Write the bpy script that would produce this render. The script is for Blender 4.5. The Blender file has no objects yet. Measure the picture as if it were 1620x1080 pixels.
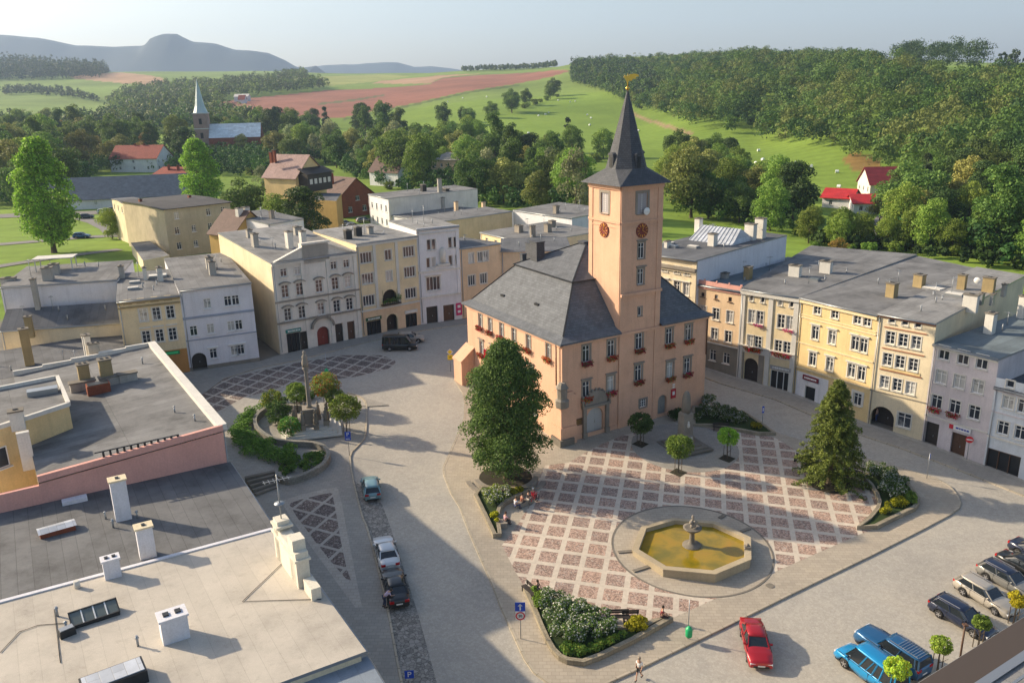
import bpy, math, random
import numpy as np
from mathutils import Vector, Matrix
# ---------------------------------------------------------------- camera, world, sun, exposure
SC = bpy.context.scene
COL = SC.collection
cam_d = bpy.data.cameras.new('camera'); cam_o = bpy.data.objects.new('camera', cam_d); COL.objects.link(cam_o)
PITCH, ROLL, CAMH = 0.29056961, -0.02239615, 38.0
_fw = Vector((0, math.cos(PITCH), -math.sin(PITCH))); _rt = Vector((1, 0, 0)); _up = _rt.cross(_fw)
_r2 = _rt*math.cos(ROLL)+_up*math.sin(ROLL); _u2 = -_rt*math.sin(ROLL)+_up*math.cos(ROLL)
_m = Matrix((( _r2.x, _u2.x, -_fw.x, 0), (_r2.y, _u2.y, -_fw.y, 0), (_r2.z, _u2.z, -_fw.z, CAMH), (0, 0, 0, 1)))
cam_o.matrix_world = _m
cam_d.sensor_width = 36; cam_d.lens = 1309.457/1620*36; cam_d.clip_start = 0.5; cam_d.clip_end = 30000
SC.camera = cam_o
SUN_EL, SUN_AZ = math.radians(26), math.radians(161)     # azimuth measured from +x, counter-clockwise
W = bpy.data.worlds.new('World'); SC.world = W; W.use_nodes = True
_n = W.node_tree; _b = _n.nodes['Background']
_s = _n.nodes.new('ShaderNodeTexSky'); _s.sky_type = 'NISHITA'; _s.sun_disc = False
_s.sun_elevation = SUN_EL; _s.sun_rotation = math.pi/2-SUN_AZ; _s.air_density = 1.0; _s.dust_density = 3.0; _s.ozone_density = 0.4; _s.altitude = 300
_n.links.new(_s.outputs[0], _b.inputs[0]); _b.inputs[1].default_value = 0.1
sl = bpy.data.lights.new('sun', 'SUN'); sl.energy = 4.3; sl.angle = math.radians(0.8); sl.color = (1.0, 0.83, 0.6)
so = bpy.data.objects.new('sun', sl); COL.objects.link(so)
_sd = Vector((math.cos(SUN_AZ)*math.cos(SUN_EL), math.sin(SUN_AZ)*math.cos(SUN_EL), math.sin(SUN_EL)))
so.rotation_euler = _sd.to_track_quat('Z', 'Y').to_euler(); so.location = (-60, 60, 80)
SC.view_settings.view_transform = 'Standard'; SC.view_settings.look = 'None'
SC.view_settings.exposure = 1.0; SC.view_settings.gamma = 1.0
SC.cycles.max_bounces = 5; SC.cycles.diffuse_bounces = 3; SC.cycles.transparent_max_bounces = 8
SC.cycles.volume_bounces = 0
R = random.Random(7)
RAD = math.radians
def _sm(t): t=max(0.0,min(1.0,t)); return t*t*(3-2*t)
def _cl(v,a,b):   # linear up to a, eases to b
    if v<=a: return v
    k=b-a; return a+k*(1-2.718281828**(-(v-a)/k))
def town(x,y):
    dx=x-2.8666; dx=_cl(dx,75,95) if dx>0 else -_cl(-dx,70,90)
    dy=y-67.966; dy=_cl(dy,60,78) if dy>0 else -_cl(-dy,60,70)
    return -0.02412395*dx+0.0536406*dy
PROF=[(-200,[(180,4.5),(260,4.5),(450,8),(700,14),(1000,28),(1400,48),(1700,72),(2300,140),(4500,140)]),
(0,[(180,4.5),(260,4.5),(450,8),(700,14),(1000,30),(1400,50),(1700,75),(2300,145),(4500,140)]),
(200,[(180,4.5),(260,4.5),(450,7),(800,14),(1200,34),(1500,60),(1900,94),(2300,115),(4500,110)]),
(400,[(180,4.5),(260,4.5),(490,6),(700,14),(850,20),(1100,36),(1400,53),(1800,81),(2300,110),(4500,120)]),
(600,[(180,4.5),(260,4.5),(450,5),(650,11),(800,17),(1050,33),(1350,51),(1900,81),(2400,100),(4500,110)]),
(800,[(180,4.5),(260,4),(420,5),(600,15),(800,27.5),(1100,44),(1500,70),(1900,90),(2400,93),(4500,80)]),
(1000,[(180,3),(260,3),(430,7),(560,11),(700,19),(1000,48),(1500,94),(2000,95),(4500,80)]),
(1200,[(180,2),(260,2),(340,5),(440,9),(600,30),(750,50),(1100,72),(1500,100),(2000,100),(4500,80)]),
(1400,[(180,0),(230,0.5),(270,3),(330,6),(450,24),(600,43),(800,52),(1500,80),(4500,80)]),
(1620,[(150,0),(180,1),(230,4),(270,6),(400,24),(520,32),(600,44),(800,52),(1500,70),(4500,80)]),
(1900,[(150,0),(180,1),(230,4),(270,6),(400,24),(520,32),(600,44),(800,52),(1500,70),(4500,80)])]
def _pf(pr,D):
    if D<=pr[0][0]: return pr[0][1]
    for (a,za),(b,zb) in zip(pr,pr[1:]):
        if D<=b:
            t=(D-a)/(b-a); return za+(zb-za)*t
    return pr[-1][1]
def far(x,y):
    y=max(y,60.0); c=810+1367*x/y
    if c<=PROF[0][0]: return _pf(PROF[0][1],y)
    for (a,pa),(b,pb) in zip(PROF,PROF[1:]):
        if c<=b:
            t=(c-a)/(b-a); t=t*t*(3-2*t)
            return _pf(pa,y)*(1-t)+_pf(pb,y)*t
    return _pf(PROF[-1][1],y)
def gz(x,y):
    w=_sm((y-165.0)/70.0)
    if y<0: return town(x,y)
    return town(x,y)*(1-w)+far(x,y)*w if w>0 else town(x,y)


# ---------------------------------------------------------------- materials
def _new(name):
    m = bpy.data.materials.new(name); m.use_nodes = True
    return m, m.node_tree, m.node_tree.nodes, m.node_tree.links, m.node_tree.nodes['Principled BSDF']
def _ramp(nd, stops):
    r = nd.new('ShaderNodeValToRGB'); e = r.color_ramp.elements
    while len(e) > 1: e.remove(e[-1])
    e[0].position, e[0].color = stops[0][0], (*stops[0][1], 1)
    for p, c in stops[1:]:
        k = e.new(p); k.color = (*c, 1)
    return r
def sc3(c, k): return tuple(max(0, min(1, v*k)) for v in c)
def _noise(nd, lk, coord, scale, detail=4, rough=.6, dist=0):
    n = nd.new('ShaderNodeTexNoise'); n.inputs['Scale'].default_value = scale; n.inputs['Detail'].default_value = detail
    n.inputs['Roughness'].default_value = rough; n.inputs['Distortion'].default_value = dist
    lk.new(coord, n.inputs['Vector']); return n
def _mix(nd, lk, fac, a, b, mode='MIX'):
    m = nd.new('ShaderNodeMix'); m.data_type = 'RGBA'; m.blend_type = mode
    for i, v in ((0, fac), (6, a), (7, b)):
        if hasattr(v, 'links'): lk.new(v, m.inputs[i])
        elif i == 0: m.inputs[0].default_value = v
        else: m.inputs[i].default_value = (*v, 1)
    return m.outputs[2]
def _bump(nd, lk, h, p, strength=.3, dist=.02):
    b = nd.new('ShaderNodeBump'); b.inputs['Strength'].default_value = strength; b.inputs['Distance'].default_value = dist
    lk.new(h, b.inputs['Height']); lk.new(b.outputs[0], p.inputs['Normal'])
def _coord(nd, kind='Object'):
    return nd.new('ShaderNodeTexCoord').outputs[kind]
def plain(name, c, rough=.6, metal=0, spec=.5, coat=0, emit=None):
    m, t, nd, lk, p = _new(name)
    p.inputs['Base Color'].default_value = (*c, 1); p.inputs['Roughness'].default_value = rough
    p.inputs['Metallic'].default_value = metal; p.inputs['Specular IOR Level'].default_value = spec
    p.inputs['Coat Weight'].default_value = coat
    return m
def plaster(name, c, var=.16, stain=.5, rough=.9):
    """painted render: cloudy tone, streaky dirt, fine grain"""
    m, t, nd, lk, p = _new(name); co = _coord(nd)
    n1 = _noise(nd, lk, co, .35, 5, .65); r1 = _ramp(nd, [(.3, sc3(c, 1-var)), (.7, sc3(c, 1+var*.5))]); lk.new(n1.outputs[0], r1.inputs[0])
    mp = nd.new('ShaderNodeMapping'); mp.inputs['Scale'].default_value = (1.6, 1.6, .12); lk.new(co, mp.inputs[0])
    n2 = _noise(nd, lk, mp.outputs[0], 1.3, 6, .7); r2 = _ramp(nd, [(.5, (0, 0, 0)), (.78, (1, 1, 1))]); lk.new(n2.outputs[0], r2.inputs[0])
    sm = nd.new('ShaderNodeMath'); sm.operation = 'MULTIPLY'; sm.inputs[1].default_value = stain; lk.new(r2.outputs[0], sm.inputs[0])
    o = _mix(nd, lk, sm.outputs[0], r1.outputs[0], tuple(v*.62+.02 for v in c))
    n3 = _noise(nd, lk, co, 9, 3)
    r3 = _ramp(nd, [(.3, (.9, .9, .9)), (.7, (1.06, 1.06, 1.06))]); lk.new(n3.outputs[0], r3.inputs[0])
    o = _mix(nd, lk, 1.0, o, r3.outputs[0], 'MULTIPLY'); lk.new(o, p.inputs['Base Color'])
    p.inputs['Roughness'].default_value = rough; p.inputs['Specular IOR Level'].default_value = .2
    n4 = _noise(nd, lk, co, 14, 4); _bump(nd, lk, n4.outputs[0], p, .25, .02)
    return m
def felt(name, c, strip=1.0, seam=.55, var=.2, rough=.85, length=8.0, tone=.12, swap=False):
    """bitumen sheet roof: strips along v of the UV, seams, patches and stains"""
    m, t, nd, lk, p = _new(name); uv = _coord(nd, 'UV'); ob = _coord(nd)
    b = nd.new('ShaderNodeTexBrick'); b.offset = .37; b.inputs['Scale'].default_value = 1.0
    b.inputs['Brick Width'].default_value = length if swap else strip; b.inputs['Row Height'].default_value = strip if swap else length
    b.inputs['Mortar Size'].default_value = .018; b.inputs['Mortar Smooth'].default_value = .4
    b.inputs['Color1'].default_value = (*sc3(c, 1-tone), 1); b.inputs['Color2'].default_value = (*sc3(c, 1+tone), 1)
    b.inputs['Mortar'].default_value = (*sc3(c, seam), 1); lk.new(uv, b.inputs['Vector'])
    n1 = _noise(nd, lk, ob, .25, 6, .7); r1 = _ramp(nd, [(.28, (1-var*1.6,)*3), (.5, (1, 1, 1)), (.75, (1+var,)*3)]); lk.new(n1.outputs[0], r1.inputs[0])
    o = _mix(nd, lk, 1.0, b.outputs[0], r1.outputs[0], 'MULTIPLY')
    n2 = _noise(nd, lk, ob, 1.6, 8, .75, .6); r2 = _ramp(nd, [(.56, (1, 1, 1)), (.72, (.78, .77, .76))]); lk.new(n2.outputs[0], r2.inputs[0])
    o = _mix(nd, lk, 1.0, o, r2.outputs[0], 'MULTIPLY')
    n3 = _noise(nd, lk, ob, 30, 2); r3 = _ramp(nd, [(.3, (.86,)*3), (.7, (1.1,)*3)]); lk.new(n3.outputs[0], r3.inputs[0])
    o = _mix(nd, lk, 1.0, o, r3.outputs[0], 'MULTIPLY'); lk.new(o, p.inputs['Base Color'])
    p.inputs['Roughness'].default_value = rough; p.inputs['Specular IOR Level'].default_value = .3
    _bump(nd, lk, b.outputs['Fac'], p, .3, -.02)
    return m
def slate(name, c, rough=.8, w=.35, h=.25):
    m, t, nd, lk, p = _new(name); uv = _coord(nd, 'UV'); ob = _coord(nd)
    b = nd.new('ShaderNodeTexBrick'); b.inputs['Scale'].default_value = 1.0
    b.inputs['Brick Width'].default_value = w; b.inputs['Row Height'].default_value = h
    b.inputs['Mortar Size'].default_value = .015; b.inputs['Mortar Smooth'].default_value = .2
    b.inputs['Color1'].default_value = (*sc3(c, .88), 1); b.inputs['Color2'].default_value = (*sc3(c, 1.14), 1)
    b.inputs['Mortar'].default_value = (*sc3(c, .6), 1); lk.new(uv, b.inputs['Vector'])
    n1 = _noise(nd, lk, ob, .6, 6, .7); r1 = _ramp(nd, [(.3, (.8, .8, .8)), (.7, (1.15, 1.15, 1.15))]); lk.new(n1.outputs[0], r1.inputs[0])
    o = _mix(nd, lk, 1.0, b.outputs[0], r1.outputs[0], 'MULTIPLY'); lk.new(o, p.inputs['Base Color'])
    p.inputs['Roughness'].default_value = rough; p.inputs['Specular IOR Level'].default_value = .25
    _bump(nd, lk, b.outputs['Fac'], p, .4, -.02)
    return m
def paving(name, c, kind='sett', scale=.12, var=.18, seam=.6, coordk='UV'):
    """small stone setts or slabs with joints, cloudy wear and drips"""
    m, t, nd, lk, p = _new(name); uv = _coord(nd, coordk); ob = _coord(nd)
    if kind == 'sett':
        v = nd.new('ShaderNodeTexVoronoi'); v.feature = 'DISTANCE_TO_EDGE'; v.inputs['Scale'].default_value = 1/scale; lk.new(uv, v.inputs['Vector'])
        v2 = nd.new('ShaderNodeTexVoronoi'); v2.inputs['Scale'].default_value = 1/scale; lk.new(uv, v2.inputs['Vector'])
        r0 = _ramp(nd, [(0, (seam,)*3), (.09, (1, 1, 1))]); lk.new(v.outputs['Distance'], r0.inputs[0])
        hs = nd.new('ShaderNodeSeparateColor'); lk.new(v2.outputs['Color'], hs.inputs[0])
        rr = _ramp(nd, [(0, sc3(c, 1-var)), (1, sc3(c, 1+var))]); lk.new(hs.outputs[0], rr.inputs[0])
        o = _mix(nd, lk, 1.0, rr.outputs[0], r0.outputs[0], 'MULTIPLY'); hh = r0.outputs[0]
    else:
        b = nd.new('ShaderNodeTexBrick'); b.inputs['Scale'].default_value = 1.0; b.offset = .5
        b.inputs['Brick Width'].default_value = scale*1.6; b.inputs['Row Height'].default_value = scale
        b.inputs['Mortar Size'].default_value = scale*.06; b.inputs['Mortar Smooth'].default_value = .3
        b.inputs['Color1'].default_value = (*sc3(c, 1-var), 1); b.inputs['Color2'].default_value = (*sc3(c, 1+var), 1)
        b.inputs['Mortar'].default_value = (*sc3(c, seam), 1); lk.new(uv, b.inputs['Vector']); o = b.outputs[0]; hh = None
        _bump(nd, lk, b.outputs['Fac'], p, .3, -.02)
    n1 = _noise(nd, lk, ob, .09, 7, .7, .4); r1 = _ramp(nd, [(.3, (.82, .83, .85)), (.5, (1, 1, 1)), (.72, (1.13, 1.11, 1.07))]); lk.new(n1.outputs[0], r1.inputs[0])
    o = _mix(nd, lk, 1.0, o, r1.outputs[0], 'MULTIPLY')
    n2 = _noise(nd, lk, ob, 1.1, 8, .75, .3); r2 = _ramp(nd, [(.35, (1.02, 1.02, 1.02)), (.75, (.92, .92, .92))]); lk.new(n2.outputs[0], r2.inputs[0])
    o = _mix(nd, lk, 1.0, o, r2.outputs[0], 'MULTIPLY'); lk.new(o, p.inputs['Base Color'])
    p.inputs['Roughness'].default_value = .85; p.inputs['Specular IOR Level'].default_value = .25
    if hh is not None: _bump(nd, lk, hh, p, .35, .02)
    return m
def gridpave(name, cell, band, bandw):
    """UV in grid units: light slab bands crossing, panels of small brown setts between"""
    m, t, nd, lk, p = _new(name); uv = _coord(nd, 'UV'); ob = _coord(nd)
    sp = nd.new('ShaderNodeSeparateXYZ'); lk.new(uv, sp.inputs[0]); fr = []
    for i in (0, 1):
        a = nd.new('ShaderNodeMath'); a.operation = 'ADD'; a.inputs[1].default_value = bandw/2; lk.new(sp.outputs[i], a.inputs[0])
        f = nd.new('ShaderNodeMath'); f.operation = 'FRACT'; lk.new(a.outputs[0], f.inputs[0])
        g = nd.new('ShaderNodeMath'); g.operation = 'LESS_THAN'; g.inputs[1].default_value = bandw; lk.new(f.outputs[0], g.inputs[0]); fr.append(g)
    mx = nd.new('ShaderNodeMath'); mx.operation = 'MAXIMUM'; lk.new(fr[0].outputs[0], mx.inputs[0]); lk.new(fr[1].outputs[0], mx.inputs[1])
    v2 = nd.new('ShaderNodeTexVoronoi'); v2.inputs['Scale'].default_value = 17; lk.new(uv, v2.inputs['Vector'])
    hs = nd.new('ShaderNodeSeparateColor'); lk.new(v2.outputs['Color'], hs.inputs[0])
    rr = _ramp(nd, [(0, sc3(cell, .5)), (.55, cell), (.85, sc3(cell, 1.25)), (1, (.42, .38, .34))]); lk.new(hs.outputs[0], rr.inputs[0])
    ve = nd.new('ShaderNodeTexVoronoi'); ve.feature = 'DISTANCE_TO_EDGE'; ve.inputs['Scale'].default_value = 17; lk.new(uv, ve.inputs['Vector'])
    re = _ramp(nd, [(0, (.55,)*3), (.1, (1, 1, 1))]); lk.new(ve.outputs[0], re.inputs[0])
    cc = _mix(nd, lk, 1.0, rr.outputs[0], re.outputs[0], 'MULTIPLY')
    wn = nd.new('ShaderNodeTexWhiteNoise'); fl = nd.new('ShaderNodeVectorMath'); fl.operation = 'FLOOR'; lk.new(uv, fl.inputs[0]); lk.new(fl.outputs[0], wn.inputs['Vector'])
    rw = _ramp(nd, [(0, (.86, .88, .9)), (1, (1.14, 1.1, 1.06))]); lk.new(wn.outputs['Value'], rw.inputs[0])
    cc = _mix(nd, lk, 1.0, cc, rw.outputs[0], 'MULTIPLY')
    nb = _noise(nd, lk, ob, 3, 6, .7); rb = _ramp(nd, [(.3, sc3(band, .85)), (.7, sc3(band, 1.12))]); lk.new(nb.outputs[0], rb.inputs[0])
    o = _mix(nd, lk, mx.outputs[0], cc, rb.outputs[0])
    n1 = _noise(nd, lk, ob, .12, 6, .7); r1 = _ramp(nd, [(.3, (.86,)*3), (.7, (1.1,)*3)]); lk.new(n1.outputs[0], r1.inputs[0])
    o = _mix(nd, lk, 1.0, o, r1.outputs[0], 'MULTIPLY'); lk.new(o, p.inputs['Base Color'])
    p.inputs['Roughness'].default_value = .85; p.inputs['Specular IOR Level'].default_value = .25
    return m
def leafmat(name, a, b, c=None, trans=.25, rough=.6, iv=.55):
    """leaf tone differs per leaf and drifts over the crown"""
    m, t, nd, lk, p = _new(name)
    g = nd.new('ShaderNodeNewGeometry'); oi = nd.new('ShaderNodeObjectInfo')
    st = [(0, a), (.75, b)] + ([(1, c)] if c else [])
    r = _ramp(nd, st); 
    ob = _coord(nd); n = _noise(nd, lk, ob, .9, 3)
    ad = nd.new('ShaderNodeMath'); ad.operation = 'MULTIPLY_ADD'; ad.inputs[1].default_value = iv; lk.new(g.outputs['Random Per Island'], ad.inputs[0])
    mm = nd.new('ShaderNodeMath'); mm.operation = 'MULTIPLY'; mm.inputs[1].default_value = .6; lk.new(n.outputs[0], mm.inputs[0]); lk.new(mm.outputs[0], ad.inputs[2])
    lk.new(ad.outputs[0], r.inputs[0])
    hv = nd.new('ShaderNodeHueSaturation'); mr = nd.new('ShaderNodeMapRange'); mr.inputs[3].default_value = .72; mr.inputs[4].default_value = 1.3
    lk.new(oi.outputs['Random'], mr.inputs[0]); lk.new(mr.outputs[0], hv.inputs['Value']); lk.new(r.outputs[0], hv.inputs['Color'])
    mh = nd.new('ShaderNodeMapRange'); mh.inputs[3].default_value = .475; mh.inputs[4].default_value = .515
    fm = nd.new('ShaderNodeMath'); fm.operation = 'FRACT'; m7 = nd.new('ShaderNodeMath'); m7.operation = 'MULTIPLY'; m7.inputs[1].default_value = 7.31
    lk.new(oi.outputs['Random'], m7.inputs[0]); lk.new(m7.outputs[0], fm.inputs[0]); lk.new(fm.outputs[0], mh.inputs[0]); lk.new(mh.outputs[0], hv.inputs['Hue'])
    lk.new(hv.outputs[0], p.inputs['Base Color']); p.inputs['Roughness'].default_value = rough; p.inputs['Specular IOR Level'].default_value = .2
    tr = nd.new('ShaderNodeBsdfTranslucent'); lk.new(hv.outputs[0], tr.inputs[0])
    mx = nd.new('ShaderNodeMixShader'); mx.inputs[0].default_value = trans
    out = nd['Material Output']; lk.new(p.outputs[0], mx.inputs[1]); lk.new(tr.outputs[0], mx.inputs[2]); lk.new(mx.outputs[0], out.inputs[0])
    return m
# ---------------------------------------------------------------- objects
def tag(o, label=None, cat=None, group=None, kind=None):
    if label: o['label'] = label
    if cat: o['category'] = cat
    if group: o['group'] = group
    if kind: o['kind'] = kind
    return o
def empty(name, loc, rz=0, label=None, cat=None, group=None):
    o = bpy.data.objects.new(name, None); o.empty_display_size = .5; COL.objects.link(o)
    o.location = loc; o.rotation_euler = (0, 0, rz); return tag(o, label, cat, group)
def copy_tree(o, parent=None):
    c = o.copy(); COL.objects.link(c); c.parent = parent
    for ch in o.children: copy_tree(ch, c)
    return c
class MB:
    """collects faces with UVs in metres and material slots; build() links them as one mesh object"""
    def __init__(s): s.v = []; s.f = []; s.uv = []; s.mi = []; s.sm = []
    def face(s, pts, mi=0, uv=None, sm=False):
        i = len(s.v); s.v.extend([tuple(p) for p in pts]); s.f.append(tuple(range(i, i+len(pts))))
        if uv is None:
            p0 = Vector(pts[0]); d = (Vector(pts[1])-p0)
            n = Vector((0, 0, 0))
            for k in range(1, len(pts)-1): n += (Vector(pts[k])-p0).cross(Vector(pts[k+1])-p0)
            d = d.normalized() if d.length > 1e-9 else Vector((1, 0, 0)); n = n.normalized() if n.length > 1e-12 else Vector((0, 0, 1))
            e = n.cross(d); uv = [((Vector(p)).dot(d), (Vector(p)).dot(e)) for p in pts]
        s.uv.extend(uv); s.mi.append(mi); s.sm.append(sm)
    def box(s, c, d, rz=0, mi=0, bottom=True):
        """centre c, full size d"""
        x, y, z = d[0]/2, d[1]/2, d[2]/2; ca, sa = math.cos(rz), math.sin(rz)
        P = [(c[0]+a*x*ca-b*y*sa, c[1]+a*x*sa+b*y*ca, c[2]+e*z) for e in (-1, 1) for a, b in ((-1, -1), (1, -1), (1, 1), (-1, 1))]
        F = [(0, 1, 5, 4), (1, 2, 6, 5), (2, 3, 7, 6), (3, 0, 4, 7), (4, 5, 6, 7)] + ([(3, 2, 1, 0)] if bottom else [])
        for f in F: s.face([P[k] for k in f], mi)
    def beam(s, a, b, w, h=None, mi=0):
        """square bar from a to b"""
        h = h or w; a, b = Vector(a), Vector(b); d = (b-a).normalized()
        u = d.cross(Vector((0, 0, 1))); u = u.normalized() if u.length > 1e-4 else Vector((1, 0, 0)); v = u.cross(d)
        P = [q+u*i*w/2+v*j*h/2 for q in (a, b) for i, j in ((-1, -1), (1, -1), (1, 1), (-1, 1))]
        for f in ((0, 1, 5, 4), (1, 2, 6, 5), (2, 3, 7, 6), (3, 0, 4, 7), (3, 2, 1, 0), (4, 5, 6, 7)): s.face([P[k] for k in f], mi)
    def prism(s, poly, z0, z1, mi=0, mis=None, top=True, bottom=False):
        """poly: ccw list of (x, y); z0/z1 numbers or functions of (x, y)"""
        f0 = z0 if callable(z0) else (lambda x, y: z0); f1 = z1 if callable(z1) else (lambda x, y: z1); n = len(poly)
        for i in range(n):
            a, b = poly[i], poly[(i+1) % n]
            s.face([(*a, f0(*a)), (*b, f0(*b)), (*b, f1(*b)), (*a, f1(*a))], mi if mis is None else mis)
        if top: s.face([(*p, f1(*p)) for p in poly], mi)
        if bottom: s.face([(*p, f0(*p)) for p in reversed(poly)], mi)
    def rings(s, rings, mi=0, close=True, cap=True, sm=True):
        n = len(rings[0])
        for r0, r1 in zip(rings, rings[1:]):
            for k in range(n if close else n-1): s.face([r0[k], r0[(k+1) % n], r1[(k+1) % n], r1[k]], mi, sm=sm)
        if cap:
            s.face(list(reversed(rings[0])), mi); s.face(rings[-1], mi)
    def lathe(s, c, prof, n=16, mi=0, sm=True, sq=None, rz=0):
        s.rings([[(c[0]+r*math.cos(2*math.pi*k/n+rz), c[1]+r*math.sin(2*math.pi*k/n+rz), c[2]+z) for k in range(n)] for r, z in prof], mi, sm=sm)
    def tube(s, pts, rs, n=8, mi=0, sm=True):
        out = []; pts = [Vector(p) for p in pts]
        for i, p in enumerate(pts):
            d = (pts[min(i+1, len(pts)-1)]-pts[max(i-1, 0)]).normalized()
            u = d.cross(Vector((0, 1, 0)) if abs(d.y) < .9 else Vector((1, 0, 0))).normalized(); v = d.cross(u)
            r = rs if isinstance(rs, (int, float)) else rs[i]
            out.append([tuple(p+(u*math.cos(2*math.pi*k/n)+v*math.sin(2*math.pi*k/n))*r) for k in range(n)])
        s.rings(out, mi, sm=sm)
    def mesh(s, name, mats):
        me = bpy.data.meshes.new(name); me.from_pydata(s.v, [], s.f)
        if s.f:
            ul = me.uv_layers.new(name='UVMap'); ul.data.foreach_set('uv', np.array(s.uv, dtype='f').ravel())
            me.polygons.foreach_set('material_index', s.mi); me.polygons.foreach_set('use_smooth', s.sm)
        for m in (mats if isinstance(mats, (list, tuple)) else [mats]): me.materials.append(m)
        me.update(); return me
    def build(s, name, mats, parent=None, loc=(0, 0, 0), rz=0, weld=False):
        me = s.mesh(name, mats)
        if weld or any(s.sm):
            import bmesh
            bm = bmesh.new(); bm.from_mesh(me); bmesh.ops.remove_doubles(bm, verts=bm.verts, dist=.0005); bm.to_mesh(me); bm.free()
        o = bpy.data.objects.new(name, me); COL.objects.link(o); o.parent = parent; o.location = loc; o.rotation_euler = (0, 0, rz)
        return o
def inst(name, me, parent, loc=(0, 0, 0), rz=0, scale=None):
    o = bpy.data.objects.new(name, me); COL.objects.link(o); o.parent = parent; o.location = loc; o.rotation_euler = (0, 0, rz)
    if scale: o.scale = scale
    return o
def text_mb(mb, txt, size, org, right, up, mi=0, depth=.01):
    """lettering as real raised shapes"""
    cu = bpy.data.curves.new('lettering', 'FONT'); cu.body = txt; cu.size = size; cu.align_x = 'CENTER'; cu.align_y = 'CENTER'; cu.extrude = depth
    o = bpy.data.objects.new('lettering', cu); me = bpy.data.meshes.new_from_object(o) if False else o.to_mesh()
    right, up = Vector(right).normalized(), Vector(up).normalized(); n = right.cross(up); org = Vector(org)
    vs = [org+right*v.co.x+up*v.co.y+n*v.co.z for v in me.vertices]
    for p in me.polygons: mb.face([vs[i] for i in p.vertices], mi)
    o.to_mesh_clear(); bpy.data.objects.remove(o); bpy.data.curves.remove(cu)

# ---------------------------------------------------------------- foliage
def leaf_mesh(name, mats, pts, nrm, size, seed=0, aspect=1.4, jit=.9, drop=0.0, two=False):
    """one mesh of small bent leaves at pts, facing about nrm"""
    rs = np.random.RandomState(seed); n = len(pts); pts = np.asarray(pts, float); nrm = np.asarray(nrm, float)+rs.normal(0, jit, (n, 3))
    nrm /= np.linalg.norm(nrm, axis=1)[:, None]+1e-9
    a = rs.normal(0, 1, (n, 3)); a[:, 2] -= drop; u = a-nrm*np.sum(a*nrm, 1)[:, None]; u /= np.linalg.norm(u, axis=1)[:, None]+1e-9
    v = np.cross(nrm, u); s = (size*rs.uniform(.6, 1.35, n))[:, None]; w = s/aspect
    V = np.stack([pts-u*s*.5, pts+v*w*.5+nrm*s*.1, pts+u*s*.5, pts-v*w*.5+nrm*s*.1], 1).reshape(-1, 3)
    me = bpy.data.meshes.new(name); me.vertices.add(4*n); me.vertices.foreach_set('co', V.astype('f').ravel())
    me.loops.add(4*n); me.loops.foreach_set('vertex_index', np.arange(4*n, dtype='i')); me.polygons.add(n)
    me.polygons.foreach_set('loop_start', np.arange(0, 4*n, 4, dtype='i')); me.polygons.foreach_set('loop_total', np.full(n, 4, dtype='i'))
    for m in (mats if isinstance(mats, (list, tuple)) else [mats]): me.materials.append(m)
    if two: me.polygons.foreach_set('material_index', (rs.rand(n) < two).astype('i'))
    me.update(calc_edges=True); return me
def clump_pts(clumps, n, seed=0, inner=.25, low=.35):
    """points near the surfaces of many small clumps (x, y, z, r)"""
    rs = np.random.RandomState(seed); C = np.array(clumps, float); w = C[:, 3]**2; w /= w.sum()
    k = rs.choice(len(C), n, p=w); d = rs.normal(0, 1, (n, 3)); d /= np.linalg.norm(d, axis=1)[:, None]
    fl = (d[:, 2] < 0) & (rs.rand(n) > low); d[fl, 2] *= -1
    r = C[k, 3]*np.where(rs.rand(n) < inner, rs.uniform(.3, .9, n), rs.uniform(.85, 1.12, n))
    return C[k, :3]+d*r[:, None]*np.array([1, 1, .85]), d
def crown_clumps(rx, rz, zc, nc, cr, seed=0, shape='round'):
    rs = random.Random(seed); out = []
    for _ in range(nc):
        a = rs.uniform(0, 6.283); t = rs.uniform(-1, 1); q = rs.uniform(.55, 1.0)
        if shape == 'round': rr = math.sqrt(max(0, 1-t*t))*rx*q; z = zc+t*rz*q
        elif shape == 'cone':
            h = rs.random()**1.5; rr = rx*(1-h)*q+.1; z = zc-rz+2*rz*h
        elif shape == 'egg':
            tt = (t+1)/2; rr = rx*math.sin(math.pi*min(1, tt**.75))**.6*q; z = zc-rz+2*rz*tt
        elif shape == 'column':
            tt = (t+1)/2; rr = rx*(1-tt**3)*q*.95+.15; z = zc-rz+2*rz*tt
        out.append((rr*math.cos(a), rr*math.sin(a), z, cr*rs.uniform(.65, 1.25)))
    return out
def trunk_mb(h, r, seed=0, limbs=5, spread=1.5, top=.25, lean=.2):
    mb = MB(); rs = random.Random(seed); ph = rs.uniform(0, 6)
    pts = [(lean*math.sin(k*.9+ph)*k/6, lean*math.cos(k*.7+ph)*k/6, h*k/6-.3*(k == 0)) for k in range(7)]
    mb.tube(pts, [r*(1-(1-top)*k/6)*(1.35 if k == 0 else 1) for k in range(7)], 8)
    for i in range(limbs):
        k = rs.randint(2, 5); a = i*2.4+ph; p = Vector(pts[k]); L = spread*rs.uniform(.7, 1.1)
        q = p+Vector((math.cos(a)*L*.5, math.sin(a)*L*.5, L*.45)); e = p+Vector((math.cos(a)*L, math.sin(a)*L, L*1.1))
        mb.tube([p, q, e], [r*.45, r*.3, r*.12], 6)
    return mb
LM = {}
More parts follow.
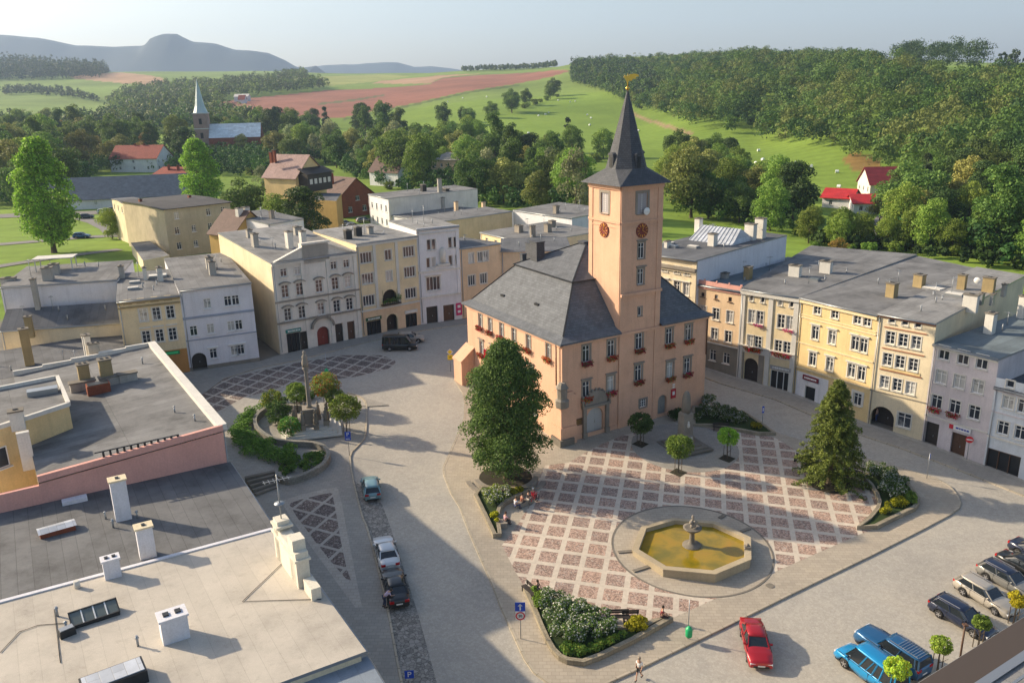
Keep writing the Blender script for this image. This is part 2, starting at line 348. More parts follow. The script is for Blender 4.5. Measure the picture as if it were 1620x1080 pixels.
def lmat(k):
    T = {'oak': ((.018, .035, .008), (.06, .1, .022), (.13, .17, .035)), 'dark': ((.012, .026, .007), (.035, .062, .014), (.085, .12, .024)),
         'lime': ((.06, .12, .015), (.17, .27, .03), (.32, .4, .06)), 'mid': ((.03, .055, .01), (.1, .15, .025), (.2, .24, .05)),
         'olive': ((.04, .05, .012), (.13, .14, .035), (.26, .25, .07)), 'pine': ((.01, .02, .01), (.03, .05, .02), (.06, .085, .03)),
         'spruce': ((.03, .045, .01), (.09, .13, .025), (.2, .25, .06)), 'gold': ((.12, .13, .01), (.4, .38, .02), (.62, .52, .04)),
         'hedge': ((.02, .05, .01), (.06, .14, .022), (.13, .24, .04)), 'rust': ((.08, .05, .015), (.2, .13, .03), (.35, .22, .04)),
         'orange': ((.25, .07, .01), (.5, .17, .02), (.6, .3, .04)), 'red': ((.25, .012, .008), (.5, .03, .015), (.6, .06, .02)),
         'pink': ((.4, .01, .12), (.7, .03, .25), (.8, .12, .35)), 'white': ((.45, .46, .38), (.7, .7, .62), (.8, .8, .74)),
         'grey': ((.05, .06, .03), (.13, .15, .07), (.22, .24, .12)), 'far': ((.02, .035, .015), (.06, .085, .03), (.12, .14, .045))}
    if k not in LM: LM[k] = leafmat('leaf_'+k, *[sc3(c, {'red': 1, 'pink': 1, 'white': 1, 'orange': 1.1, 'gold': 1.1, 'far': 1.5, 'pine': 1.7, 'rust': 1.5}.get(k, 2.15)) for c in T[k]], trans=.38 if k in ('lime', 'mid', 'gold', 'oak') else .25)
    return LM[k]
BARK = plaster('bark', (.11, .085, .06), .3, .4)
BIRCH = plaster('pale_bark', (.42, .4, .36), .3, .6)
# ---------------------------------------------------------------- shared materials
WHITE = plain('white_frame', (.72, .72, .7), .5)
BROWN = plain('brown_wood', (.09, .045, .025), .6)
DARKW = plain('dark_timber', (.035, .028, .024), .7)
def glassmat(name, base=(.015, .02, .028), curtain=.12):
    m, t, nd, lk, p = _new(name); oi = nd.new('ShaderNodeObjectInfo'); co = _coord(nd)
    n = _noise(nd, lk, co, 1.3, 2); ad = nd.new('ShaderNodeMath'); ad.operation = 'ADD'; lk.new(oi.outputs['Random'], ad.inputs[0])
    m3 = nd.new('ShaderNodeMath'); m3.operation = 'MULTIPLY'; m3.inputs[1].default_value = .45; lk.new(n.outputs[0], m3.inputs[0]); lk.new(m3.outputs[0], ad.inputs[1])
    r = _ramp(nd, [(0, base), (1-curtain, sc3(base, 2)), (1.12-curtain*.6, (.3, .3, .29)), (1, (.42, .42, .4))]); lk.new(ad.outputs[0], r.inputs[0])
    lk.new(r.outputs[0], p.inputs['Base Color']); p.inputs['Roughness'].default_value = .08; p.inputs['Specular IOR Level'].default_value = .6
    return m
GLASS = glassmat('window_glass'); SHOPG = plain('shop_glass', (.02, .022, .025), .1)
STONE = plaster('carved_stone', (.28, .25, .21), .25, .7); STONE2 = plaster('dark_stone', (.2, .18, .15), .3, .7)
ZINC = plain('zinc_sheet', (.3, .32, .34), .4, .6); DARKM = plain('dark_metal', (.03, .032, .035), .5, .4)
# ---------------------------------------------------------------- windows and facades
WC = {}
def window_meshes(w, h, cols=2, rows=3, frame=None, surround=None, sill=True, lintel=False, arch=False, trim=.12):
    """local: x along the facade, z up, -y outwards; origin at the centre of the opening on the wall plane"""
    k = (round(w, 2), round(h, 2), cols, rows, frame.name if frame else '', surround.name if surround else '', sill, lintel, arch)
    if k in WC: return WC[k]
    f = MB(); D = .14; fr = frame or WHITE; mats = [fr, surround or fr]; b = .075
    f.box((-w/2+b/2, D, 0), (b, .07, h)); f.box((w/2-b/2, D, 0), (b, .07, h)); f.box((0, D, h/2-b/2), (w-2*b, .07, b)); f.box((0, D, -h/2+b/2), (w-2*b, .07, b))
    for i in range(1, cols): f.box((-w/2+w*i/cols, D-.01, 0), (.07, .07, h-2*b))
    zz = [h*.22] if rows == 2 else ([h*.2, -h*.13] if rows == 3 else [])
    for z in zz: f.box((0, D-.003, z), (w-2*b, .06, .05 if z > 0 and rows > 1 else .03))
    if sill: f.box((0, -.07, -h/2-.05), (w+.24, .2, .07), mi=1)
    if surround:
        t = trim; f.box((-w/2-t/2, -.015, 0), (t, .05, h), mi=1); f.box((w/2+t/2, -.015, 0), (t, .05, h), mi=1); f.box((0, -.015, h/2+t/2), (w+2*t, .05, t), mi=1)
    if lintel: f.box((0, -.1, h/2+trim+.13), (w+.55, .26, .12), mi=1); f.box((0, -.05, h/2+trim+.03), (w+.3, .14, .09), mi=1)
    g = MB(); g.box((0, D+.03, 0), (w-.02, .02, h-.02))
    WC[k] = (f.mesh('window', mats), g.mesh('pane', GLASS)); return WC[k]
class Facade:
    """a wall in the vertical plane A->B (A left seen from outside) with real openings"""
    def __init__(s, A, B, z0, z1):
        s.A, s.B, s.z0, s.z1 = Vector((*A, 0)), Vector((*B, 0)), z0, z1; s.L = (s.B-s.A).length; s.d = (s.B-s.A)/s.L
        s.n = Vector((s.d.y, -s.d.x, 0)); s.holes = []; s.split = None; s.rz = math.atan2(s.d.y, s.d.x)
    def P(s, u, z, o=0): return tuple(s.A+s.d*u+s.n*o+Vector((0, 0, z)))
    def win(s, root, u, z, w, h, label=None, pane=None, **k):
        if u-w/2 < .05 or u+w/2 > s.L-.05: return None
        s.holes.append((u-w/2, u+w/2, z-h/2, z+h/2, 0)); fm, gm = window_meshes(w, h, **k)
        o = inst('window', fm, root, s.P(u, z), s.rz); inst('pane', pane or gm, o)
        if label: o['label'] = label
        return o
    def door(s, root, u, z0, w, h, mat, arch=False, name='door', depth=.35, leaf=True, label=None):
        s.holes.append((u-w/2, u+w/2, z0, z0+h, w/2 if arch else 0))
        mb = MB(); mb.box((0, depth, h/2), (w, .06, h))
        for i in range(2):
            for j in range(3): mb.box(((i-.5)*w*.48, depth-.045, h*(.18+.3*j)), (w*.36, .03, h*.22))
        o = mb.build(name, mat, root, s.P(u, z0), s.rz)
        hb = MB(); hb.box((w*.06, depth-.09, h*.45), (.05, .06, .22)); hb.build('handle', ZINC, o)
        if label: o['label'] = label
        return o
    def wall(s, mb, mi=0, reveal=.25, ztop=None):
        """fills mb with the wall, its reveals and arch corners. ztop: optional function u->z for a sloping top"""
        us = sorted({0, s.L, *(s.split[2:4] if s.split else ()), *[x for h in s.holes for x in h[:2]]}); zs = sorted({s.z0, s.z1, *([s.split[0]] if s.split else []), *[x for h in s.holes for x in h[2:4]]})
        us = [u for i, u in enumerate(us) if i == 0 or u-us[i-1] > 1e-4]; zs = [z for i, z in enumerate(zs) if i == 0 or z-zs[i-1] > 1e-4]
        inh = lambda u, z: any(h[0] < u < h[1] and h[2] < z < h[3] for h in s.holes)
        def q(u0, u1, z0, z1):
            if s.split and z0 < s.split[0]-.01 < z1-.02: q(u0, u1, z0, s.split[0]); q(u0, u1, s.split[0], z1); return
            mb.face([s.P(u0, z0), s.P(u1, z0), s.P(u1, z1), s.P(u0, z1)], s.split[1] if s.split and z1 < s.split[0]+.01 and (len(s.split) < 3 or s.split[2] <= u0+.01 and u1 <= s.split[3]+.01) else mi, uv=[(u0, z0), (u1, z0), (u1, z1), (u0, z1)])
        for i in range(len(us)-1):
            st = None
            for j in range(len(zs)-1):
                if inh((us[i]+us[i+1])/2, (zs[j]+zs[j+1])/2):
                    if st is not None: q(us[i], us[i+1], st, zs[j]); st = None
                elif st is None: st = zs[j]
            if st is not None: q(us[i], us[i+1], st, zs[-1])
        for u0, u1, z0, z1, ar in s.holes:
            r = reveal if not ar else reveal+.12
            zt = z1-ar
            mb.face([s.P(u0, z0), s.P(u0, z0, -r), s.P(u0, zt, -r), s.P(u0, zt)], mi); mb.face([s.P(u1, z0, -r), s.P(u1, z0), s.P(u1, zt), s.P(u1, zt, -r)], mi)
            mb.face([s.P(u0, z0, -r), s.P(u0, z0), s.P(u1, z0), s.P(u1, z0, -r)], mi)
            if not ar: mb.face([s.P(u0, z1), s.P(u0, z1, -r), s.P(u1, z1, -r), s.P(u1, z1)], mi)
            else:
                c = (u0+u1)/2; N = 10; pr = None
                for k in range(N+1):
                    a = math.pi*k/N; p = (c-math.cos(a)*ar, zt+math.sin(a)*ar)
                    if pr: 
                        mb.face([s.P(*pr), s.P(*p), s.P(p[0], z1), s.P(pr[0], z1)], mi); mb.face([s.P(*p), s.P(*pr), s.P(*pr, -r), s.P(*p, -r)], mi)
                    pr = p
    def band(s, mb, z, h=.2, out=.12, u0=0, u1=None, mi=0):
        u1 = s.L if u1 is None else u1; c = Vector(s.P((u0+u1)/2, z, out/2)); mb.box(tuple(c), (u1-u0, out, h), s.rz, mi)
    def pil(s, mb, u, z0, z1, w=.6, out=.12, mi=0): 
        c = Vector(s.P(u, (z0+z1)/2, out/2)); mb.box(tuple(c), (w, out, z1-z0), s.rz, mi)
def poly_edges(poly): return [(poly[i], poly[(i+1) % len(poly)]) for i in range(len(poly))]
def roof_slab(mb, pts, th=.22, over=.0, mi=0, mis=None):
    """pts: 4 or 3 roof corners (x,y,z) ccw from above; gives a slab with thickness th above them, grown by over"""
    c = sum((Vector(p) for p in pts), Vector())/len(pts)
    if over:
        q = []
        for p in pts:
            v = Vector(p)-c; l = math.hypot(v.x, v.y); q.append(Vector(p)+v*(over*1.3/l))
        pts = q
    b = [Vector(p) for p in pts]; t = [p+Vector((0, 0, th)) for p in b]; n = len(b); mis = mi if mis is None else mis
    mb.face(t, mi); mb.face(list(reversed(b)), mis)
    for i in range(n): mb.face([b[i], b[(i+1) % n], t[(i+1) % n], t[i]], mis)
def chimney(root_roof, x, y, z, w=.6, d=.9, h=1.6, rz=0, mat=None, cap=None, pots=2, label=None):
    mb = MB(); mb.box((0, 0, h/2-.3), (w, d, h+.6), 0, 0); mb.box((0, 0, h+.05), (w+.16, d+.16, .12), 0, 1)
    for i in range(pots): mb.box((0, (i-(pots-1)/2)*d*.45, h+.14), (w*.36, d*.22, .1), 0, 2)
    o = mb.build('chimney', [mat or STONE, cap or STONE2, DARKM], root_roof, (x, y, z), rz)
    if label: o['label'] = label
    return o
def antenna(x, y, z, h, rz, label, parent=None):
    mb = MB(); mb.tube([(0, 0, -.3), (0, 0, h)], .03, 5)
    mb.beam((-.7, 0, h-.2), (.7, 0, h-.2), .03)
    for k in range(6): mb.beam((-.6+k*.24, -.35+.04*k, h-.2), (-.6+k*.24, .35-.04*k, h-.2), .02)
    mb.beam((0, -.5, h*.7), (0, .5, h*.7), .03)
    return tag(mb.build('antenna', ZINC, parent, (x, y, z), rz), *((label, 'antenna', 'rooftop antennas') if not parent else ()))
def dish(parent, x, y, z, r=.4, rz=0):
    mb = MB(); mb.rings([[(math.cos(a)*q*r, -(1-q*q)*.12+.12, math.sin(a)*q*r) for a in [2*math.pi*k/12 for k in range(12)]] for q in (.05, .5, .8, 1)], 0, cap=False)
    mb.beam((0, .1, 0), (0, .3, -.3), .05); return mb.build('satellite_dish', WHITE, parent, (x, y, z), rz)

# ---------------------------------------------------------------- cars
TYRE = plain('tyre_rubber', (.02, .02, .02), .85); RIM = plain('alloy', (.5, .5, .52), .3, .8)
CGL = plain('car_glass', (.015, .02, .025), .05, spec=.8); LRED = plain('red_lens', (.4, .01, .01), .2); LCLR = plain('clear_lens', (.6, .62, .65), .15)
PLATE = plain('number_plate', (.7, .7, .68), .5); BLK = plain('black_trim', (.015, .015, .016), .5)
def carpaint(name, c, metal=.25): return plain(name, c, .32, metal, .5, .7)
PROF_CAR = {  # length, width, body profile (x, top z), greenhouse: (x0 base, x0 top, x1 top, x1 base, z roof)
 'sedan': (4.75, 1.8, [(-2.37, .72), (-2.3, .95), (-1.65, 1.02), (-1.2, 1.03), (.75, .97), (1.5, .9), (2.15, .76), (2.37, .58)], (-1.75, -1.05, .25, 1.0, 1.44)),
 'wagon': (4.75, 1.8, [(-2.37, .72), (-2.32, 1.0), (-1.8, 1.04), (-1.2, 1.03), (.8, .98), (1.55, .9), (2.15, .76), (2.37, .58)], (-2.3, -1.95, .25, 1.0, 1.5)),
 'hatch': (4.1, 1.72, [(-2.05, .72), (-2.0, 1.0), (-1.5, 1.03), (-1.0, 1.02), (.75, .98), (1.3, .92), (1.85, .78), (2.05, .58)], (-2.0, -1.55, .15, .95, 1.5)),
 'suv': (4.75, 1.86, [(-2.37, .8), (-2.33, 1.12), (-1.8, 1.14), (-1.2, 1.14), (.7, 1.1), (1.5, 1.05), (2.2, .95), (2.37, .7)], (-2.3, -2.05, .1, .75, 1.75)),
 'van': (5.0, 1.9, [(-2.5, .8), (-2.47, 1.1), (-1.8, 1.14), (-1.2, 1.14), (1.2, 1.1), (1.8, 1.02), (2.35, .86), (2.5, .62)], (-2.45, -2.38, .95, 1.65, 2.12)),
 'truckwagon': (5.2, 1.95, [(-2.6, .85), (-2.56, 1.18), (-1.8, 1.2), (-1.2, 1.2), (.7, 1.17), (1.4, 1.15), (2.45, 1.06), (2.6, .8)], (-2.55, -2.4, .25, .75, 1.85))}
def car(kind, paint, loc, rz, label, cat='car', rack=None, tail_down=False, top=None):
    L, Wd, prof, (gx0, gt0, gt1, gx1, zr) = PROF_CAR[kind]
    root = empty('parked_car', loc, rz, label, cat, 'cars on the town square'); hw = Wd/2
    xs = [p[0] for p in prof]; top = top or paint
    def zt(x): return float(np.interp(x, xs, [p[1] for p in prof]))
    wb = L*.285; wr = .33 if kind in ('sedan', 'wagon', 'hatch') else .37
    st = sorted({*xs, -wb-wr-.07, -wb-wr*.7, -wb, -wb+wr*.7, -wb+wr+.07, wb-wr-.07, wb-wr*.7, wb, wb+wr*.7, wb+wr+.07, 0, -L*.43, L*.43})
    b = MB(); rg = []
    for x in st:
        e = abs(x)/(L/2); nar = 1-.16*max(0, e-.72)**2/.078; z = zt(x); zl = .24+(.1 if e > .95 else 0)
        for c in (-wb, wb):
            q = abs(x-c)
            if q < wr+.075: zl = max(zl, wr+math.sqrt(max(0, (wr+.075)**2-q*q)))
        w = hw*nar; zm = max(zl+.02, .5*(zl+z)+.05); zs = max(z-.1, zm+.02)
        rg.append([(x, -w*.93, zl), (x, -w, max(zl+.01, zm-.15)), (x, -w*.99, zm), (x, -w*.95, zs), (x, -w*.86, z), (x, -w*.4, z+.03), (x, w*.4, z+.03), (x, w*.86, z), (x, w*.95, zs), (x, w*.99, zm), (x, w, max(zl+.01, zm-.15)), (x, w*.93, zl)])
    b.rings(rg, 0, close=True, cap=True); body = b.build('body', paint, root)
    # cabin: glass shell with painted roof and pillars
    zb = zt((gx0+gx1)/2); ws, wt = hw*.9, hw*.72
    base = [(gx0, ws*.93), (gx0+.35, ws), (gx1-.45, ws), (gx1, ws*.9)]; tp = [(gt0, wt*.93), (gt0+.3, wt), (gt1-.3, wt), (gt1, wt*.93)]
    g = MB(); B3 = [Vector((x, y, zt(x)-.03)) for x, y in base]; T3 = [Vector((x, y, zr-.07)) for x, y in tp]
    F = lambda p: Vector((p.x, -p.y, p.z))
    for i in range(3): g.face([B3[i], T3[i], T3[i+1], B3[i+1]]); g.face([F(B3[i+1]), F(T3[i+1]), F(T3[i]), F(B3[i])])
    g.face([B3[3], T3[3], F(T3[3]), F(B3[3])]); g.face([F(B3[0]), F(T3[0]), T3[0], B3[0]])
    g.build('windows', CGL, root)
    r = MB(); rr = []
    for k, (x, y) in enumerate([(gt0-.06, wt*.9), (gt0+.25, wt*1.02), ((gt0+gt1)/2, wt*1.04), (gt1-.3, wt*1.02), (gt1+.04, wt*.92)]):
        dz = (.0, .05, .07, .05, .0)[k]; rr.append([(x, -y, zr-.1), (x, -y*.9, zr-.04+dz*.5), (x, -y*.4, zr-.02+dz), (x, y*.4, zr-.02+dz), (x, y*.9, zr-.04+dz*.5), (x, y, zr-.1)])
    r.rings(rr, 0, close=True, cap=True); rf = r.build('roof', top, root)
    p = MB()
    for sgn in (1, -1):
        P = [B3, T3] if sgn == 1 else [[F(v) for v in B3], [F(v) for v in T3]]
        o = Vector((0, sgn*.015, .005))
        for i, wd in ((0, .1), (3, .07)): p.beam(P[0][i]+o, P[1][i]+o, wd)
        m0 = (B3[1]*.45+B3[2]*.55); m1 = (T3[1]*.5+T3[2]*.5); m0 = Vector((m0.x, sgn*m0.y, m0.z)); m1 = Vector((m1.x, sgn*m1.y, m1.z)); p.beam(m0+o, m1+o, .06)
        if kind != 'sedan':
            m0 = (B3[0]*.3+B3[1]*.7); m1 = (T3[0]*.1+T3[1]*.9); m0 = Vector((m0.x, sgn*m0.y, m0.z)); m1 = Vector((m1.x, sgn*m1.y, m1.z)); p.beam(m0+o, m1+o, .08)
    if kind == 'van':
        for s in (1, -1):
            for t in (.22, .4, .72): m0 = B3[1].lerp(B3[2], t); m1 = T3[1].lerp(T3[2], t); p.beam(Vector((m0.x, s*m0.y, m0.z))+Vector((0, s*.015, 0)), Vector((m1.x, s*m1.y, m1.z))+Vector((0, s*.015, 0)), .09)
    p.build('pillars', top if kind == 'sedan' else paint, root)
    tr = MB(); tr.box((0, 0, .27), (L*.9, Wd*.9, .12)); tr.box((L/2-.03, 0, .42), (.06, Wd*.62, .16)); tr.box((-L/2+.03, 0, .38), (.08, Wd*.7, .14))
    for s in (1, -1): tr.box((0, s*hw*.955, zb-.09), (gx1-gx0, .03, .03))
    for s in (1, -1):
        for x in (gx1-.55, (gx0+gx1)/2-.15, gx0+.75): tr.box((x, s*hw*.985, (.34+zb)/2), (.022, .03, zb-.4))
    tr.build('trim', BLK, root)
    for nm, x, mt in (('headlight', L/2-.12, LCLR), ('taillight', -L/2+.07, LRED)):
        for s in (1, -1):
            m = MB(); m.box((0, 0, 0), (.16, .36, .15 if nm == 'headlight' else .2)); m.build(nm, mt, root, (x, s*hw*.66, zt(x*.99)-.13))
    for x in (L/2+.005, -L/2-.005):
        m = MB(); m.box((0, 0, 0), (.02, .5, .11)); m.build('number_plate', PLATE, root, (x, 0, .5 if x > 0 else .62))
    for s in (1, -1):
        m = MB(); m.box((0, s*.1, 0), (.1, .2, .13)); m.build('mirror', paint, root, (gx1-.35, s*hw*.93, zt(gx1)+.08))
    for x in (-wb, wb):
        for s in (1, -1):
            t = MB(); Rr = wr; t.rings([[(math.cos(a)*q, yy, math.sin(a)*q) for a in [2*math.pi*k/18 for k in range(18)]] for q, yy in ((Rr*.6, -.1), (Rr*.95, -.1), (Rr, -.06), (Rr, .06), (Rr*.95, .1), (Rr*.6, .1))], 0)
            w = empty('wheel', (x, s*(hw-.13), wr)); w.parent = root
            t.build('tyre', TYRE, w); rm = MB()
            for k in range(5): a = 2*math.pi*k/5; rm.beam((0, s*.105, 0), (math.cos(a)*Rr*.6, s*.1, math.sin(a)*Rr*.6), .07)
            rm.rings([[(math.cos(a)*q, s*.085, math.sin(a)*q) for a in [2*math.pi*k/18 for k in range(18)]] for q in (Rr*.5, Rr*.66)], 0, cap=False)
            rm.build('rim', RIM, w)
    if rack:
        k = MB()
        for s in (1, -1): k.beam((gt0+.15, s*wt*.86, zr+.07), (gt1-.3, s*wt*.86, zr+.07), .04)
        if rack > 1:
            for i in range(9): x = gt0+.1+i*.2; k.beam((x, -wt*.86, zr+.1), (x, wt*.86, zr+.1), .03)
        k.build('roof_rack', RIM, root)
    return root
# ---------------------------------------------------------------- people
def skinned(name, verts, edges, radii, mat, parent=None, sub=1, root=0):
    me = bpy.data.meshes.new(name); me.from_pydata(verts, edges, []); o = bpy.data.objects.new(name, me); COL.objects.link(o)
    sk = o.modifiers.new('skin', 'SKIN'); sk.use_smooth_shade = True
    ly = me.skin_vertices[0].data if me.skin_vertices else None
    if ly is None: return o
    for i, r in enumerate(radii):
        ly[i].radius = (r, r) if isinstance(r, float) else r; ly[i].use_root = (i == root)
    if sub: s = o.modifiers.new('sub', 'SUBSURF'); s.levels = sub; s.render_levels = sub
    dg = bpy.context.evaluated_depsgraph_get(); ev = o.evaluated_get(dg); m2 = bpy.data.meshes.new_from_object(ev)
    m2.materials.clear(); m2.materials.append(mat); m2.polygons.foreach_set('use_smooth', [True]*len(m2.polygons))
    o.modifiers.clear(); o.data = m2; m2.name = name; o.parent = parent; return o
SKIN = plain('skin', (.45, .26, .18), .6)
CLO = {}
def cloth(c):
    if c not in CLO: CLO[c] = plain('cloth_%d' % len(CLO), c, .85)
    return CLO[c]
def person(loc, rz, label, pose='stand', shirt=(.6, .6, .6), legs=(.03, .03, .04), hair=(.04, .03, .02), bare_legs=False, group='people around the square', h=1.0, longhair=False):
    """joints in metres; x right, y forward"""
    root = empty('person', loc, rz, label, 'person', group)
    if pose == 'sit': hip = .5; kn = [(.1, .42, .48), (-.1, .42, .48)]; an = [(.11, .45, .08), (-.11, .42, .08)]; sp = [(0, -.02, .75), (0, .02, 1.0)]; hd = (0, .06, 1.22); el = [(.24, .08, .78), (-.24, .08, .78)]; wr = [(.16, .32, .62), (-.14, .32, .62)]
    elif pose == 'walk': hip = .93; kn = [(.1, .16, .5), (-.1, -.02, .5)]; an = [(.1, .3, .1), (-.1, -.32, .14)]; sp = [(0, .02, 1.2), (0, .03, 1.45)]; hd = (0, .06, 1.66); el = [(.26, -.12, 1.18), (-.26, .1, 1.18)]; wr = [(.27, -.05, .93), (-.25, .3, 1.02)]
    elif pose == 'bend': hip = .92; kn = [(.1, .05, .5), (-.1, .02, .5)]; an = [(.12, .0, .09), (-.12, -.1, .09)]; sp = [(0, .2, 1.12), (0, .42, 1.26)]; hd = (0, .6, 1.34); el = [(.22, .5, 1.02), (-.22, .5, 1.02)]; wr = [(.15, .72, .95), (-.12, .74, .97)]
    else: hip = .93; kn = [(.1, .02, .5), (-.1, .02, .5)]; an = [(.12, 0, .09), (-.12, 0, .09)]; sp = [(0, 0, 1.2), (0, 0, 1.45)]; hd = (0, .03, 1.66); el = [(.25, -.02, 1.16), (-.25, -.02, 1.16)]; wr = [(.24, .1, .92), (-.24, .1, .92)]
    ch = sp[1]; nk = tuple((ch[i]*.35+hd[i]*.65) if i < 2 else ch[2]*.45+hd[2]*.55 for i in range(3))
    sh = [(s*.17, ch[1], ch[2]-.03) for s in (1, -1)]; hj = [(s*.1, 0, hip-.03) for s in (1, -1)]
    V = [(0, 0, hip), sp[0], ch, nk, hd, (hd[0], hd[1]+.02, hd[2]+.1)]; Rr = [.13, .125, .14, .055, .085, .075]; E = [(0, 1), (1, 2), (2, 3), (3, 4), (4, 5)]
    for i in (0, 1):
        k = len(V); V += [hj[i], kn[i], an[i], (an[i][0], an[i][1]+.15, an[i][2]-.05)]; Rr += [.09, .06, .042, .035]; E += [(0, k), (k, k+1), (k+1, k+2), (k+2, k+3)]
        k = len(V); V += [sh[i], el[i], wr[i]]; Rr += [.06, .042, .03]; E += [(2, k), (k, k+1), (k+1, k+2)]
        w = Vector(wr[i]); d = (w-Vector(el[i])).normalized(); sd = Vector((1 if i == 0 else -1, 0, 0)); q = len(V)-1
        pm = w+d*.07; V.append(tuple(pm)); Rr.append(.034); pk = len(V)-1; E.append((q, pk))
        up = d.cross(Vector((1, 0, 0))).normalized()
        for f, (o, ln) in enumerate(((-.03, .07), (-.01, .085), (.01, .08), (.03, .06))):
            V.append(tuple(pm+up*o+d*ln-sd*.015)); Rr.append(.011); E.append((pk, len(V)-1))
        V.append(tuple(w+d*.05-up*.05-sd*.02)); Rr.append(.012); E.append((q, len(V)-1))
    V = [(x*h, y*h, z*h) for x, y, z in V]
    skinned('body', V, E, [float(r*h) for r in Rr], SKIN, root)
    # clothes a little outside the body
    sV = [(0, 0, hip+.02), sp[0], ch, sh[0], tuple(Vector(sh[0]).lerp(Vector(el[0]), .8)), sh[1], tuple(Vector(sh[1]).lerp(Vector(el[1]), .8))]
    skinned('shirt', [(x*h, y*h, z*h) for x, y, z in sV], [(0, 1), (1, 2), (2, 3), (3, 4), (2, 5), (5, 6)], [.15, .15, .165, .08, .06, .08, .06], cloth(shirt), root)
    tV = [(0, 0, hip+.04)]; tE = []; tR = [.145]
    for i in (0, 1):
        k = len(tV); e = Vector(hj[i]).lerp(Vector(kn[i]), .85) if bare_legs else Vector(kn[i]); tV += [hj[i], tuple(e)]; tR += [.105, .08]; tE += [(0, k), (k, k+1)]
        if not bare_legs: tV.append(tuple(Vector(kn[i]).lerp(Vector(an[i]), .95))); tR.append(.06); tE.append((k+1, k+2))
    skinned('shorts' if bare_legs else 'trousers', [(x*h, y*h, z*h) for x, y, z in tV], tE, tR, cloth(legs), root)
    m = MB(); hx, hy, hz = [v*h for v in hd]
    m.lathe((hx, hy-.015, hz+.05), [(.03, -.06 if not longhair else -.22), (.1, -.04 if not longhair else -.18), (.108, .04), (.095, .1), (.05, .145), (.01, .15)], 12); m.build('hair', cloth(hair), root)
    f = MB(); f.box((hx, hy+.1, hz+.0), (.03, .045, .05)); f.box((hx, hy+.088, hz-.045), (.05, .015, .012)); f.build('face', SKIN, root)
    e = MB()
    for s in (1, -1): e.box((hx+s*.035, hy+.088, hz+.03), (.022, .012, .014))
    e.build('eyes', cloth((.02, .02, .02)), root)
    b = MB()
    for i in (0, 1): b.box(((an[i][0])*h, (an[i][1]+.05)*h, (an[i][2]-.045)*h), (.09, .26, .08))
    b.build('shoes', cloth((.05, .05, .05)), root)
    return root

# ---------------------------------------------------------------- terrain
def in_poly(x, y, poly):
    r = np.zeros(x.shape, bool); n = len(poly)
    for i in range(n):
        x0, y0 = poly[i]; x1, y1 = poly[(i+1) % n]
        c = ((y0 > y) != (y1 > y)) & (x < (x1-x0)*(y-y0)/((y1-y0) or 1e-9)+x0); r ^= c
    return r
RED = [(-371.57, 1099.61), (-343.82, 1171.69), (-273.63, 1319.98), (-119.47, 1356.24), (-111.22, 1518.62), (21.32, 1505.05), (81.4, 1408.28), (99.7, 1312.55), (63.16, 1251.35), (16.77, 1201.62), (-54.49, 1077.9), (-93.61, 986.49), (-128.19, 934.92), (-158.16, 835.51), (-186.62, 827.74), (-258.99, 875.82), (-329.86, 995.43)]
TAN = [(-234.46, 1526.86), (-238.52, 1632.63), (-123.83, 1694.47), (-46.88, 1592.08), (-113.53, 1550.82), (-121.24, 1376.88)]
PALE = [(-407.13, 1693), (-414.41, 1854.47), (-311.95, 2142.15), (-194.08, 1773.07), (-266.05, 1516.53), (-313.7, 1429.96)]
PINK = [(-1084.87, 2152.42), (-980.64, 2217.76), (-693.58, 1773.25), (-596.16, 1524.9), (-684.48, 1606.35), (-911, 1831.51)]
DRY = [(140.54, 354.9), (149.14, 364.81), (153.62, 348.17), (144.71, 325.15), (136.03, 331.03)]
LINE1 = [(-227.82, 1030.83), (-193.34, 1094.11), (-165.27, 1182.39), (-163.3, 1143.23), (-187.2, 1058.39), (-219.5, 1009.34)]
LINE2 = [(-156.86, 828.4), (-127.07, 926.39), (-92.67, 976.26), (-53.82, 1063.94), (16.54, 1186.7), (15.9, 1144.03), (-51.91, 1024.51), (-89.98, 946.8), (-123.8, 901.71), (-153.09, 807.75)]
STUB = [(269.44, 1106.17), (305.84, 1206.5), (305.17, 1120.16), (239.48, 882.03), (230.36, 933.27)]
PATH = [(97.11, 719.95), (105.9, 725.74), (109.03, 511.41), (109.1, 485.84), (104.8, 499.93), (102.3, 700.67)]
def vcol(x, y):
    c = np.empty(x.shape+(3,)); c[:] = (.175, .265, .045)
    nz = np.sin(x*.011+y*.004)*np.sin(y*.013-x*.006); c *= (1+.16*nz)[..., None]
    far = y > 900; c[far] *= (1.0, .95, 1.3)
    for P, col in ((RED, (.27, .125, .09)), (TAN, (.38, .25, .16)), (PALE, (.28, .31, .1)), (PINK, (.42, .27, .17)), (DRY, (.26, .17, .06)), (STUB, (.4, .33, .12)), (PATH, (.3, .22, .13)), (LINE1, (.13, .14, .07)), (LINE2, (.1, .14, .04))):
        c[in_poly(x, y, P)] = col
    t = (y < 128) & (x > -130) & (x < 95) | (y < 60) | (y < 158) & (x > -66) & (x < 62); c[t] = (.22, .2, .18)
    return c
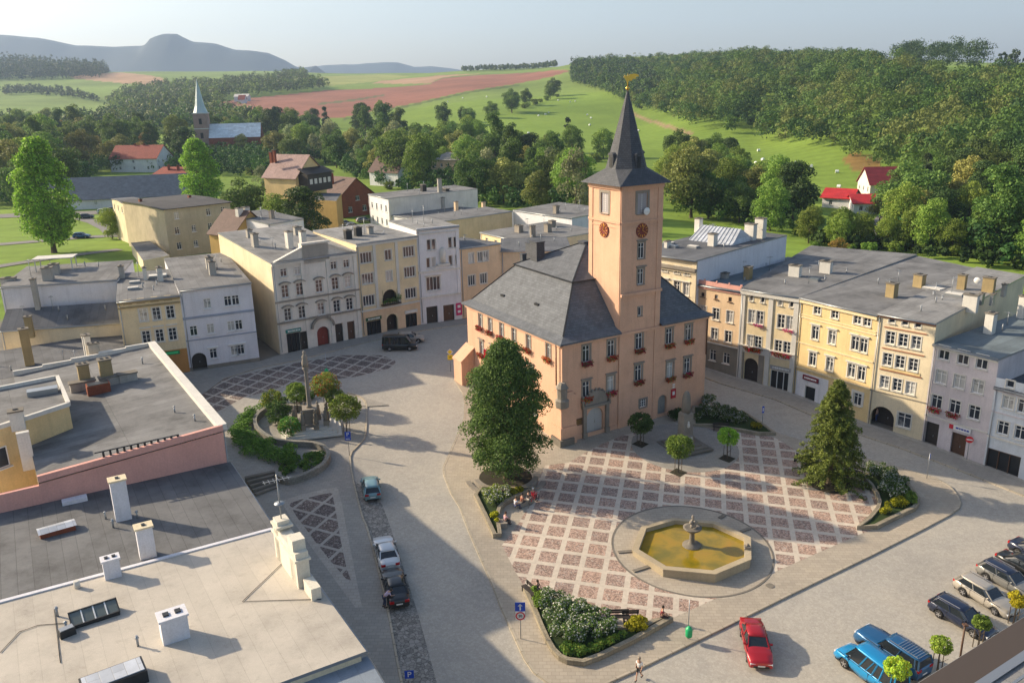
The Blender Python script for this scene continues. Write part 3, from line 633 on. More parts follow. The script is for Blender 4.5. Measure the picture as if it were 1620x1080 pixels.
def build_ground():
    cs = np.concatenate([np.linspace(-1.9, -.66, 45)[:-1], np.linspace(-.66, .66, 430), np.linspace(.66, 1.9, 45)[1:]])
    ys = np.concatenate([np.linspace(-60, 8, 8)[:-1], 8*(4600/8.)**np.linspace(0, 1, 330)])
    vs = []; co = []
    for y in ys:
        for c in cs:
            x = c*max(y, 40.0); vs.append((x, y, gz(x, y)))
    V = np.array(vs); nx = len(cs); ny = len(ys)
    idx = np.arange(nx*ny).reshape(ny, nx); q = np.stack([idx[:-1, :-1], idx[:-1, 1:], idx[1:, 1:], idx[1:, :-1]], -1).reshape(-1, 4)
    me = bpy.data.meshes.new('ground'); me.vertices.add(len(V)); me.vertices.foreach_set('co', V.astype('f').ravel())
    me.loops.add(q.size); me.loops.foreach_set('vertex_index', q.ravel().astype('i')); me.polygons.add(len(q))
    me.polygons.foreach_set('loop_start', np.arange(0, q.size, 4, dtype='i')); me.polygons.foreach_set('loop_total', np.full(len(q), 4, dtype='i')); me.polygons.foreach_set('use_smooth', [True]*len(q))
    me.update(calc_edges=True)
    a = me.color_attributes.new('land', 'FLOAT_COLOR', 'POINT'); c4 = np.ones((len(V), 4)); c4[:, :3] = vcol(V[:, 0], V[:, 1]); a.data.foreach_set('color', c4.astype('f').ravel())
    m, t, nd, lk, p = _new('land'); at = nd.new('ShaderNodeAttribute'); at.attribute_name = 'land'; ob = _coord(nd)
    n1 = _noise(nd, lk, ob, .012, 8, .65, .5); r1 = _ramp(nd, [(.3, (.75, .78, .7)), (.7, (1.2, 1.15, 1.1))]); lk.new(n1.outputs[0], r1.inputs[0])
    o = _mix(nd, lk, 1.0, at.outputs[0], r1.outputs[0], 'MULTIPLY')
    n2 = _noise(nd, lk, ob, .3, 8, .7); r2 = _ramp(nd, [(.3, (.82,)*3), (.7, (1.12,)*3)]); lk.new(n2.outputs[0], r2.inputs[0])
    o = _mix(nd, lk, 1.0, o, r2.outputs[0], 'MULTIPLY')
    w = nd.new('ShaderNodeTexWave'); w.inputs['Scale'].default_value = .035; w.inputs['Distortion'].default_value = 3; w.bands_direction = 'Y'; lk.new(ob, w.inputs[0])
    r3 = _ramp(nd, [(0, (.93,)*3), (1, (1.05,)*3)]); lk.new(w.outputs[0], r3.inputs[0]); o = _mix(nd, lk, 1.0, o, r3.outputs[0], 'MULTIPLY')
    lk.new(o, p.inputs['Base Color']); p.inputs['Roughness'].default_value = .95; p.inputs['Specular IOR Level'].default_value = .1
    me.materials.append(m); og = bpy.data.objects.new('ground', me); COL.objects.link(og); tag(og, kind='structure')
build_ground()
# ---------------------------------------------------------------- paving sheets on the sloping town plane
def sheet(name, poly, off, mat, side=None, uvf=None, sidemat=None, kind='structure'):
    """flat sheet following the ground, edges turned down by side"""
    mb = MB(); uvf = uvf or (lambda x, y: (x, y)); a = sum(poly[i][0]*poly[(i+1) % len(poly)][1]-poly[(i+1) % len(poly)][0]*poly[i][1] for i in range(len(poly)))
    if a < 0: poly = poly[::-1]
    import bmesh
    from mathutils.geometry import tessellate_polygon
    P3 = [Vector((x, y, 0)) for x, y in poly]
    for t in tessellate_polygon([P3]):
        pts = [poly[i] for i in t]; ar = (pts[1][0]-pts[0][0])*(pts[2][1]-pts[0][1])-(pts[2][0]-pts[0][0])*(pts[1][1]-pts[0][1])
        if ar < 0: pts = pts[::-1]
        mb.face([(x, y, town(x, y)+off) for x, y in pts], 0, uv=[uvf(x, y) for x, y in pts])
    if side:
        for i in range(len(poly)):
            (x0, y0), (x1, y1) = poly[i], poly[(i+1) % len(poly)]
            mb.face([(x0, y0, town(x0, y0)+off-side), (x1, y1, town(x1, y1)+off-side), (x1, y1, town(x1, y1)+off), (x0, y0, town(x0, y0)+off)], 1)
    o = mb.build(name, [mat, sidemat or mat]); tag(o, kind=kind); return o
def smooth(poly, it=2, closed=True):
    for _ in range(it):
        q = []
        n = len(poly)
        for i in range(n if closed else n-1):
            a, b = poly[i], poly[(i+1) % n]
            q += [(a[0]*.75+b[0]*.25, a[1]*.75+b[1]*.25), (a[0]*.25+b[0]*.75, a[1]*.25+b[1]*.75)]
        if not closed: q = [poly[0]]+q+[poly[-1]]
        poly = q
    return poly
def ribbon(line, w, closed=False):
    """polygon strips (quads) of width w along a line"""
    L = [Vector((*p, 0)) for p in line]; n = len(L); off = []
    for i in range(n):
        a = L[(i-1) % n] if closed or i else L[i]; b = L[(i+1) % n] if closed or i < n-1 else L[i]
        d = (b-a).normalized(); off.append(Vector((-d.y, d.x, 0)))
    return L, off
def curb(name, line, w, h, mat, closed=False, base=0.0, z0=-.2, kind='structure', label=None, cat=None):
    """raised stone strip along a line on the ground"""
    L, off = ribbon(line, w, closed); mb = MB(); n = len(L); acc = 0
    def S(i, s, z): p = L[i]+off[i]*s*w/2; return (p.x, p.y, gz(p.x, p.y)+z)
    for i in range(n if closed else n-1):
        j = (i+1) % n; l = (L[j]-L[i]).length
        mb.face([S(i, -1, base+h), S(j, -1, base+h), S(j, 1, base+h), S(i, 1, base+h)], uv=[(acc, 0), (acc+l, 0), (acc+l, w), (acc, w)])
        mb.face([S(i, -1, z0), S(j, -1, z0), S(j, -1, base+h), S(i, -1, base+h)], uv=[(acc, 0), (acc+l, 0), (acc+l, h), (acc, h)])
        mb.face([S(j, 1, z0), S(i, 1, z0), S(i, 1, base+h), S(j, 1, base+h)], uv=[(acc+l, 0), (acc, 0), (acc, h), (acc+l, h)]); acc += l
    if not closed:
        for i, s in ((0, 1), (n-1, -1)): mb.face([S(i, s, z0), S(i, -s, z0), S(i, -s, base+h), S(i, s, base+h)])
    o = mb.build(name, mat); tag(o, label, cat, kind=kind); return o
M_STREET = paving('street_setts', (.395, .37, .325), 'sett', .2, .08, .86)
M_PARK = paving('rough_setts', (.28, .265, .24), 'sett', .3, .28, .4)
M_PAVE = paving('pavement_slabs', (.4, .35, .28), 'slab', .35, .07, .8)
M_PAVE2 = paving('pavement_grey', (.33, .31, .275), 'slab', .35, .07, .8)
M_CURB = paving('kerb_stone', (.42, .37, .29), 'slab', .8, .08, .6)
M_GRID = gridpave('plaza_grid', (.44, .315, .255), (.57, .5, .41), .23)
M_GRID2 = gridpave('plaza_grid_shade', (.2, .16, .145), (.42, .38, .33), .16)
GTH, GS, GX, GY_ = -0.22512293, 1.98507, 2.8666, 67.966
def uv_grid(x, y):
    u = ((x-GX)*math.cos(GTH)+(y-GY_)*math.sin(GTH))/GS; v = ((x-GX)*math.sin(GTH)-(y-GY_)*math.cos(GTH))/(GS*1.0194); return (u, v)
def uv_grid2(x, y):
    a = math.radians(66); return ((x*math.cos(a)+y*math.sin(a))/2.0, (-x*math.sin(a)+y*math.cos(a))/2.0)
FACEL = [(-43.5, 107), (-40.3, 88.9), (-24.0, 63.5), (-8.5, 37.8), (-4, 30)]
street = [(-41.5, 88), (-24, 62.5), (-8.5, 37), (0, 22), (40, 22), (64, 60), (50, 79), (45.4, 85.2), (41.3, 89.8), (35.5, 98.7), (29.7, 104), (26, 108), (20, 116), (8, 127), (-4, 127.5), (-14.2, 125.6), (-22.4, 119.9), (-32.7, 112), (-35, 109.6), (-43.3, 105.8), (-50, 100)]
sheet('street', street, .02, M_STREET)
PL = [(-6.27, 97.87), (-5.9, 94.96), (-5.79, 90.95), (-6.46, 85.48), (-7.4, 78.89), (-7.23, 77.28), (-6.29, 73.61), (-5.29, 71.01), (-4.28, 66.99), (-3.32, 63.53), (-2.6, 61.05), (-1.99, 58.98), (-1.31, 56.24), (-0.53, 53.56), (0.44, 50.29), (1.03, 49.02), (1.84, 48.17), (2.71, 47.45), (3.84, 46.98), (5.08, 47.32), (6.35, 48.15), (8.26, 49.25), (15.26, 53.55), (22, 57.78), (30.78, 63.18), (36.84, 67.03), (40.57, 69.49), (42.16, 70.72), (42.88, 71.76), (43.31, 73.07), (43.44, 74.79), (42.86, 76.45), (38.97, 79.54), (33.72, 83.46), (30.44, 86.27), (27.44, 90.96), (23.25, 94.97), (14.03, 91.31), (4.79, 84.7), (-2.5, 94.96), (-7.75, 102.65)]
sheet('pavement', PL, .13, M_PAVE, side=.13, sidemat=M_CURB)
curb('kerb', [(-6.27, 97.87), (-5.9, 94.96), (-5.79, 90.95), (-6.46, 85.48), (-7.4, 78.89), (-7.23, 77.28), (-6.29, 73.61), (-5.29, 71.01), (-4.28, 66.99), (-3.32, 63.53), (-2.6, 61.05), (-1.99, 58.98), (-1.31, 56.24), (-0.53, 53.56), (0.44, 50.29), (1.03, 49.02), (1.84, 48.17), (2.71, 47.45), (3.84, 46.98), (5.08, 47.32), (6.35, 48.15), (8.26, 49.25), (15.26, 53.55), (22, 57.78), (30.78, 63.18), (36.84, 67.03), (40.57, 69.49), (42.16, 70.72), (42.88, 71.76), (43.31, 73.07), (43.44, 74.79), (42.86, 76.45), (38.97, 79.54), (33.72, 83.46), (30.44, 86.27)], .2, .145, M_CURB)
GR = [(-1.29, 64.58), (-0.17, 60.78), (0.81, 57.82), (2.9, 54.35), (6.55, 52.56), (11.8, 54.7), (20.71, 60.13), (30.55, 66.01), (33.15, 67.45), (35.1, 71.31), (35.46, 75.55), (31.3, 79.55), (30.46, 82.86), (29.41, 85.47), (24.02, 89.23), (21.38, 90.61), (12.23, 86.27), (9.48, 83.93), (7.57, 81.99), (5.71, 79.85), (3.14, 79.15), (2.22, 75.58), (1.54, 73.96), (1.34, 71.35), (0.2, 68.03)]
sheet('plaza', GR, .134, M_GRID, uvf=uv_grid)
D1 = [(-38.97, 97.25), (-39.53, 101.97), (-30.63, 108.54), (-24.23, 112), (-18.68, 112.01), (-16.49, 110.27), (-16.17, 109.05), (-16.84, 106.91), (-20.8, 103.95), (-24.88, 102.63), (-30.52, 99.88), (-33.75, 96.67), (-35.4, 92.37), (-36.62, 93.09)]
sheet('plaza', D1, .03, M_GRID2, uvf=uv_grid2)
D2 = smooth([(-22.38, 71.38), (-22.25, 72.55), (-17.93, 74.85), (-17.35, 74.11), (-13.7, 61.25), (-11.67, 54.46), (-15.74, 60.81)], 1); D2i = smooth([(-21.6, 71.15), (-21.5, 71.96), (-18.09, 73.74), (-17.81, 73.26), (-14.67, 62.15), (-13.31, 58.67), (-16.46, 63.08)], 1)
PI2 = smooth([(-20.91, 98.46), (-19.04, 97.26), (-18.05, 95.52), (-17.39, 91.3), (-16.66, 85.8), (-17.17, 83.79), (-17.73, 81.86), (-17.07, 78.89), (-16.46, 76.5), (-14.3, 69.13), (-13.58, 67.53), (-10.34, 56.73), (-8.21, 48.07), (-6.53, 42.6)], 1, False)
LEFTP = PI2+[(-7.6, 37), (-23.6, 62.2), (-31, 74), (-33.5, 80), (-29, 88), (-22, 93.5), (-15.2, 94.6)]
sheet('pavement', LEFTP, .13, M_PAVE2, side=.13, sidemat=M_CURB)
curb('kerb', PI2, .2, .145, M_CURB)
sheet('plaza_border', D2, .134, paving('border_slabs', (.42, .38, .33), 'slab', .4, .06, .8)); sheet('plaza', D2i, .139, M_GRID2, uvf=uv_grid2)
# row pavements
RP = [(26, 107.4), (29.2, 103.4), (35, 98.0), (40.7, 89.1), (44.9, 84.5), (49, 78.9), (60, 64), (57.5, 62), (46.6, 77.6), (42.5, 83), (38.2, 87.5), (32.6, 96.4), (27, 101.6), (24, 105.5)]
sheet('pavement', RP, .12, M_PAVE2, side=.12, sidemat=M_CURB); curb('kerb', [(24, 105.5), (27, 101.6), (32.6, 96.4), (38.2, 87.5), (42.5, 83), (46.6, 77.6), (57.5, 62)], .2, .135, M_CURB)
LP = [(-41, 89), (-39.5, 95), (-38, 103), (-34.5, 107), (-30, 109.8), (-21.5, 117.2), (-13.5, 122.8), (-6.5, 126), (-7, 128.4), (-14.4, 125.3), (-22.8, 119.5), (-33, 111.9), (-34.9, 109.5), (-43, 105.6), (-46, 96)]
sheet('pavement', LP, .12, M_PAVE2, side=.12, sidemat=M_CURB)
PK = [(-16.31, 76.37), (-12.84, 71.71), (-11.46, 67.63), (-7.7, 55.27), (-5.72, 48.07), (-4.61, 43.61), (-6.83, 43.62), (-8.12, 48.07), (-10.24, 56.73), (-13.46, 67.53), (-14.18, 69.13)]
sheet('road', PK, .026, M_PARK)
def ngon(c, r, n=40, sx=1, sy=1): return [(c[0]+r*sx*math.cos(2*math.pi*k/n), c[1]+r*sy*math.sin(2*math.pi*k/n)) for k in range(n)]
FC = (15.31, 64.16)
MC = (18.65, 83.47)
sheet('pavement', ngon(MC, 5.8), .139, M_PAVE2)
o = sheet('pavement', ngon(FC, 6.9, 64), .142, M_PAVE)
curb('kerb', ngon(FC, 6.9, 64), .16, .16, STONE2, closed=True)
# ---------------------------------------------------------------- mountains and hills beyond the fields
def ridge(name, pts, depth, mat, seed=0):
    """pts: (x/y ratio, distance, top height)"""
    mb = MB(); rs = random.Random(seed); rows = []
    xs = np.linspace(pts[0][0], pts[-1][0], 150); D = np.interp(xs, [p[0] for p in pts], [p[1] for p in pts]); Hh = np.interp(xs, [p[0] for p in pts], [p[2] for p in pts])
    prof = [(-1, .0), (-.75, .12), (-.5, .38), (-.28, .72), (-.1, .95), (0, 1), (.3, .8), (1, 0)]
    for t, k in prof:
        row = []
        for i, c in enumerate(xs):
            y = D[i]+t*depth; Hs = Hh[i] if k > .9 else float(np.mean(Hh[max(0, i-int(14*(1.3-k))):i+int(14*(1.3-k))+1])); z = 60+(Hs-60)*k+(4*math.sin(i*.5+t*5)+3*math.sin(i*.21+t*3))*(k if k < 1 else .2); row.append((c*D[i]*(1+t*.02), y, z-70*(k == 0)))
        rows.append(row)
    for a, b in zip(rows, rows[1:]):
        for i in range(len(xs)-1): mb.face([a[i], a[i+1], b[i+1], b[i]], sm=True)
    return tag(mb.build(name, mat, weld=True), kind='structure')
m_h = leafmat('wooded_slope', (.012, .022, .02), (.02, .035, .03), (.03, .048, .035), 0)
RG = [(-0.7516, 5200, 402.2), (-0.6434, 5200, 418.4), (-0.5712, 5200, 435.0), (-0.5291, 5200, 412.9), (-0.4877, 5200, 366.2), (-0.4449, 5200, 354.4), (-0.4126, 5200, 354.4), (-0.4028, 5200, 370.9), (-0.3968, 5200, 405.4), (-0.3872, 5200, 418.3), (-0.3715, 5200, 416.6), (-0.3634, 5200, 394.7), (-0.3547, 5200, 372.7), (-0.3299, 5200, 359.4), (-0.3077, 5200, 321.7), (-0.2878, 5200, 312.4), (-0.2700, 5200, 299.9), (-0.2528, 5200, 258.9), (-0.2405, 5200, 218.3), (-0.2319, 5200, 213.8), (-0.2173, 5200, 222.9)]
RG2 = [(-0.2684, 6800, 249.7), (-0.2319, 6800, 267.8), (-0.2028, 6800, 282.3), (-0.1738, 6800, 282.8), (-0.1447, 6800, 292.6), (-0.1231, 6800, 289.5), (-0.1053, 6800, 254.2), (-0.0871, 6800, 256.3), (-0.0655, 6800, 239.1), (-0.0475, 6800, 217.7), (-0.0077, 6800, 183.7), (0.0359, 6800, 158.6)]
ridge('mountain', RG, 900, m_h, 1); ridge('mountain', RG2, 900, m_h, 2)

# ---------------------------------------------------------------- town hall
M_HALL = plaster('hall_plaster', (.66, .4, .27), .12, .5)
M_SLATE = slate('hall_slate', (.12, .13, .145), .8, .5, .32); M_COPP = slate('spire_slate', (.085, .09, .1), .75, .3, .22)
CLK = plain('clock_red', (.16, .02, .012), .5); GOLD = plain('gilt', (.75, .5, .1), .25, .9)
HC = Vector((5.3, 84.2)); HB = Vector((.863, .505)); HA = Vector((-.505, .863)); HBL, HAL = 20.8, 21.8; HZ0, HZE = .85, 12.45
hall = empty('town_hall', (HC.x, HC.y, HZ0), 0, 'peach town hall with tall clock tower, slate roofs and red geraniums under its windows', 'town hall')
def H2(u, v): p = HC+HB*u+HA*v; return (p.x, p.y)
def H3(u, v, z): return (*H2(u, v), z)
def hinv(o):  # parts are given in world coordinates; parent sits at HC
    o.location = Vector(o.location)-hall.location; return o
hw = MB(); hst = MB()
front = Facade(H2(0, 0), H2(HBL, 0), -1.2, HZE-.1); left = Facade(H2(0, HAL), H2(0, 0), -1.2, HZE-.1); right = Facade(H2(HBL, 0), H2(HBL, HAL), -1.2, HZE-.1); backf = Facade(H2(HBL, HAL), H2(0, HAL), -1.2, HZE-.1)
FA, FB_ = (5.3, 84.2), (23.25, 94.7)
hk = dict(cols=2, rows=2, surround=STONE, lintel=True, trim=.2)
hparts = []
def hwin(fc, u, z, w=.95, h=1.9, fl=True, fcol='red', **k):
    kk = dict(hk); kk.update(k); o = fc.win(hall, u, z, w, h, **kk)
    if o is None: return
    hinv(o)
    if fl:
        b = inst('flower_box', FLB[R.randrange(len(FLB))], hall, Vector(fc.P(u, z-h/2-.12, .22))-hall.location, fc.rz)
        bx = MB(); bx.box((0, 0, -.1), (w+.3, .26, .22)); bx.build('planter_box', BROWN, b)
FLB = []
for k in range(3):
    cl = [((i-3)*.2, -.08+.05*math.sin(i*2+k), .12-.3*(i % 2), .27-.02*abs(i-3)) for i in range(7)]
    p, d = clump_pts(cl, 330, 40+k, low=.9); FLB.append(leaf_mesh('flower_box', [lmat('red'), lmat('hedge')], p, d, .13, 60+k, 1.1, two=.22))
for r_, (z, us) in enumerate([(10.75, [3.18, 6.57, 14.94, 17.88]), (6.61, [3.2, 6.55, 15.21, 17.9])]):
    for u in us: hwin(front, u, z)
hinv(front.door(hall, [(2.14, [4.44])][0][1][0], 1.05, 2.3, 3.2, plain('pale_door', (.42, .43, .42), .6), arch=True, label='pale grey double door under carved portal'))
hinv(front.door(hall, [(2.07, [14.21])][0][1][0], 1.0, 1.35, 2.7, plain('grey_door', (.25, .25, .23), .6), arch=True))
LA_, LB_ = (-5.71, 103.01), (5.3, 84.2)
for z, us in [(10.96, [3.61, 6.11, 8.9, 11.77, 14.99, 19.13]), (7.41, [3.69])]:
    for u in us: hwin(left, u, z, .85, 1.7)
zz, uu = [(7.41, [3.69])][0]
for u in (6.5, 9.5, 12.5, 15.5): hwin(left, u, zz, .85, 1.7)
for u in (4, 10, 16): hwin(left, u, 3.0, 1.0, 1.5, False, lintel=False)
for z in (4.9, 9.0):
    for u in (3, 7, 11, 15, 19): hwin(right, u, z)
    for u in (3, 7, 11, 15, 18.5): hwin(backf, u, z)
ZT_ = [[(10.94, [2.35])][0][0], [(7.15, [2.46])][0][0], [(3.32, [3.64])][0][0]]
for z in ZT_: front.holes.append((9.2, 12.6, z-1.1, min(z+1.1, 12.2), 0))
for f in (front, left, right, backf): f.wall(hw)
for f in (front, left, right, backf): f.band(hst, HZE-.25, .3, .3); f.band(hst, .9, 1.1, .06, mi=1)
# portal
u0 = [(2.14, [4.44])][0][1][0]; pm = MB()
for s in (-1, 1):
    front.pil(pm, u0+s*1.55, .9, 4.5, .42, .3); front.pil(pm, u0+s*1.55, 1.0, 1.6, .55, .38)
    c = front.P(u0+s*1.8, 5.0, .2); pm.lathe((c[0], c[1], 4.75), [(.22, 0), (.15, .3), (.26, .55), (.1, .9), (.16, 1.1), (.02, 1.3)], 8)
front.band(pm, 4.6, .3, .4, u0-1.9, u0+1.9); front.band(pm, 4.98, .45, .2, u0-1.5, u0+1.5)
N = 10
for k in range(N):   # carved gable
    a0 = math.pi*k/N; a1 = math.pi*(k+1)/N
    p = [front.P(u0-1.35*math.cos(a0), 5.2+1.15*math.sin(a0)), front.P(u0-1.35*math.cos(a1), 5.2+1.15*math.sin(a1)), front.P(u0, 5.2)]
    q = [(x+front.n.x*.25, y+front.n.y*.25, z) for x, y, z in p]; pm.face(q); pm.face([p[0], p[1], q[1], q[0]])
for k in range(9):
    a = math.pi*(k+.5)/9; c = front.P(u0-1.4*math.cos(a), 5.2+1.2*math.sin(a), .12); pm.lathe((c[0], c[1], c[2]-.15), [(.05, 0), (.19, .1), (.17, .25), (.04, .36)], 6)
hinv(pm.build('portal', STONE, hall))
# tower
TU0, TU1, TV1, TZ = 7.6, 13.3, 5.7, 28.5
tf = [Facade(H2(TU0, -.06), H2(TU1, -.06), HZ0-1, TZ), Facade(H2(TU0-.0, TV1), H2(TU0, -.06), HZE-.2, TZ), Facade(H2(TU1, -.06), H2(TU1, TV1), HZE-.2, TZ), Facade(H2(TU1, TV1), H2(TU0, TV1), HZE-.2, TZ)]
_l = MB(); _l.box((0, .12, 0), (1.3, .04, 2.15))
for k in range(9): _l.box((0, .09, -.95+k*.24), (1.25, .05, .06))
LOUVRE = _l.mesh('pane', plain('grey_shutter', (.34, .32, .33), .7)); tw = MB(); tt = MB(); c0 = (TU1-TU0)/2
tl = dict(cols=2, rows=2, surround=STONE, lintel=True, trim=.16)
A_T, B_T = (12.23, 88.19), (17.2, 91.09)
for z, us in [(21.28, [2.1]), (18.39, [2.14])]:
    hinv(tf[0].win(hall, c0, z, .85, 1.75, **tl))
hinv(tf[0].win(hall, c0, [(14.42, [2.25])][0][0], .5, 1.0, cols=1, rows=1, surround=STONE, lintel=False))
hwin(tf[0], c0, [(10.94, [2.35])][0][0]); hwin(tf[0], c0, [(7.15, [2.46])][0][0])
for z, us in [(3.32, [3.64])]:
    for u in us: hwin(tf[0], u, z, .95, .95, False, lintel=False, rows=3, cols=3)
zl = [(26.4, [2.34])][0][0]; zc = [(23.48, [2.25])][0][0]
for f in tf: 
    o = f.win(hall, c0, zl, 1.35, 2.2, pane=LOUVRE, cols=2, rows=1, surround=STONE, lintel=False, trim=.3)
    if o: hinv(o)
for f in tf: f.wall(tw)
for z in (zl-1.9,):
    for f in tf: f.band(tt, z, .22, .16); f.band(tt, z-.55, .1, .08, .6, c0*2-.6)
for f in tf:
    f.band(tt, TZ-.25, .5, .22)
    for u in (.35, c0*2-.35): f.pil(tt, u, HZE+.3 if f is not tf[0] else HZ0-.3, TZ-.5, .7, .07)
tf[0].band(tt, [(16.61, [2.63])][0][0], .3, .35)
hinv(tw.build('tower', M_HALL, hall)); hinv(tt.build('tower_moulding', M_HALL, hall))
for f in tf[:3]:
    dk = MB(); c = Vector((0, 0, 0)); n = 24
    ring = lambda r, y: [(math.cos(2*math.pi*k/n)*r, y, math.sin(2*math.pi*k/n)*r) for k in range(n)]
    dk.rings([ring(.8, 0), ring(.8, -.1), ring(.02, -.1)], 0, cap=False, sm=False)
    for k in range(12): a = math.pi*k/6; dk.beam((math.cos(a)*.46, -.12, math.sin(a)*.46), (math.cos(a)*.72, -.12, math.sin(a)*.72), .1, .04, 1)
    dk.beam((0, -.14, 0), (.08, -.14, .55), .07, .03, 1); dk.beam((0, -.15, 0), (.33, -.15, -.16), .09, .03, 1); dk.lathe((0, -.12, 0), [(.02, 0), (.1, .0)], 8, 1)
    o = dk.build('clock', [CLK, plain('clock_gold', (.75, .36, .05), .5)], hall, f.P(c0, zc, .02), f.rz); hinv(o)
# spire: skirt roof, dormers, octagonal needle, vane
sp = MB(); ov = .75; cc = (TU0+TU1)/2, (TV1-.06)/2
def sq(r, z): return [H3(cc[0]+a*r, cc[1]+b*r, z) for a, b in ((-1, -1), (1, -1), (1, 1), (-1, 1))]
def oc(r, z, k=.4142): return [H3(cc[0]+a*r, cc[1]+b*r, z) for a, b in ((-k, -1), (k, -1), (1, -k), (1, k), (k, 1), (-k, 1), (-1, k), (-1, -k))]
hf = (TU1-TU0)/2; Q = sq(hf+ov, TZ-.05); O = oc(2.15, TZ+1.5)
sp.face(list(reversed(Q)))
for i in range(4):
    a, b = Q[i], Q[(i+1) % 4]; sp.face([a, b, O[2*i+1], O[2*i]]); sp.face([b, O[(2*i+2) % 8], O[2*i+1]])
O3 = oc(.06, TZ+9.6)
for P0, P1 in ((O, O3),):
    for i in range(8): sp.face([P0[i], P0[(i+1) % 8], P1[(i+1) % 8], P1[i]])
spire = hinv(sp.build('spire', M_COPP, hall))
for i, (a, b) in enumerate(((0, -1), (1, 0), (0, 1), (-1, 0))):
    d = MB(); c = Vector(H3(cc[0]+a*1.75, cc[1]+b*1.8, TZ+1.45)); rz = math.atan2(HB.y, HB.x)+i*math.pi/2
    d.box((0, .1, .75), (.75, .9, 1.5), 0, 0); d.rings([[(math.cos(t)*.45, yy, 1.5+math.sin(t)*.3) for t in [math.pi*k/8 for k in range(9)]] for yy in (-.45, .7)], 0, close=False, cap=True)
    d.box((0, -.36, .75), (.45, .05, 1.2), 0, 1); o = d.build('dormer', [M_COPP, DARKM], hall, tuple(c), rz); hinv(o)
v = MB(); c = Vector(H3(cc[0], cc[1], TZ+9.4)); v.tube([c, c+Vector((0, 0, 1.9))], [.09, .04], 6); v.lathe(tuple(c+Vector((0, 0, .35))), [(.05, -.2), (.24, -.05), (.24, .1), (.05, .25)], 10)
zz0 = c+Vector((0, 0, 1.25))     # gilded beast-shaped weather vane
S = [(-.2, 0), (-.5, .25), (-.35, .5), (-.05, .35), (.2, .55), (.75, .6), (1.15, .5), (1.2, .3), (.8, .25), (.95, .05), (.6, .1), (.35, -.15), (.1, -.1), (.05, -.35), (-.1, -.3)]
dv = Vector((1, .15, 0)).normalized(); nv = Vector((-dv.y, dv.x, 0))
for s in (-1, 1):
    P_ = [zz0+dv*x+Vector((0, 0, z))+nv*.06*s for x, z in S]; v.face(P_ if s > 0 else P_[::-1])
for i in range(len(S)): (x0, z0), (x1, z1) = S[i], S[(i+1) % len(S)]; v.face([zz0+dv*x0+Vector((0, 0, z0))-nv*.06, zz0+dv*x1+Vector((0, 0, z1))-nv*.06, zz0+dv*x1+Vector((0, 0, z1))+nv*.06, zz0+dv*x0+Vector((0, 0, z0))+nv*.06])
hinv(v.build('weather_vane', GOLD, hall))
# main roof: steep hipped lower slope, short kink, shallower upper part
rf = MB(); OV = .55
def rect(i, z): return [H3(i-0, i, z), H3(HBL-i, i, z), H3(HBL-i, HAL-i, z), H3(i, HAL-i, z)]
R0 = rect(-OV, HZE-.1); R1 = rect(.5, HZE+.55); R2 = rect(4.6, HZE+5.1); R2b = rect(4.75, HZE+4.95); 
RM = [H3(10.4, 10.2, HZE+8.0), H3(10.4, HAL-10.2, HZE+8.0)]
R00 = rect(-OV, HZE+.08)
def fs(P, u):   # point on the front line of a ring at hall coordinate u
    a, b = Vector(P[0]), Vector(P[1]); ua = (a-HC.to_3d()).dot(HB.to_3d()); ub = (b-HC.to_3d()).dot(HB.to_3d()); return tuple(a.lerp(b, (u-ua)/(ub-ua)))
for P0, P1 in ((R0, R00), (R00, R1), (R1, R2)):
    for i in range(1, 4): rf.face([P0[i], P0[(i+1) % 4], P1[(i+1) % 4], P1[i]])
    rf.face([P0[0], fs(P0, TU0), fs(P1, TU0), P1[0]]); rf.face([fs(P0, TU1), P0[1], P1[1], fs(P1, TU1)])
U = rect(4.45, HZE+5.22); 
for i in range(4): rf.face([R2[i], R2[(i+1) % 4], U[(i+1) % 4], U[i]])
rf.face([U[0], U[1], RM[0]]); rf.face([U[1], U[2], RM[1], RM[0]]); rf.face([U[2], U[3], RM[1]]); rf.face([U[3], U[0], RM[0], RM[1]])
roof = hinv(rf.build('roof', M_SLATE, hall))
rc = MB()
for a, b in ((R1[0], R2[0]), (R1[1], R2[1]), (R1[2], R2[2]), (R1[3], R2[3]), (U[0], RM[0]), (U[3], RM[1]), (RM[0], RM[1]), (U[0], U[1]), (U[3], U[0])): rc.beam(Vector(a)+Vector((0, 0, .04)), Vector(b)+Vector((0, 0, .04)), .16, .1)
hinv(rc.build('ridge_cap', DARKM, hall))
def on_hall(w, u, v, z): return Vector(H3(u, v, z))-hall.location
for u, v, z, w, d, h in ((6.4, 14.8, HZE+5.6, 1.15, 1.5, 2.6), (8.2, 19.2, HZE+5.0, .9, 1.2, 2.2), (6.0, 17.5, HZE+5.2, .6, .6, 1.1), (13.5, 15, HZE+5.8, .9, 1.2, 1.6)):
    m = MB(); m.box((0, 0, h/2-1), (w, d, h+2)); m.box((0, 0, h+.05), (w+.14, d+.14, .1)); m.build('chimney', M_COPP, hall, on_hall(0, u, v, z), math.atan2(HB.y, HB.x))
for u, v in ((2.2, 8.2), (1.9, 15.5)):
    m = MB(); m.box((0, 0, .1), (.5, .8, .25)); m.build('skylight', DARKM, hall, on_hall(0, u, v, HZE+2.0+(u-2)*1.1), math.atan2(HB.y, HB.x))
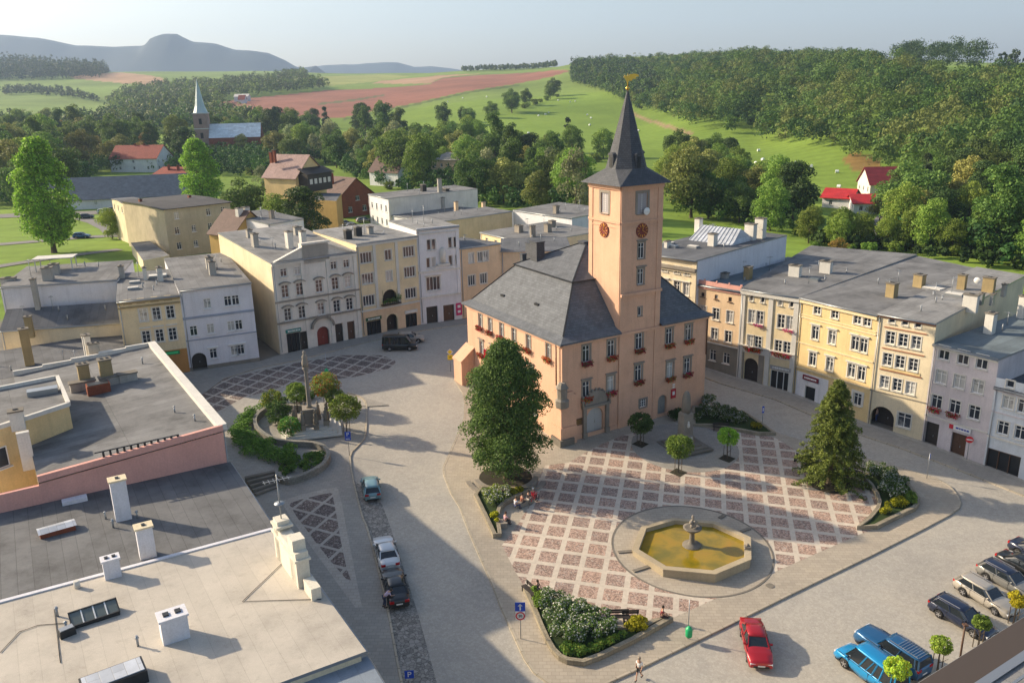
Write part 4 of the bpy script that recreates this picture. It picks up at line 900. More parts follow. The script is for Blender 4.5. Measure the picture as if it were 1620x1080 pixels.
# buttress and console at the front corner, snow guard, gutter pipes, plaque, emblem, wall lamps
bt = MB()
for k, (o_, z1) in enumerate(((.55, 3.0), (.4, 6.6))):
    bt.prism([H2(-o_, -o_), H2(1.6, -o_), H2(1.6, .02), H2(.02, .02), H2(.02, 1.6), H2(-o_, 1.6)], -.6 if k == 0 else 3.0, z1)
bt.prism([H2(-.35, -.35), H2(1.3, -.35), H2(1.3, .02), H2(.02, .02), H2(.02, 1.3), H2(-.35, 1.3)], 6.6, 6.9)
hinv(bt.build('buttress', M_HALL, hall))
bs = MB(); bs.prism([H2(-.8, -.8), H2(1.1, -.8), H2(1.1, -.56), H2(-.56, -.56), H2(-.56, 1.1), H2(-.8, 1.1)], lambda x, y: gz(x, y)-.3, lambda x, y: gz(x, y)+.9); hinv(bs.build('corner_plinth', STONE2, hall))
cs = MB(); c = H2(-.05, -.05); cs.rings([[(c[0]+math.cos(a+.53)*r, c[1]+math.sin(a+.53)*r, z) for a in (math.pi*1.0, math.pi*1.25, math.pi*1.5, math.pi*1.75, 0, math.pi*.25, math.pi*.5, math.pi*.75)] for r, z in ((.75, 5.3), (.8, 6.1), (.55, 6.3), (.6, 7.4), (.75, 7.5), (.35, 8.1))], sm=False)
hinv(cs.build('console', STONE, hall))
gp = MB()
for u, v in ((-.15, .75), (HBL+.05, -.1)): p = H2(u, v); gp.tube([(p[0]-.1, p[1]-.1, 12.2), (p[0]-.1, p[1]-.1, 7.6)], .08, 6)
hinv(gp.build('downpipe', BROWN, hall))
pq = MB(); pq.box((0, -.04, 0), (1.0, .06, .8)); 
for z in (.2, 0, -.2): pq.box((0, -.08, z), (.7, .02, .06), 0, 1)
hinv(pq.build('plaque', [BROWN, GOLD], hall, front.P([(3.04, [2.15])][0][1][0], [(3.04, [2.15])][0][0]), front.rz))
ez, eu = [(3.56, [15.85])][0]
em = MB(); em.box((0, -.04, 0), (.75, .06, 1.15)); em.box((0, -.08, .05), (.35, .02, .45), 0, 1); em.box((0, -.04, .8), (.35, .05, .15), 0, 1); em.box((0, -.04, 1.1), (.35, .05, .15), 0, 1)
hinv(em.build('emblem', [plain('emblem_red', (.45, .02, .03), .5), WHITE], hall, front.P(eu[0], ez), front.rz))
o = dish(hall, 0, 0, 0, .42, front.rz); o.location = Vector(tf[0].P(c0+.45, zl-.85, .35))-hall.location; o.rotation_euler = (0, 0, front.rz)
# stair annex at the far end of the left side
an = MB(); anr = MB(); a0, a1 = H2(-3.2, HAL-.6), H2(0, HAL-.6); P4 = [H2(-1.9, HAL-1.6), H2(-.02, HAL-1.6), H2(-.02, HAL+.6), H2(-1.9, HAL+.6)]
an.prism(P4, 0, lambda x, y: 5.3+.8*((Vector((x, y))-HC).dot(HB)+1.9), top=False); roof_slab(anr, [(*p, 5.3+.8*((Vector(p)-HC).dot(HB)+1.9)) for p in P4], .15, .15)
hinv(an.build('stair_annex', M_HALL, hall)); hinv(anr.build('annex_roof', M_HALL, hall))
pw = MB(); L3 = [H2(-3.4, HAL-1.2), H2(-4.6, HAL-5), H2(-3.6, HAL-9)]
hinv(hw.build('wall', M_HALL, hall)); hinv(hst.build('cornice', [M_HALL, M_HALL], hall))
# three flags hung from the left side
for i, (px, col) in enumerate((('a', (.7, .02, .05)), ('b', (.75, .75, .75)), ('c', (.2, .05, .3)))):
    m = MB(); m.tube([(0, 0, 0), (0, -1.3, .7)], .03, 5)
    for s in range(4): y0, y1 = -1.25+s*.14, -1.25+(s+1)*.14; x0, x1 = .05*math.sin(s*2), .05*math.sin(s*2+2); z0 = .68-s*.08; m.face([(x0, y0, z0), (x1, y1, z0-.08), (x1, y1, z0-1.35), (x0, y0, z0-1.4)], 1)
    hinv(m.build('flag', [WHITE, plain('flag_%d' % i, col, .8)], hall, left.P(6.6+i*.9, 7.6, .05), left.rz))

# ---------------------------------------------------------------- houses
M_FG = felt('felt_grey', (.165, .165, .165), 1.0, .55, .34); M_FD = felt('felt_dark', (.11, .115, .125), 1.0, .6, .3); M_FL = felt('felt_light', (.23, .228, .222), 1.0, .55, .32); M_FB = felt('felt_bluegrey', (.13, .16, .175), 1.0, .6, .25)
P_CREAM = plaster('cream_plaster', (.7, .6, .42)); P_YEL = plaster('yellow_plaster', (.7, .53, .27)); P_YEL2 = plaster('soft_yellow_plaster', (.73, .6, .38)); P_PEACH = plaster('peach_plaster', (.7, .52, .34))
P_LIL = plaster('lilac_plaster', (.58, .53, .54)); P_WHITE = plaster('white_plaster', (.72, .71, .72), .12, .5); P_BLUE = plaster('pale_blue_plaster', (.58, .62, .66)); P_GREY = plaster('grey_plaster', (.7, .66, .59), .18, .7)
P_BEIGE = plaster('beige_plaster', (.5, .43, .3), .18, .7); P_OCH = plaster('ochre_plaster', (.5, .33, .12)); P_PINK = plaster('pink_plaster', (.68, .36, .3), .08, .3); P_SOCK = plaster('plinth_plaster', (.26, .24, .2), .25, .8)
P_STW = plaster('trim_white', (.62, .6, .55), .1, .4); P_ORA = plaster('orange_plaster', (.5, .25, .08)); P_LILW = plaster('pale_lilac_white', (.66, .66, .7), .1, .5); P_BRICK = slate('brick_wall', (.28, .08, .04), .85, .26, .08)
RTILE = slate('red_tiles', (.3, .07, .045), .7, .3, .35); BTILE = slate('brown_tiles', (.13, .08, .065), .7, .3, .35); METR = slate('sheet_metal', (.42, .45, .5), .35, 2.2, .6)
REDM = slate('red_sheet', (.45, .03, .03), .45, 6, .5)
def house(label, A, B, depth, he, hb, wall, roof, rows=(), side_wall=None, name='town_house', cat='house', group=None, left_wall=None, over=.25, z0=None, thick=.2, cd=None):
    """front A->B (left to right seen from outside). he: eave height above the mean street level, hb: back roof height. returns dict"""
    A, B = Vector((*A, 0)), Vector((*B, 0)); d = (B-A).normalized(); n = Vector((d.y, -d.x, 0)); zg = (gz(A.x, A.y)+gz(B.x, B.y))/2 if z0 is None else z0
    C, D = B-n*depth, A-n*depth
    if cd: C, D = Vector((*cd[0], 0)), Vector((*cd[1], 0))
    root = empty(name, (A.x, A.y, zg), 0, label, cat, group)
    H = dict(root=root, zg=zg, A=A, B=B, C=C, D=D, d=d, n=n, ze=zg+he, zb=zg+hb, depth=depth, mb=MB(), trim=MB(), mats=[wall, side_wall or wall, left_wall or side_wall or wall], roofm=roof, over=over, th=thick, tm=[P_STW])
    H['f'] = Facade((A.x, A.y), (B.x, B.y), zg-1.6, zg+he); H['rz'] = H['f'].rz; H['rp'] = []
    return H
ALLH = []
def hroot(H, o):
    if o is not None: o.location = Vector(o.location)-H['root'].location
    return o
def wins(H, rlist, w, h, fac=None, zabs=True, **k):
    f = fac or H['f']
    for z, us in rlist:
        for u in us: hroot(H, f.win(H['root'], u, z, w, h, **k))
def fin(H, flat_top=False, roof=True):
    A, B, C, D, n = H['A'], H['B'], H['C'], H['D'], H['n']; ze, zb, mb, z0 = H['ze'], H['zb'], H['mb'], H['zg']-1.6
    H['f'].wall(mb, 0)
    def side(P, Q, z1, z2, mi, fac=None):
        if fac: fac.wall(mb, mi); zz = fac.z1
        else: zz = z0; 
        if fac: mb.face([(P.x, P.y, zz), (Q.x, Q.y, zz), (Q.x, Q.y, z2), (P.x, P.y, z1)], mi)
        else: mb.face([(P.x, P.y, z0), (Q.x, Q.y, z0), (Q.x, Q.y, z2), (P.x, P.y, z1)], mi)
    side(B, C, ze, zb, 1, H.get('fr')); side(C, D, zb, zb, 1, H.get('fb')); side(D, A, zb, ze, 2, H.get('fl'))
    hroot(H, mb.build('wall', H['mats'], H['root']))
    if H['trim'].f: hroot(H, H['trim'].build('cornice', H['tm'], H['root']))
    r = MB(); s = (zb-ze)/H['depth']; o = H['over']; d = H['d']
    e_ = .05 if o else -.12
    ps = [(A-d*e_+n*o, ze-s*o), (B+d*e_+n*o, ze-s*o), (C+d*e_, zb), (D-d*e_, zb)]
    roof_slab(r, [(p.x, p.y, z+.01) for p, z in ps], H['th'], 0, 0, 1)
    g = MB(); q0 = A+n*(o+.06); q1 = B+n*(o+.06); g.tube([(q0.x, q0.y, ze-s*o+.05), (q1.x, q1.y, ze-s*o+.05)], .08, 6)
    for q in (A+d*.25+n*.12,): g.tube([(q.x, q.y, ze-.1), (q.x, q.y, H['zg']+.3)], .055, 6)
    ro = hroot(H, r.build('roof', [H['roofm'], ZINC], H['root'])); hroot(H, g.build('gutter', ZINC, H['root'])); H['roof'] = ro; ALLH.append(H)
    return H
def rpos(H, u, v, dz=0):
    """point on the roof: u metres along the front, v metres back; local to the roof object"""
    p = H['A']+H['d']*u-H['n']*v; z = H['ze']+(H['zb']-H['ze'])*v/H['depth']+H['th']+dz; return Vector((p.x, p.y, z))-Vector(H['root'].location)-Vector(H['roof'].location)
def chim(H, u, v, w=.6, d=.9, h=1.5, mat=None, cap=None, pots=2, rz=None, label=None):
    return chimney(H['roof'], *rpos(H, u, v), w, d, h, H['rz'] if rz is None else rz, mat, cap, pots, label)
def chpx(H, *lst):
    pass
def hatch(H, u, v, w=1.2, d=.9, mat=None):
    m = MB(); m.box((0, 0, .12), (w, d, .3), 0, 0); m.box((0, 0, .3), (w-.1, d-.1, .08), 0, 1); return m.build('skylight', [ZINC, mat or P_STW], H['roof'], rpos(H, u, v), H['rz'])
CHB = P_BRICK; P_CH = plaster('chimney_plaster', (.4, .38, .34), .25, .9); P_CHY = plaster('chimney_yellow', (.35, .27, .14), .25, .9)
def shop(H, u, z0, w, h, mat=None, sign=None, signmat=None, bars=3, txt=None, name='shop_window'):
    f = H['f']; f.holes.append((u-w/2, u+w/2, z0, z0+h, 0)); m = MB(); fr = mat or DARKW
    for i in range(bars+1): m.box((-w/2+w*i/bars, .1, h/2), (.08, .1, h))
    m.box((0, .1, .05), (w, .1, .1)); m.box((0, .1, h-.05), (w, .1, .1)); o = hroot(H, m.build(name, fr, H['root'], f.P(u, z0), f.rz))
    g = MB(); g.box((0, .2, h/2), (w, .02, h)); g.build('pane', SHOPG, o)
    if signmat:
        s = MB(); s.box((0, -.1, 0), (w+.2, .12, .5)); 
        hh = random.Random(int(u*100)); x = -w*.4
        if txt: text_mb(s, txt, .42, (0, -.17, 0), (1, 0, 0), (0, 0, 1), 1)
        else:
            while x < w*.38: k = hh.uniform(.08, .22); s.box((x+k/2, -.17, 0), (k, .02, hh.choice((.14, .2, .24))), 0, 1); x += k+.05
        hroot(H, s.build('shop_sign', [signmat, WHITE], H['root'], f.P(u, z0+h+.35), f.rz))
# ---- right-hand row
G_R = 'terraced houses along the right side of the square'
r2A, r2B = (24.6, 109.4), (29.75, 104.01)
H = house('peach house with pink parapet left of the yellow house with white pilasters', r2A, r2B, 26, 11.3, 11.0, P_PEACH, M_FB, group=G_R)
f = H['f']; W_ = [(11.61, [1.7, 3.79, 5.87]), (9.3, [1.82, 3.85, 5.96]), (6.55, [1.77, 3.76, 5.87]), (3.52, [3.68, 5.77])]
wins(H, W_[0:1], .5, .6, sill=True, frame=BROWN, cols=1, rows=1); wins(H, W_[1:3], 1.0, 1.6, rows=2, surround=P_STW, trim=.09); wins(H, W_[3:], 1.0, 1.5, rows=2, frame=WHITE)
H['tm'] = [P_PINK, P_SOCK, P_STW]
f.band(H['trim'], H['ze']+.35, .9, .05); f.band(H['trim'], H['ze']-.2, .2, .18)
for k in range(5): f.band(H['trim'], H['ze']+.9, .25, .12, k*f.L/4-.15*(k == 4), k*f.L/4+.15)
f.band(H['trim'], H['zg']+3.75, .15, .14, mi=2); f.split = (H['zg']+3.7, 3); H['mats'].append(P_SOCK)
fin(H); chim(H, 4.2, 7, .9, .9, 1.7, P_CHY); chim(H, 1.6, 5.5, .8, .8, .7, P_CH)
r3B = (35.52, 98.7)
H = house('yellow house with white pilasters, magenta window flowers and an arched stone gateway', r2B, r3B, 26, 12.1, 12.2, P_YEL2, M_FG, group=G_R, cd=((61.42, 123.16), (48.68, 132.31)))
f = H['f']; W_ = [(12.3, [1.42, 2.96, 5.32, 6.79]), (9.87, [1.63, 2.75, 5.6, 6.75]), (6.58, [1.67, 2.71, 5.47, 6.61])]
H['tm'] = [P_STW, STONE]
wins(H, W_[0:1], .5, .8, cols=1, rows=1, surround=P_STW, trim=.1); wins(H, W_[1:2], .95, 1.75, rows=3, surround=P_STW, trim=.1); wins(H, W_[2:3], .95, 1.6, rows=3, surround=P_STW, trim=.1)
for u in (.35, f.L*.53, f.L-.35): f.pil(H['trim'], u, H['zg']-.3, H['ze']-.3, .62, .14)
f.band(H['trim'], H['ze']-.25, .5, .3); f.band(H['trim'], H['zg']+4.35, .9, .1); f.band(H['trim'], H['zg']+4.85, .12, .3)
FLM = []
for k in range(2):
    cl = [((i-2.5)*.22, -.05, .05-.1*(i % 2), .2) for i in range(6)]; p, d = clump_pts(cl, 260, 80+k, low=.9); FLM.append(leaf_mesh('flower_box', [lmat('pink'), lmat('hedge')], p, d, .1, 70+k, 1.1, two=.3))
for i, (z, us) in enumerate(W_[1:3]):
    for j, u in enumerate(us): 
        if i == 1 or j % 2: hroot(H, inst('flower_box', FLM[j % 2] if i == 0 else FLB[j % 3], H['root'], f.P(u, z-1.0, .2), f.rz))
hroot(H, f.door(H['root'], 1.95, H['zg']-.3, 2.0, 3.5, DARKW, arch=True, name='gate')); f.band(H['trim'], H['zg']+1.85, 4.3, .06, .75, .93, 1); f.band(H['trim'], H['zg']+1.85, 4.3, .06, 2.97, 3.7, 1)
shop(H, f.L*.77, H['zg']-.6, 2.6, 2.9, WHITE, signmat=plain('shop_panel', (.3, .3, .3), .5))
m = MB(); m.tube([(0, 0, 0), (0, -1.3, .8)], .03, 5); m.face([(0, -.35, .2), (.05, -1.3, .75), (.1, -1.1, -.5), (0, -.3, -.7)], 1); m.face([(0, -.3, -.71), (.1, -1.1, -.51), (.05, -1.0, -1.1), (0, -.25, -1.2)], 2)
hroot(H, m.build('flag', [ZINC, WHITE, plain('flag_red', (.6, .02, .03), .8)], H['root'], f.P(1.9, H['zg']+5.4, .1), f.rz))
fin(H); chim(H, 2.4, 10.5, 1.5, .9, 1.5, P_STW, pots=3); chim(H, 4.8, 15, 1.5, .9, 1.6, P_STW, pots=3); hatch(H, 5.6, 9.5, 1.3, 1.0, M_FB)
r4B = (41.25, 89.75)
H = house('ochre yellow house with a white ground-floor shopfront and dark red sign behind the tall conifer', r3B, r4B, 27, 12.6, 12.5, P_YEL, M_FG, group=G_R, cd=((65.13, 113.3), (61.42, 123.16)))
f = H['f']; W_ = [(12.42, [2.57, 5.05, 8.06, 9.31]), (9.35, [2.55, 4.94, 8.07, 9.18]), (5.98, [2.5, 4.96, 7.94, 9.27]), (2.75, [9.11]), (2.8, [2.54, 2.4])]
wins(H, W_[:1], .95, 1.45, rows=3, surround=P_STW, trim=.14); wins(H, W_[1:3], .95, 1.65, rows=2, surround=P_STW, trim=.14, lintel=True); wins(H, W_[3:4], 1.05, 1.5, rows=2, surround=P_STW, trim=.3)
H['tm'] = [P_YEL2, P_BLUE, P_STW]
us = W_[4][1][0]; shop(H, us, H['zg']-.2, 1.5, 2.1, WHITE, bars=1); f.split = (H['zg']+3.4, 3, us-2.2, us+2.5); H['mats'].append(P_WHITE)
s = MB(); s.box((0, -.1, 0), (2.3, .1, .6)); x = -.9
for k in (.2, .15, .25, .2, .3, .18, .2): s.box((x+k/2, -.16, 0), (k, .02, .2), 0, 1); x += k+.05
hroot(H, s.build('shop_sign', [plain('sign_maroon', (.18, .015, .03), .5), WHITE], H['root'], f.P(us, H['zg']+2.9), f.rz))
f.band(H['trim'], H['ze']-.25, .35, .25); f.band(H['trim'], W_[1][0]+1.6, .15, .1); f.band(H['trim'], W_[2][0]+1.7, .15, .1); f.band(H['trim'], W_[2][0]-1.5, .2, .12); f.band(H['trim'], W_[0][0]-1.15, .1, .08)
fin(H); chim(H, 6.6, 8.5, 1.1, .9, 1.7, P_CHY, pots=1); chim(H, 5.5, 16, 1.2, .9, 1.6, P_CHY, pots=2); hatch(H, 7.5, 16, 2.4, 1.4)
r5B = (45.48, 85.15)
H = house('cream house with red-brown string courses and a dark arched passage where a person stands', r4B, r5B, 28, 13.3, 13.2, P_CREAM, M_FL, group=G_R, cd=((68.47, 107.53), (65.13, 113.3)))
f = H['f']; W_ = [(13, [1.55, 2.98, 4.37]), (10.95, [1.58, 3, 4.4]), (8.4, [1.53, 2.94, 4.38]), (5.69, [1.49, 2.92, 4.37]), (1.69, [1.7]), (1.75, [4.13])]
wins(H, W_[:1], .7, .7, cols=1, rows=1, surround=P_STW, trim=.08); wins(H, W_[1:4], 1.0, 1.45, rows=3, surround=P_STW, trim=.1)
H['tm'] = [plaster('brown_band', (.36, .16, .09)), P_YEL, P_SOCK]
for k, z in enumerate((W_[1][0]+1.15, W_[2][0]+1.25, W_[3][0]+1.45)): f.band(H['trim'], z, .1, .1, .8, f.L-.8)
f.band(H['trim'], W_[2][0]-1.0, .35, .06, 1.0, f.L-1.0, 1); f.band(H['trim'], W_[3][0]-1.3, .1, .08, 0, None, 2); f.band(H['trim'], H['ze']-.12, .2, .15)
hroot(H, f.door(H['root'], W_[4][1][0], H['zg']-.35, 2.7, 3.0, DARKW, arch=True, name='gate', depth=1.3)); hroot(H, f.win(H['root'], W_[5][1][0], W_[5][0], 1.5, 1.7, rows=2, surround=P_STW, trim=.12))
fin(H); 
for u, v, w, h, mt in ((6.3, 9.5, 1.5, 1.4, P_STW), (5.2, 18.5, 1.3, 1.8, P_CHY), (2.3, 18, .9, 1.8, P_CHY), (6.5, 20, .4, .9, P_CH), (6.0, 14, .35, .7, ZINC), (7, 14.5, .35, .7, ZINC)): chim(H, u, v, w, .8, h, mt, pots=1)
hatch(H, 3, 14, 2.0, 1.3); m = dish(H['roof'], *rpos(H, 3.3, 20, .9), .4, H['rz'])
r6B = (49.33, 79.54)
H = house('pale lilac house with two street doors and white shop sign, right of the cream house', r5B, r6B, 24, 11.35, 11.6, P_LIL, M_FB, group=G_R)
f = H['f']; W_ = [(10.47, [1.21, 3.24, 5.18]), (7.77, [1.22, 3.18, 5.14]), (4.89, [1.09, 3.09, 5.15]), (1.09, [1, 3.99])]
wins(H, W_[:3], 1.15, 1.5, rows=2, surround=P_STW, trim=.1)
hroot(H, inst('flower_box', FLB[0], H['root'], f.P(W_[2][1][0], W_[2][0]-.9, .2), f.rz)); hroot(H, inst('flower_box', FLB[1], H['root'], f.P(W_[2][1][1], W_[2][0]-.9, .2), f.rz))
hroot(H, f.door(H['root'], W_[3][1][0], H['zg']-.2, 1.5, 2.9, DARKW, label='dark tall street door')); hroot(H, f.door(H['root'], W_[3][1][1], H['zg']-.4, 1.6, 2.8, BROWN, label='brown shop door with pale glass'))
f.band(H['trim'], H['zg']+3.4, .15, .12); f.band(H['trim'], H['ze']-.15, .25, .15)
s = MB(); s.box((0, -.1, 0), (2.3, .1, .55)); s.box((-.9, -.16, 0), (.45, .02, .5), 0, 1); x = -.4
for k in (.3, .15, .25, .2, .25): s.box((x+k/2, -.16, 0), (k, .02, .18), 0, 2); x += k+.06
hroot(H, s.build('shop_sign', [WHITE, plain('sign_red', (.5, .02, .04), .5), plain('sign_blue', (.02, .04, .3), .5)], H['root'], f.P(W_[3][1][1], H['zg']+3.0), f.rz))
H['mats'][1] = P_LIL; fin(H); chim(H, 1.8, 8, .9, .9, 2.3, P_STW); chim(H, 1.0, 17, .7, .9, 2.6, P_STW); chim(H, 4.2, 17, .8, .9, 2.6, P_STW)
H = house('pale blue house with a brown garage-like shop door at the right edge of the photo', r6B, (56.2, 70.4), 22, 8.9, 9.1, P_BLUE, M_FD, group=G_R)
f = H['f']; W_ = [(8.88, [1.37, 3.24]), (6.92, [1.44, 2.88]), (4.11, [1.34, 2.99, 4.51]), (0.88, [1.85])]
wins(H, W_[:1], .75, .75, cols=1, rows=1, surround=P_STW, trim=.12); wins(H, W_[1:3], 1.05, 1.4, rows=2, surround=P_STW, trim=.12)
H['tm'] = [P_LIL, P_STW]; f.band(H['trim'], W_[0][0]-1.0, .12, .12); f.band(H['trim'], W_[1][0]-1.3, .12, .12); f.band(H['trim'], H['zg']+3.7, .18, .14, mi=1)
shop(H, W_[3][1][0], H['zg']-.5, 3.2, 2.9, BROWN, bars=3); fin(H)
H = house('next pale house beyond the blue one, cut by the picture edge', (56.2, 70.4), (62, 61), 20, 10, 10.2, P_WHITE, M_FD, group=G_R); wins(H, [(H['zg']+z, [1.8, 4.4, 7.2, 9.5]) for z in (2, 5, 8)], 1.05, 1.5, rows=2); fin(H)
# cream classical corner building behind the peach house
H = house('cream classical building with heavy cornice and grey metal skylight, behind the peach house', (17.6, 116.2), (24.9, 108.3), 23, 14.2, 14.6, P_CREAM, M_FD, side_wall=P_LILW, over=.5)
f = H['f']; W_ = [(14.55, [5.49, 7.5, 9.15]), (12.05, [5.58, 7.55, 9.08]), (8.58, [5.72, 7.7, 9.23])]
wins(H, W_[:1], .9, 1.0, rows=1, surround=P_STW, trim=.12); wins(H, W_[1:], .95, 1.7, rows=2, surround=P_STW, trim=.12, lintel=True)
H['tm'] = [P_CREAM, STONE]; f.band(H['trim'], H['ze']-1.2, .35, .55, mi=1); f.band(H['trim'], H['ze']-1.6, .3, .25)
for u in (.4, 4.0, f.L-.4): f.pil(H['trim'], u, H['zg'], H['ze']-.2, .7, .12)
fin(H)
for u, v, w, h in ((6.8, 9.3, 1.0, 1.7), (8.5, 16.5, 1.5, 2.3), (8.9, 18.5, 1.4, 2.9), (2.5, 4.5, .5, .9), (-3, 20, .9, 1.6)): chim(H, u, v, w, 1.0, h, P_STW)
g = MB(); p0 = [rpos(H, 1.6, 11), rpos(H, 9.0, 11), rpos(H, 9.0, 17), rpos(H, 1.6, 17)]; zt_ = Vector((0, 0, 1.9))
a, b, c, e = p0; r0, r1 = (a+e)/2+zt_+H['d']*.3, (b+c)/2+zt_-H['d']*.6
g.face([a, b, r1, r0]); g.face([c, e, r0, r1]); g.face([b, c, r1]); g.face([e, a, r0])
for k in range(12): t = k/11; g.beam(a.lerp(b, t)+Vector((0, 0, .05)), r0.lerp(r1, t)+Vector((0, 0, .05)), .1, .08)
g.build('skylight', METR, H['roof']); 
for u, v in ((3, 5), (5.5, 6.5), (1, 6.8)): hatch(H, u, v, 1.6, .9)
# ---- left-hand row
G_L = 'terraced houses along the far left side of the square'
l1A, l1B = (-43.4, 105.86), (-35.16, 109.84)
H = house('white three-storey house with blue-grey bands and an arched doorway at its left', l1A, l1B, 24, 11.0, 11.3, P_LILW, M_FG, group=G_L)
f = H['f']; W_ = [(12.13, [1.21, 3.28, 5.91, 6.92]), (8.65, [1.14, 3.28, 5.94, 6.96]), (5.16, [3.23, 5.97, 6.83]), (4.67, [1.33])]
wins(H, [(W_[0][0], W_[0][1][1:])], .95, 1.35, rows=2); wins(H, [(W_[1][0], W_[1][1])], .95, 1.35, rows=2); wins(H, W_[2:3], .95, 1.35, rows=2, lintel=True)
H['tm'] = [plaster('blue_band', (.3, .34, .42)), P_SOCK]; f.band(H['trim'], W_[1][0]+1.8, .3, .14); f.band(H['trim'], W_[1][0]-1.25, .15, .1); f.split = (H['zg']+.5, 3); H['mats'].append(P_SOCK)
hroot(H, f.door(H['root'], W_[3][1][0], H['zg']-.3, 1.9, 2.7, DARKW, arch=True, name='gate', depth=.9))
fin(H); chim(H, 5.2, 7.5, .9, 1.2, 1.9, P_CH, pots=3); chim(H, 5.4, 12, 1.0, 1.4, 1.7, P_CH, pots=3); chim(H, -1.6, 9, .7, .9, 1.5, P_STW)
l2A = (-50.3, 102.9)
H = house('narrow yellow house with attic windows and green shop sign over an orange ground floor', l2A, l1A, 16, 10.4, 11.0, P_YEL2, M_FG, group=G_L)
f = H['f']; W_ = [(13.53, [1.24, 2.79, 4.41, 6.04]), (11.56, [2.87, 4.44, 6.12]), (8.59, [2.82, 4.44, 6.03]), (6.08, [5.62])]
wins(H, W_[:1], .8, .5, cols=2, rows=1, frame=BROWN); wins(H, W_[1:3], 1.0, 1.7, rows=3, surround=P_STW, trim=.12); H['tm'] = [P_CHY, P_ORA, P_STW]
f.band(H['trim'], H['ze']-.15, .25, .3); f.band(H['trim'], W_[0][0]-.75, .2, .25); f.split = (H['zg']+3.3, 3, f.L*.5, f.L); H['mats'].append(P_ORA)
for u in W_[2][1]: f.band(H['trim'], W_[2][0]+1.3, .18, .2, u-.7, u+.7, 2)
s = MB(); s.box((0, -.1, 0), (1.9, .1, .5)); s.box((0, -.16, 0), (1.5, .02, .22), 0, 1); hroot(H, s.build('shop_sign', [plain('sign_green', (.01, .25, .08), .5), plain('sign_lime', (.05, .6, .2), .5)], H['root'], f.P(W_[3][1][0], W_[3][0]), f.rz))
fin(H); hatch(H, 2.2, 9, 1.4, .9); hatch(H, 2.0, 5.5, 1.4, .9); hatch(H, 5.2, 11.5, 2.4, 1.6); chim(H, 3.6, 10.5, .5, .9, 1.7, P_STW); chim(H, .6, 13, .7, .9, 1.7, P_CH)
l3A, l3B = (-32.87, 112.17), (-22.44, 119.59)
H = house('ornate grey baroque house with curved window hoods, a central gable and a red arched portal', l3A, l3B, 23, 13.0, 14.4, P_GREY, M_FL, side_wall=P_CREAM, left_wall=plaster('cream_side', (.74, .62, .42), .15, .6), group=G_L)
f = H['f']; W_ = [(14.87, [1.67, 3.7, 9.15, 11.12]), (12.22, [1.62, 3.76, 6.67, 9.16, 11.15]), (8.86, [1.68, 3.78, 6.67, 9.11, 11.14]), (4.17, [2.19, 3.68, 6.64, 9.15, 11.07])]
wins(H, W_[:1], .95, 1.15, rows=2, surround=P_GREY, trim=.12); wins(H, W_[1:3], 1.05, 1.8, rows=3, surround=P_STW, trim=.14)
H['tm'] = [P_GREY, STONE]
for z, us in W_[1:3]:
    for u in us:
        for k in range(5):
            a0 = math.pi*(.15+.7*k/5); a1 = math.pi*(.15+.7*(k+1)/5); q = [f.P(u-1.0*math.cos(a0)*.95, z+.8+.55*math.sin(a0), .18), f.P(u-1.0*math.cos(a1)*.95, z+.8+.55*math.sin(a1), .18)]; H['trim'].beam(q[0], q[1], .3, .14, 1)
f.band(H['trim'], H['ze']-.2, .3, .3, 0, f.L*.36); f.band(H['trim'], H['ze']-.2, .3, .3, f.L*.66, f.L); f.band(H['trim'], W_[1][0]-1.4, .25, .22, mi=1); f.band(H['trim'], H['zg']+4.5, .25, .3, mi=1)
for u in (.35, 4.4, 8.2, f.L-.35): f.pil(H['trim'], u, H['zg']-.4, H['ze']-.3, .5, .14)
gb = MB(); u0, u1 = f.L*.36, f.L*.66; zt2 = H['ze']+2.2; gbf = Facade(f.P(u0, 0, .12)[:2], f.P(u1, 0, .12)[:2], H['ze']-.6, zt2); gbf.wall(gb)
bq = [f.P(u0, 0, .12), f.P(u1, 0, .12), f.P(u1, 0, -1.2), f.P(u0, 0, -1.2)]; gb.prism([p[:2] for p in bq][::1], H['ze']-.6, zt2-.01); f.band(gb, zt2, .3, .4, u0-.2, u1+.2)
sw = [f.P(.3, H['ze']), f.P(u0, H['ze']), f.P(u0, H['ze']+1.7)]; gb.face(sw); gb.face([(x-f.n.x*.4, y-f.n.y*.4, z) for x, y, z in reversed(sw)]); sw = [f.P(u1, H['ze']), f.P(f.L-.3, H['ze']), f.P(u1, H['ze']+1.7)]; gb.face(sw)
gb.beam(f.P(.2, H['ze']+.1), f.P(u0, H['ze']+1.8), .6, .12); gb.beam(f.P(f.L-.2, H['ze']+.1), f.P(u1, H['ze']+1.8), .6, .12)
hroot(H, gb.build('gable', P_GREY, H['root']))
hroot(H, f.door(H['root'], W_[3][1][2], H['zg']-.2, 1.9, 3.1, plain('red_gate', (.2, .03, .02), .6), arch=True, name='gate', depth=.6))
for k in range(8): a0 = math.pi*k/8; a1 = math.pi*(k+1)/8; H['trim'].beam(f.P(W_[3][1][2]-1.7*math.cos(a0), H['zg']+2.9+1.5*math.sin(a0), .25), f.P(W_[3][1][2]-1.7*math.cos(a1), H['zg']+2.9+1.5*math.sin(a1), .25), .4, .3, 1)
shop(H, W_[3][1][0], H['zg']-.2, 2.1, 3.0, DARKW, signmat=plain('sign_teal', (.02, .2, .18), .5)); hroot(H, f.door(H['root'], W_[3][1][1], H['zg']-.3, 1.2, 3.0, DARKW))
for u in W_[3][1][3:]: hroot(H, f.door(H['root'], u, H['zg']+.0, 1.2, 2.9, BROWN if u > 11 else DARKW))
fin(H); 
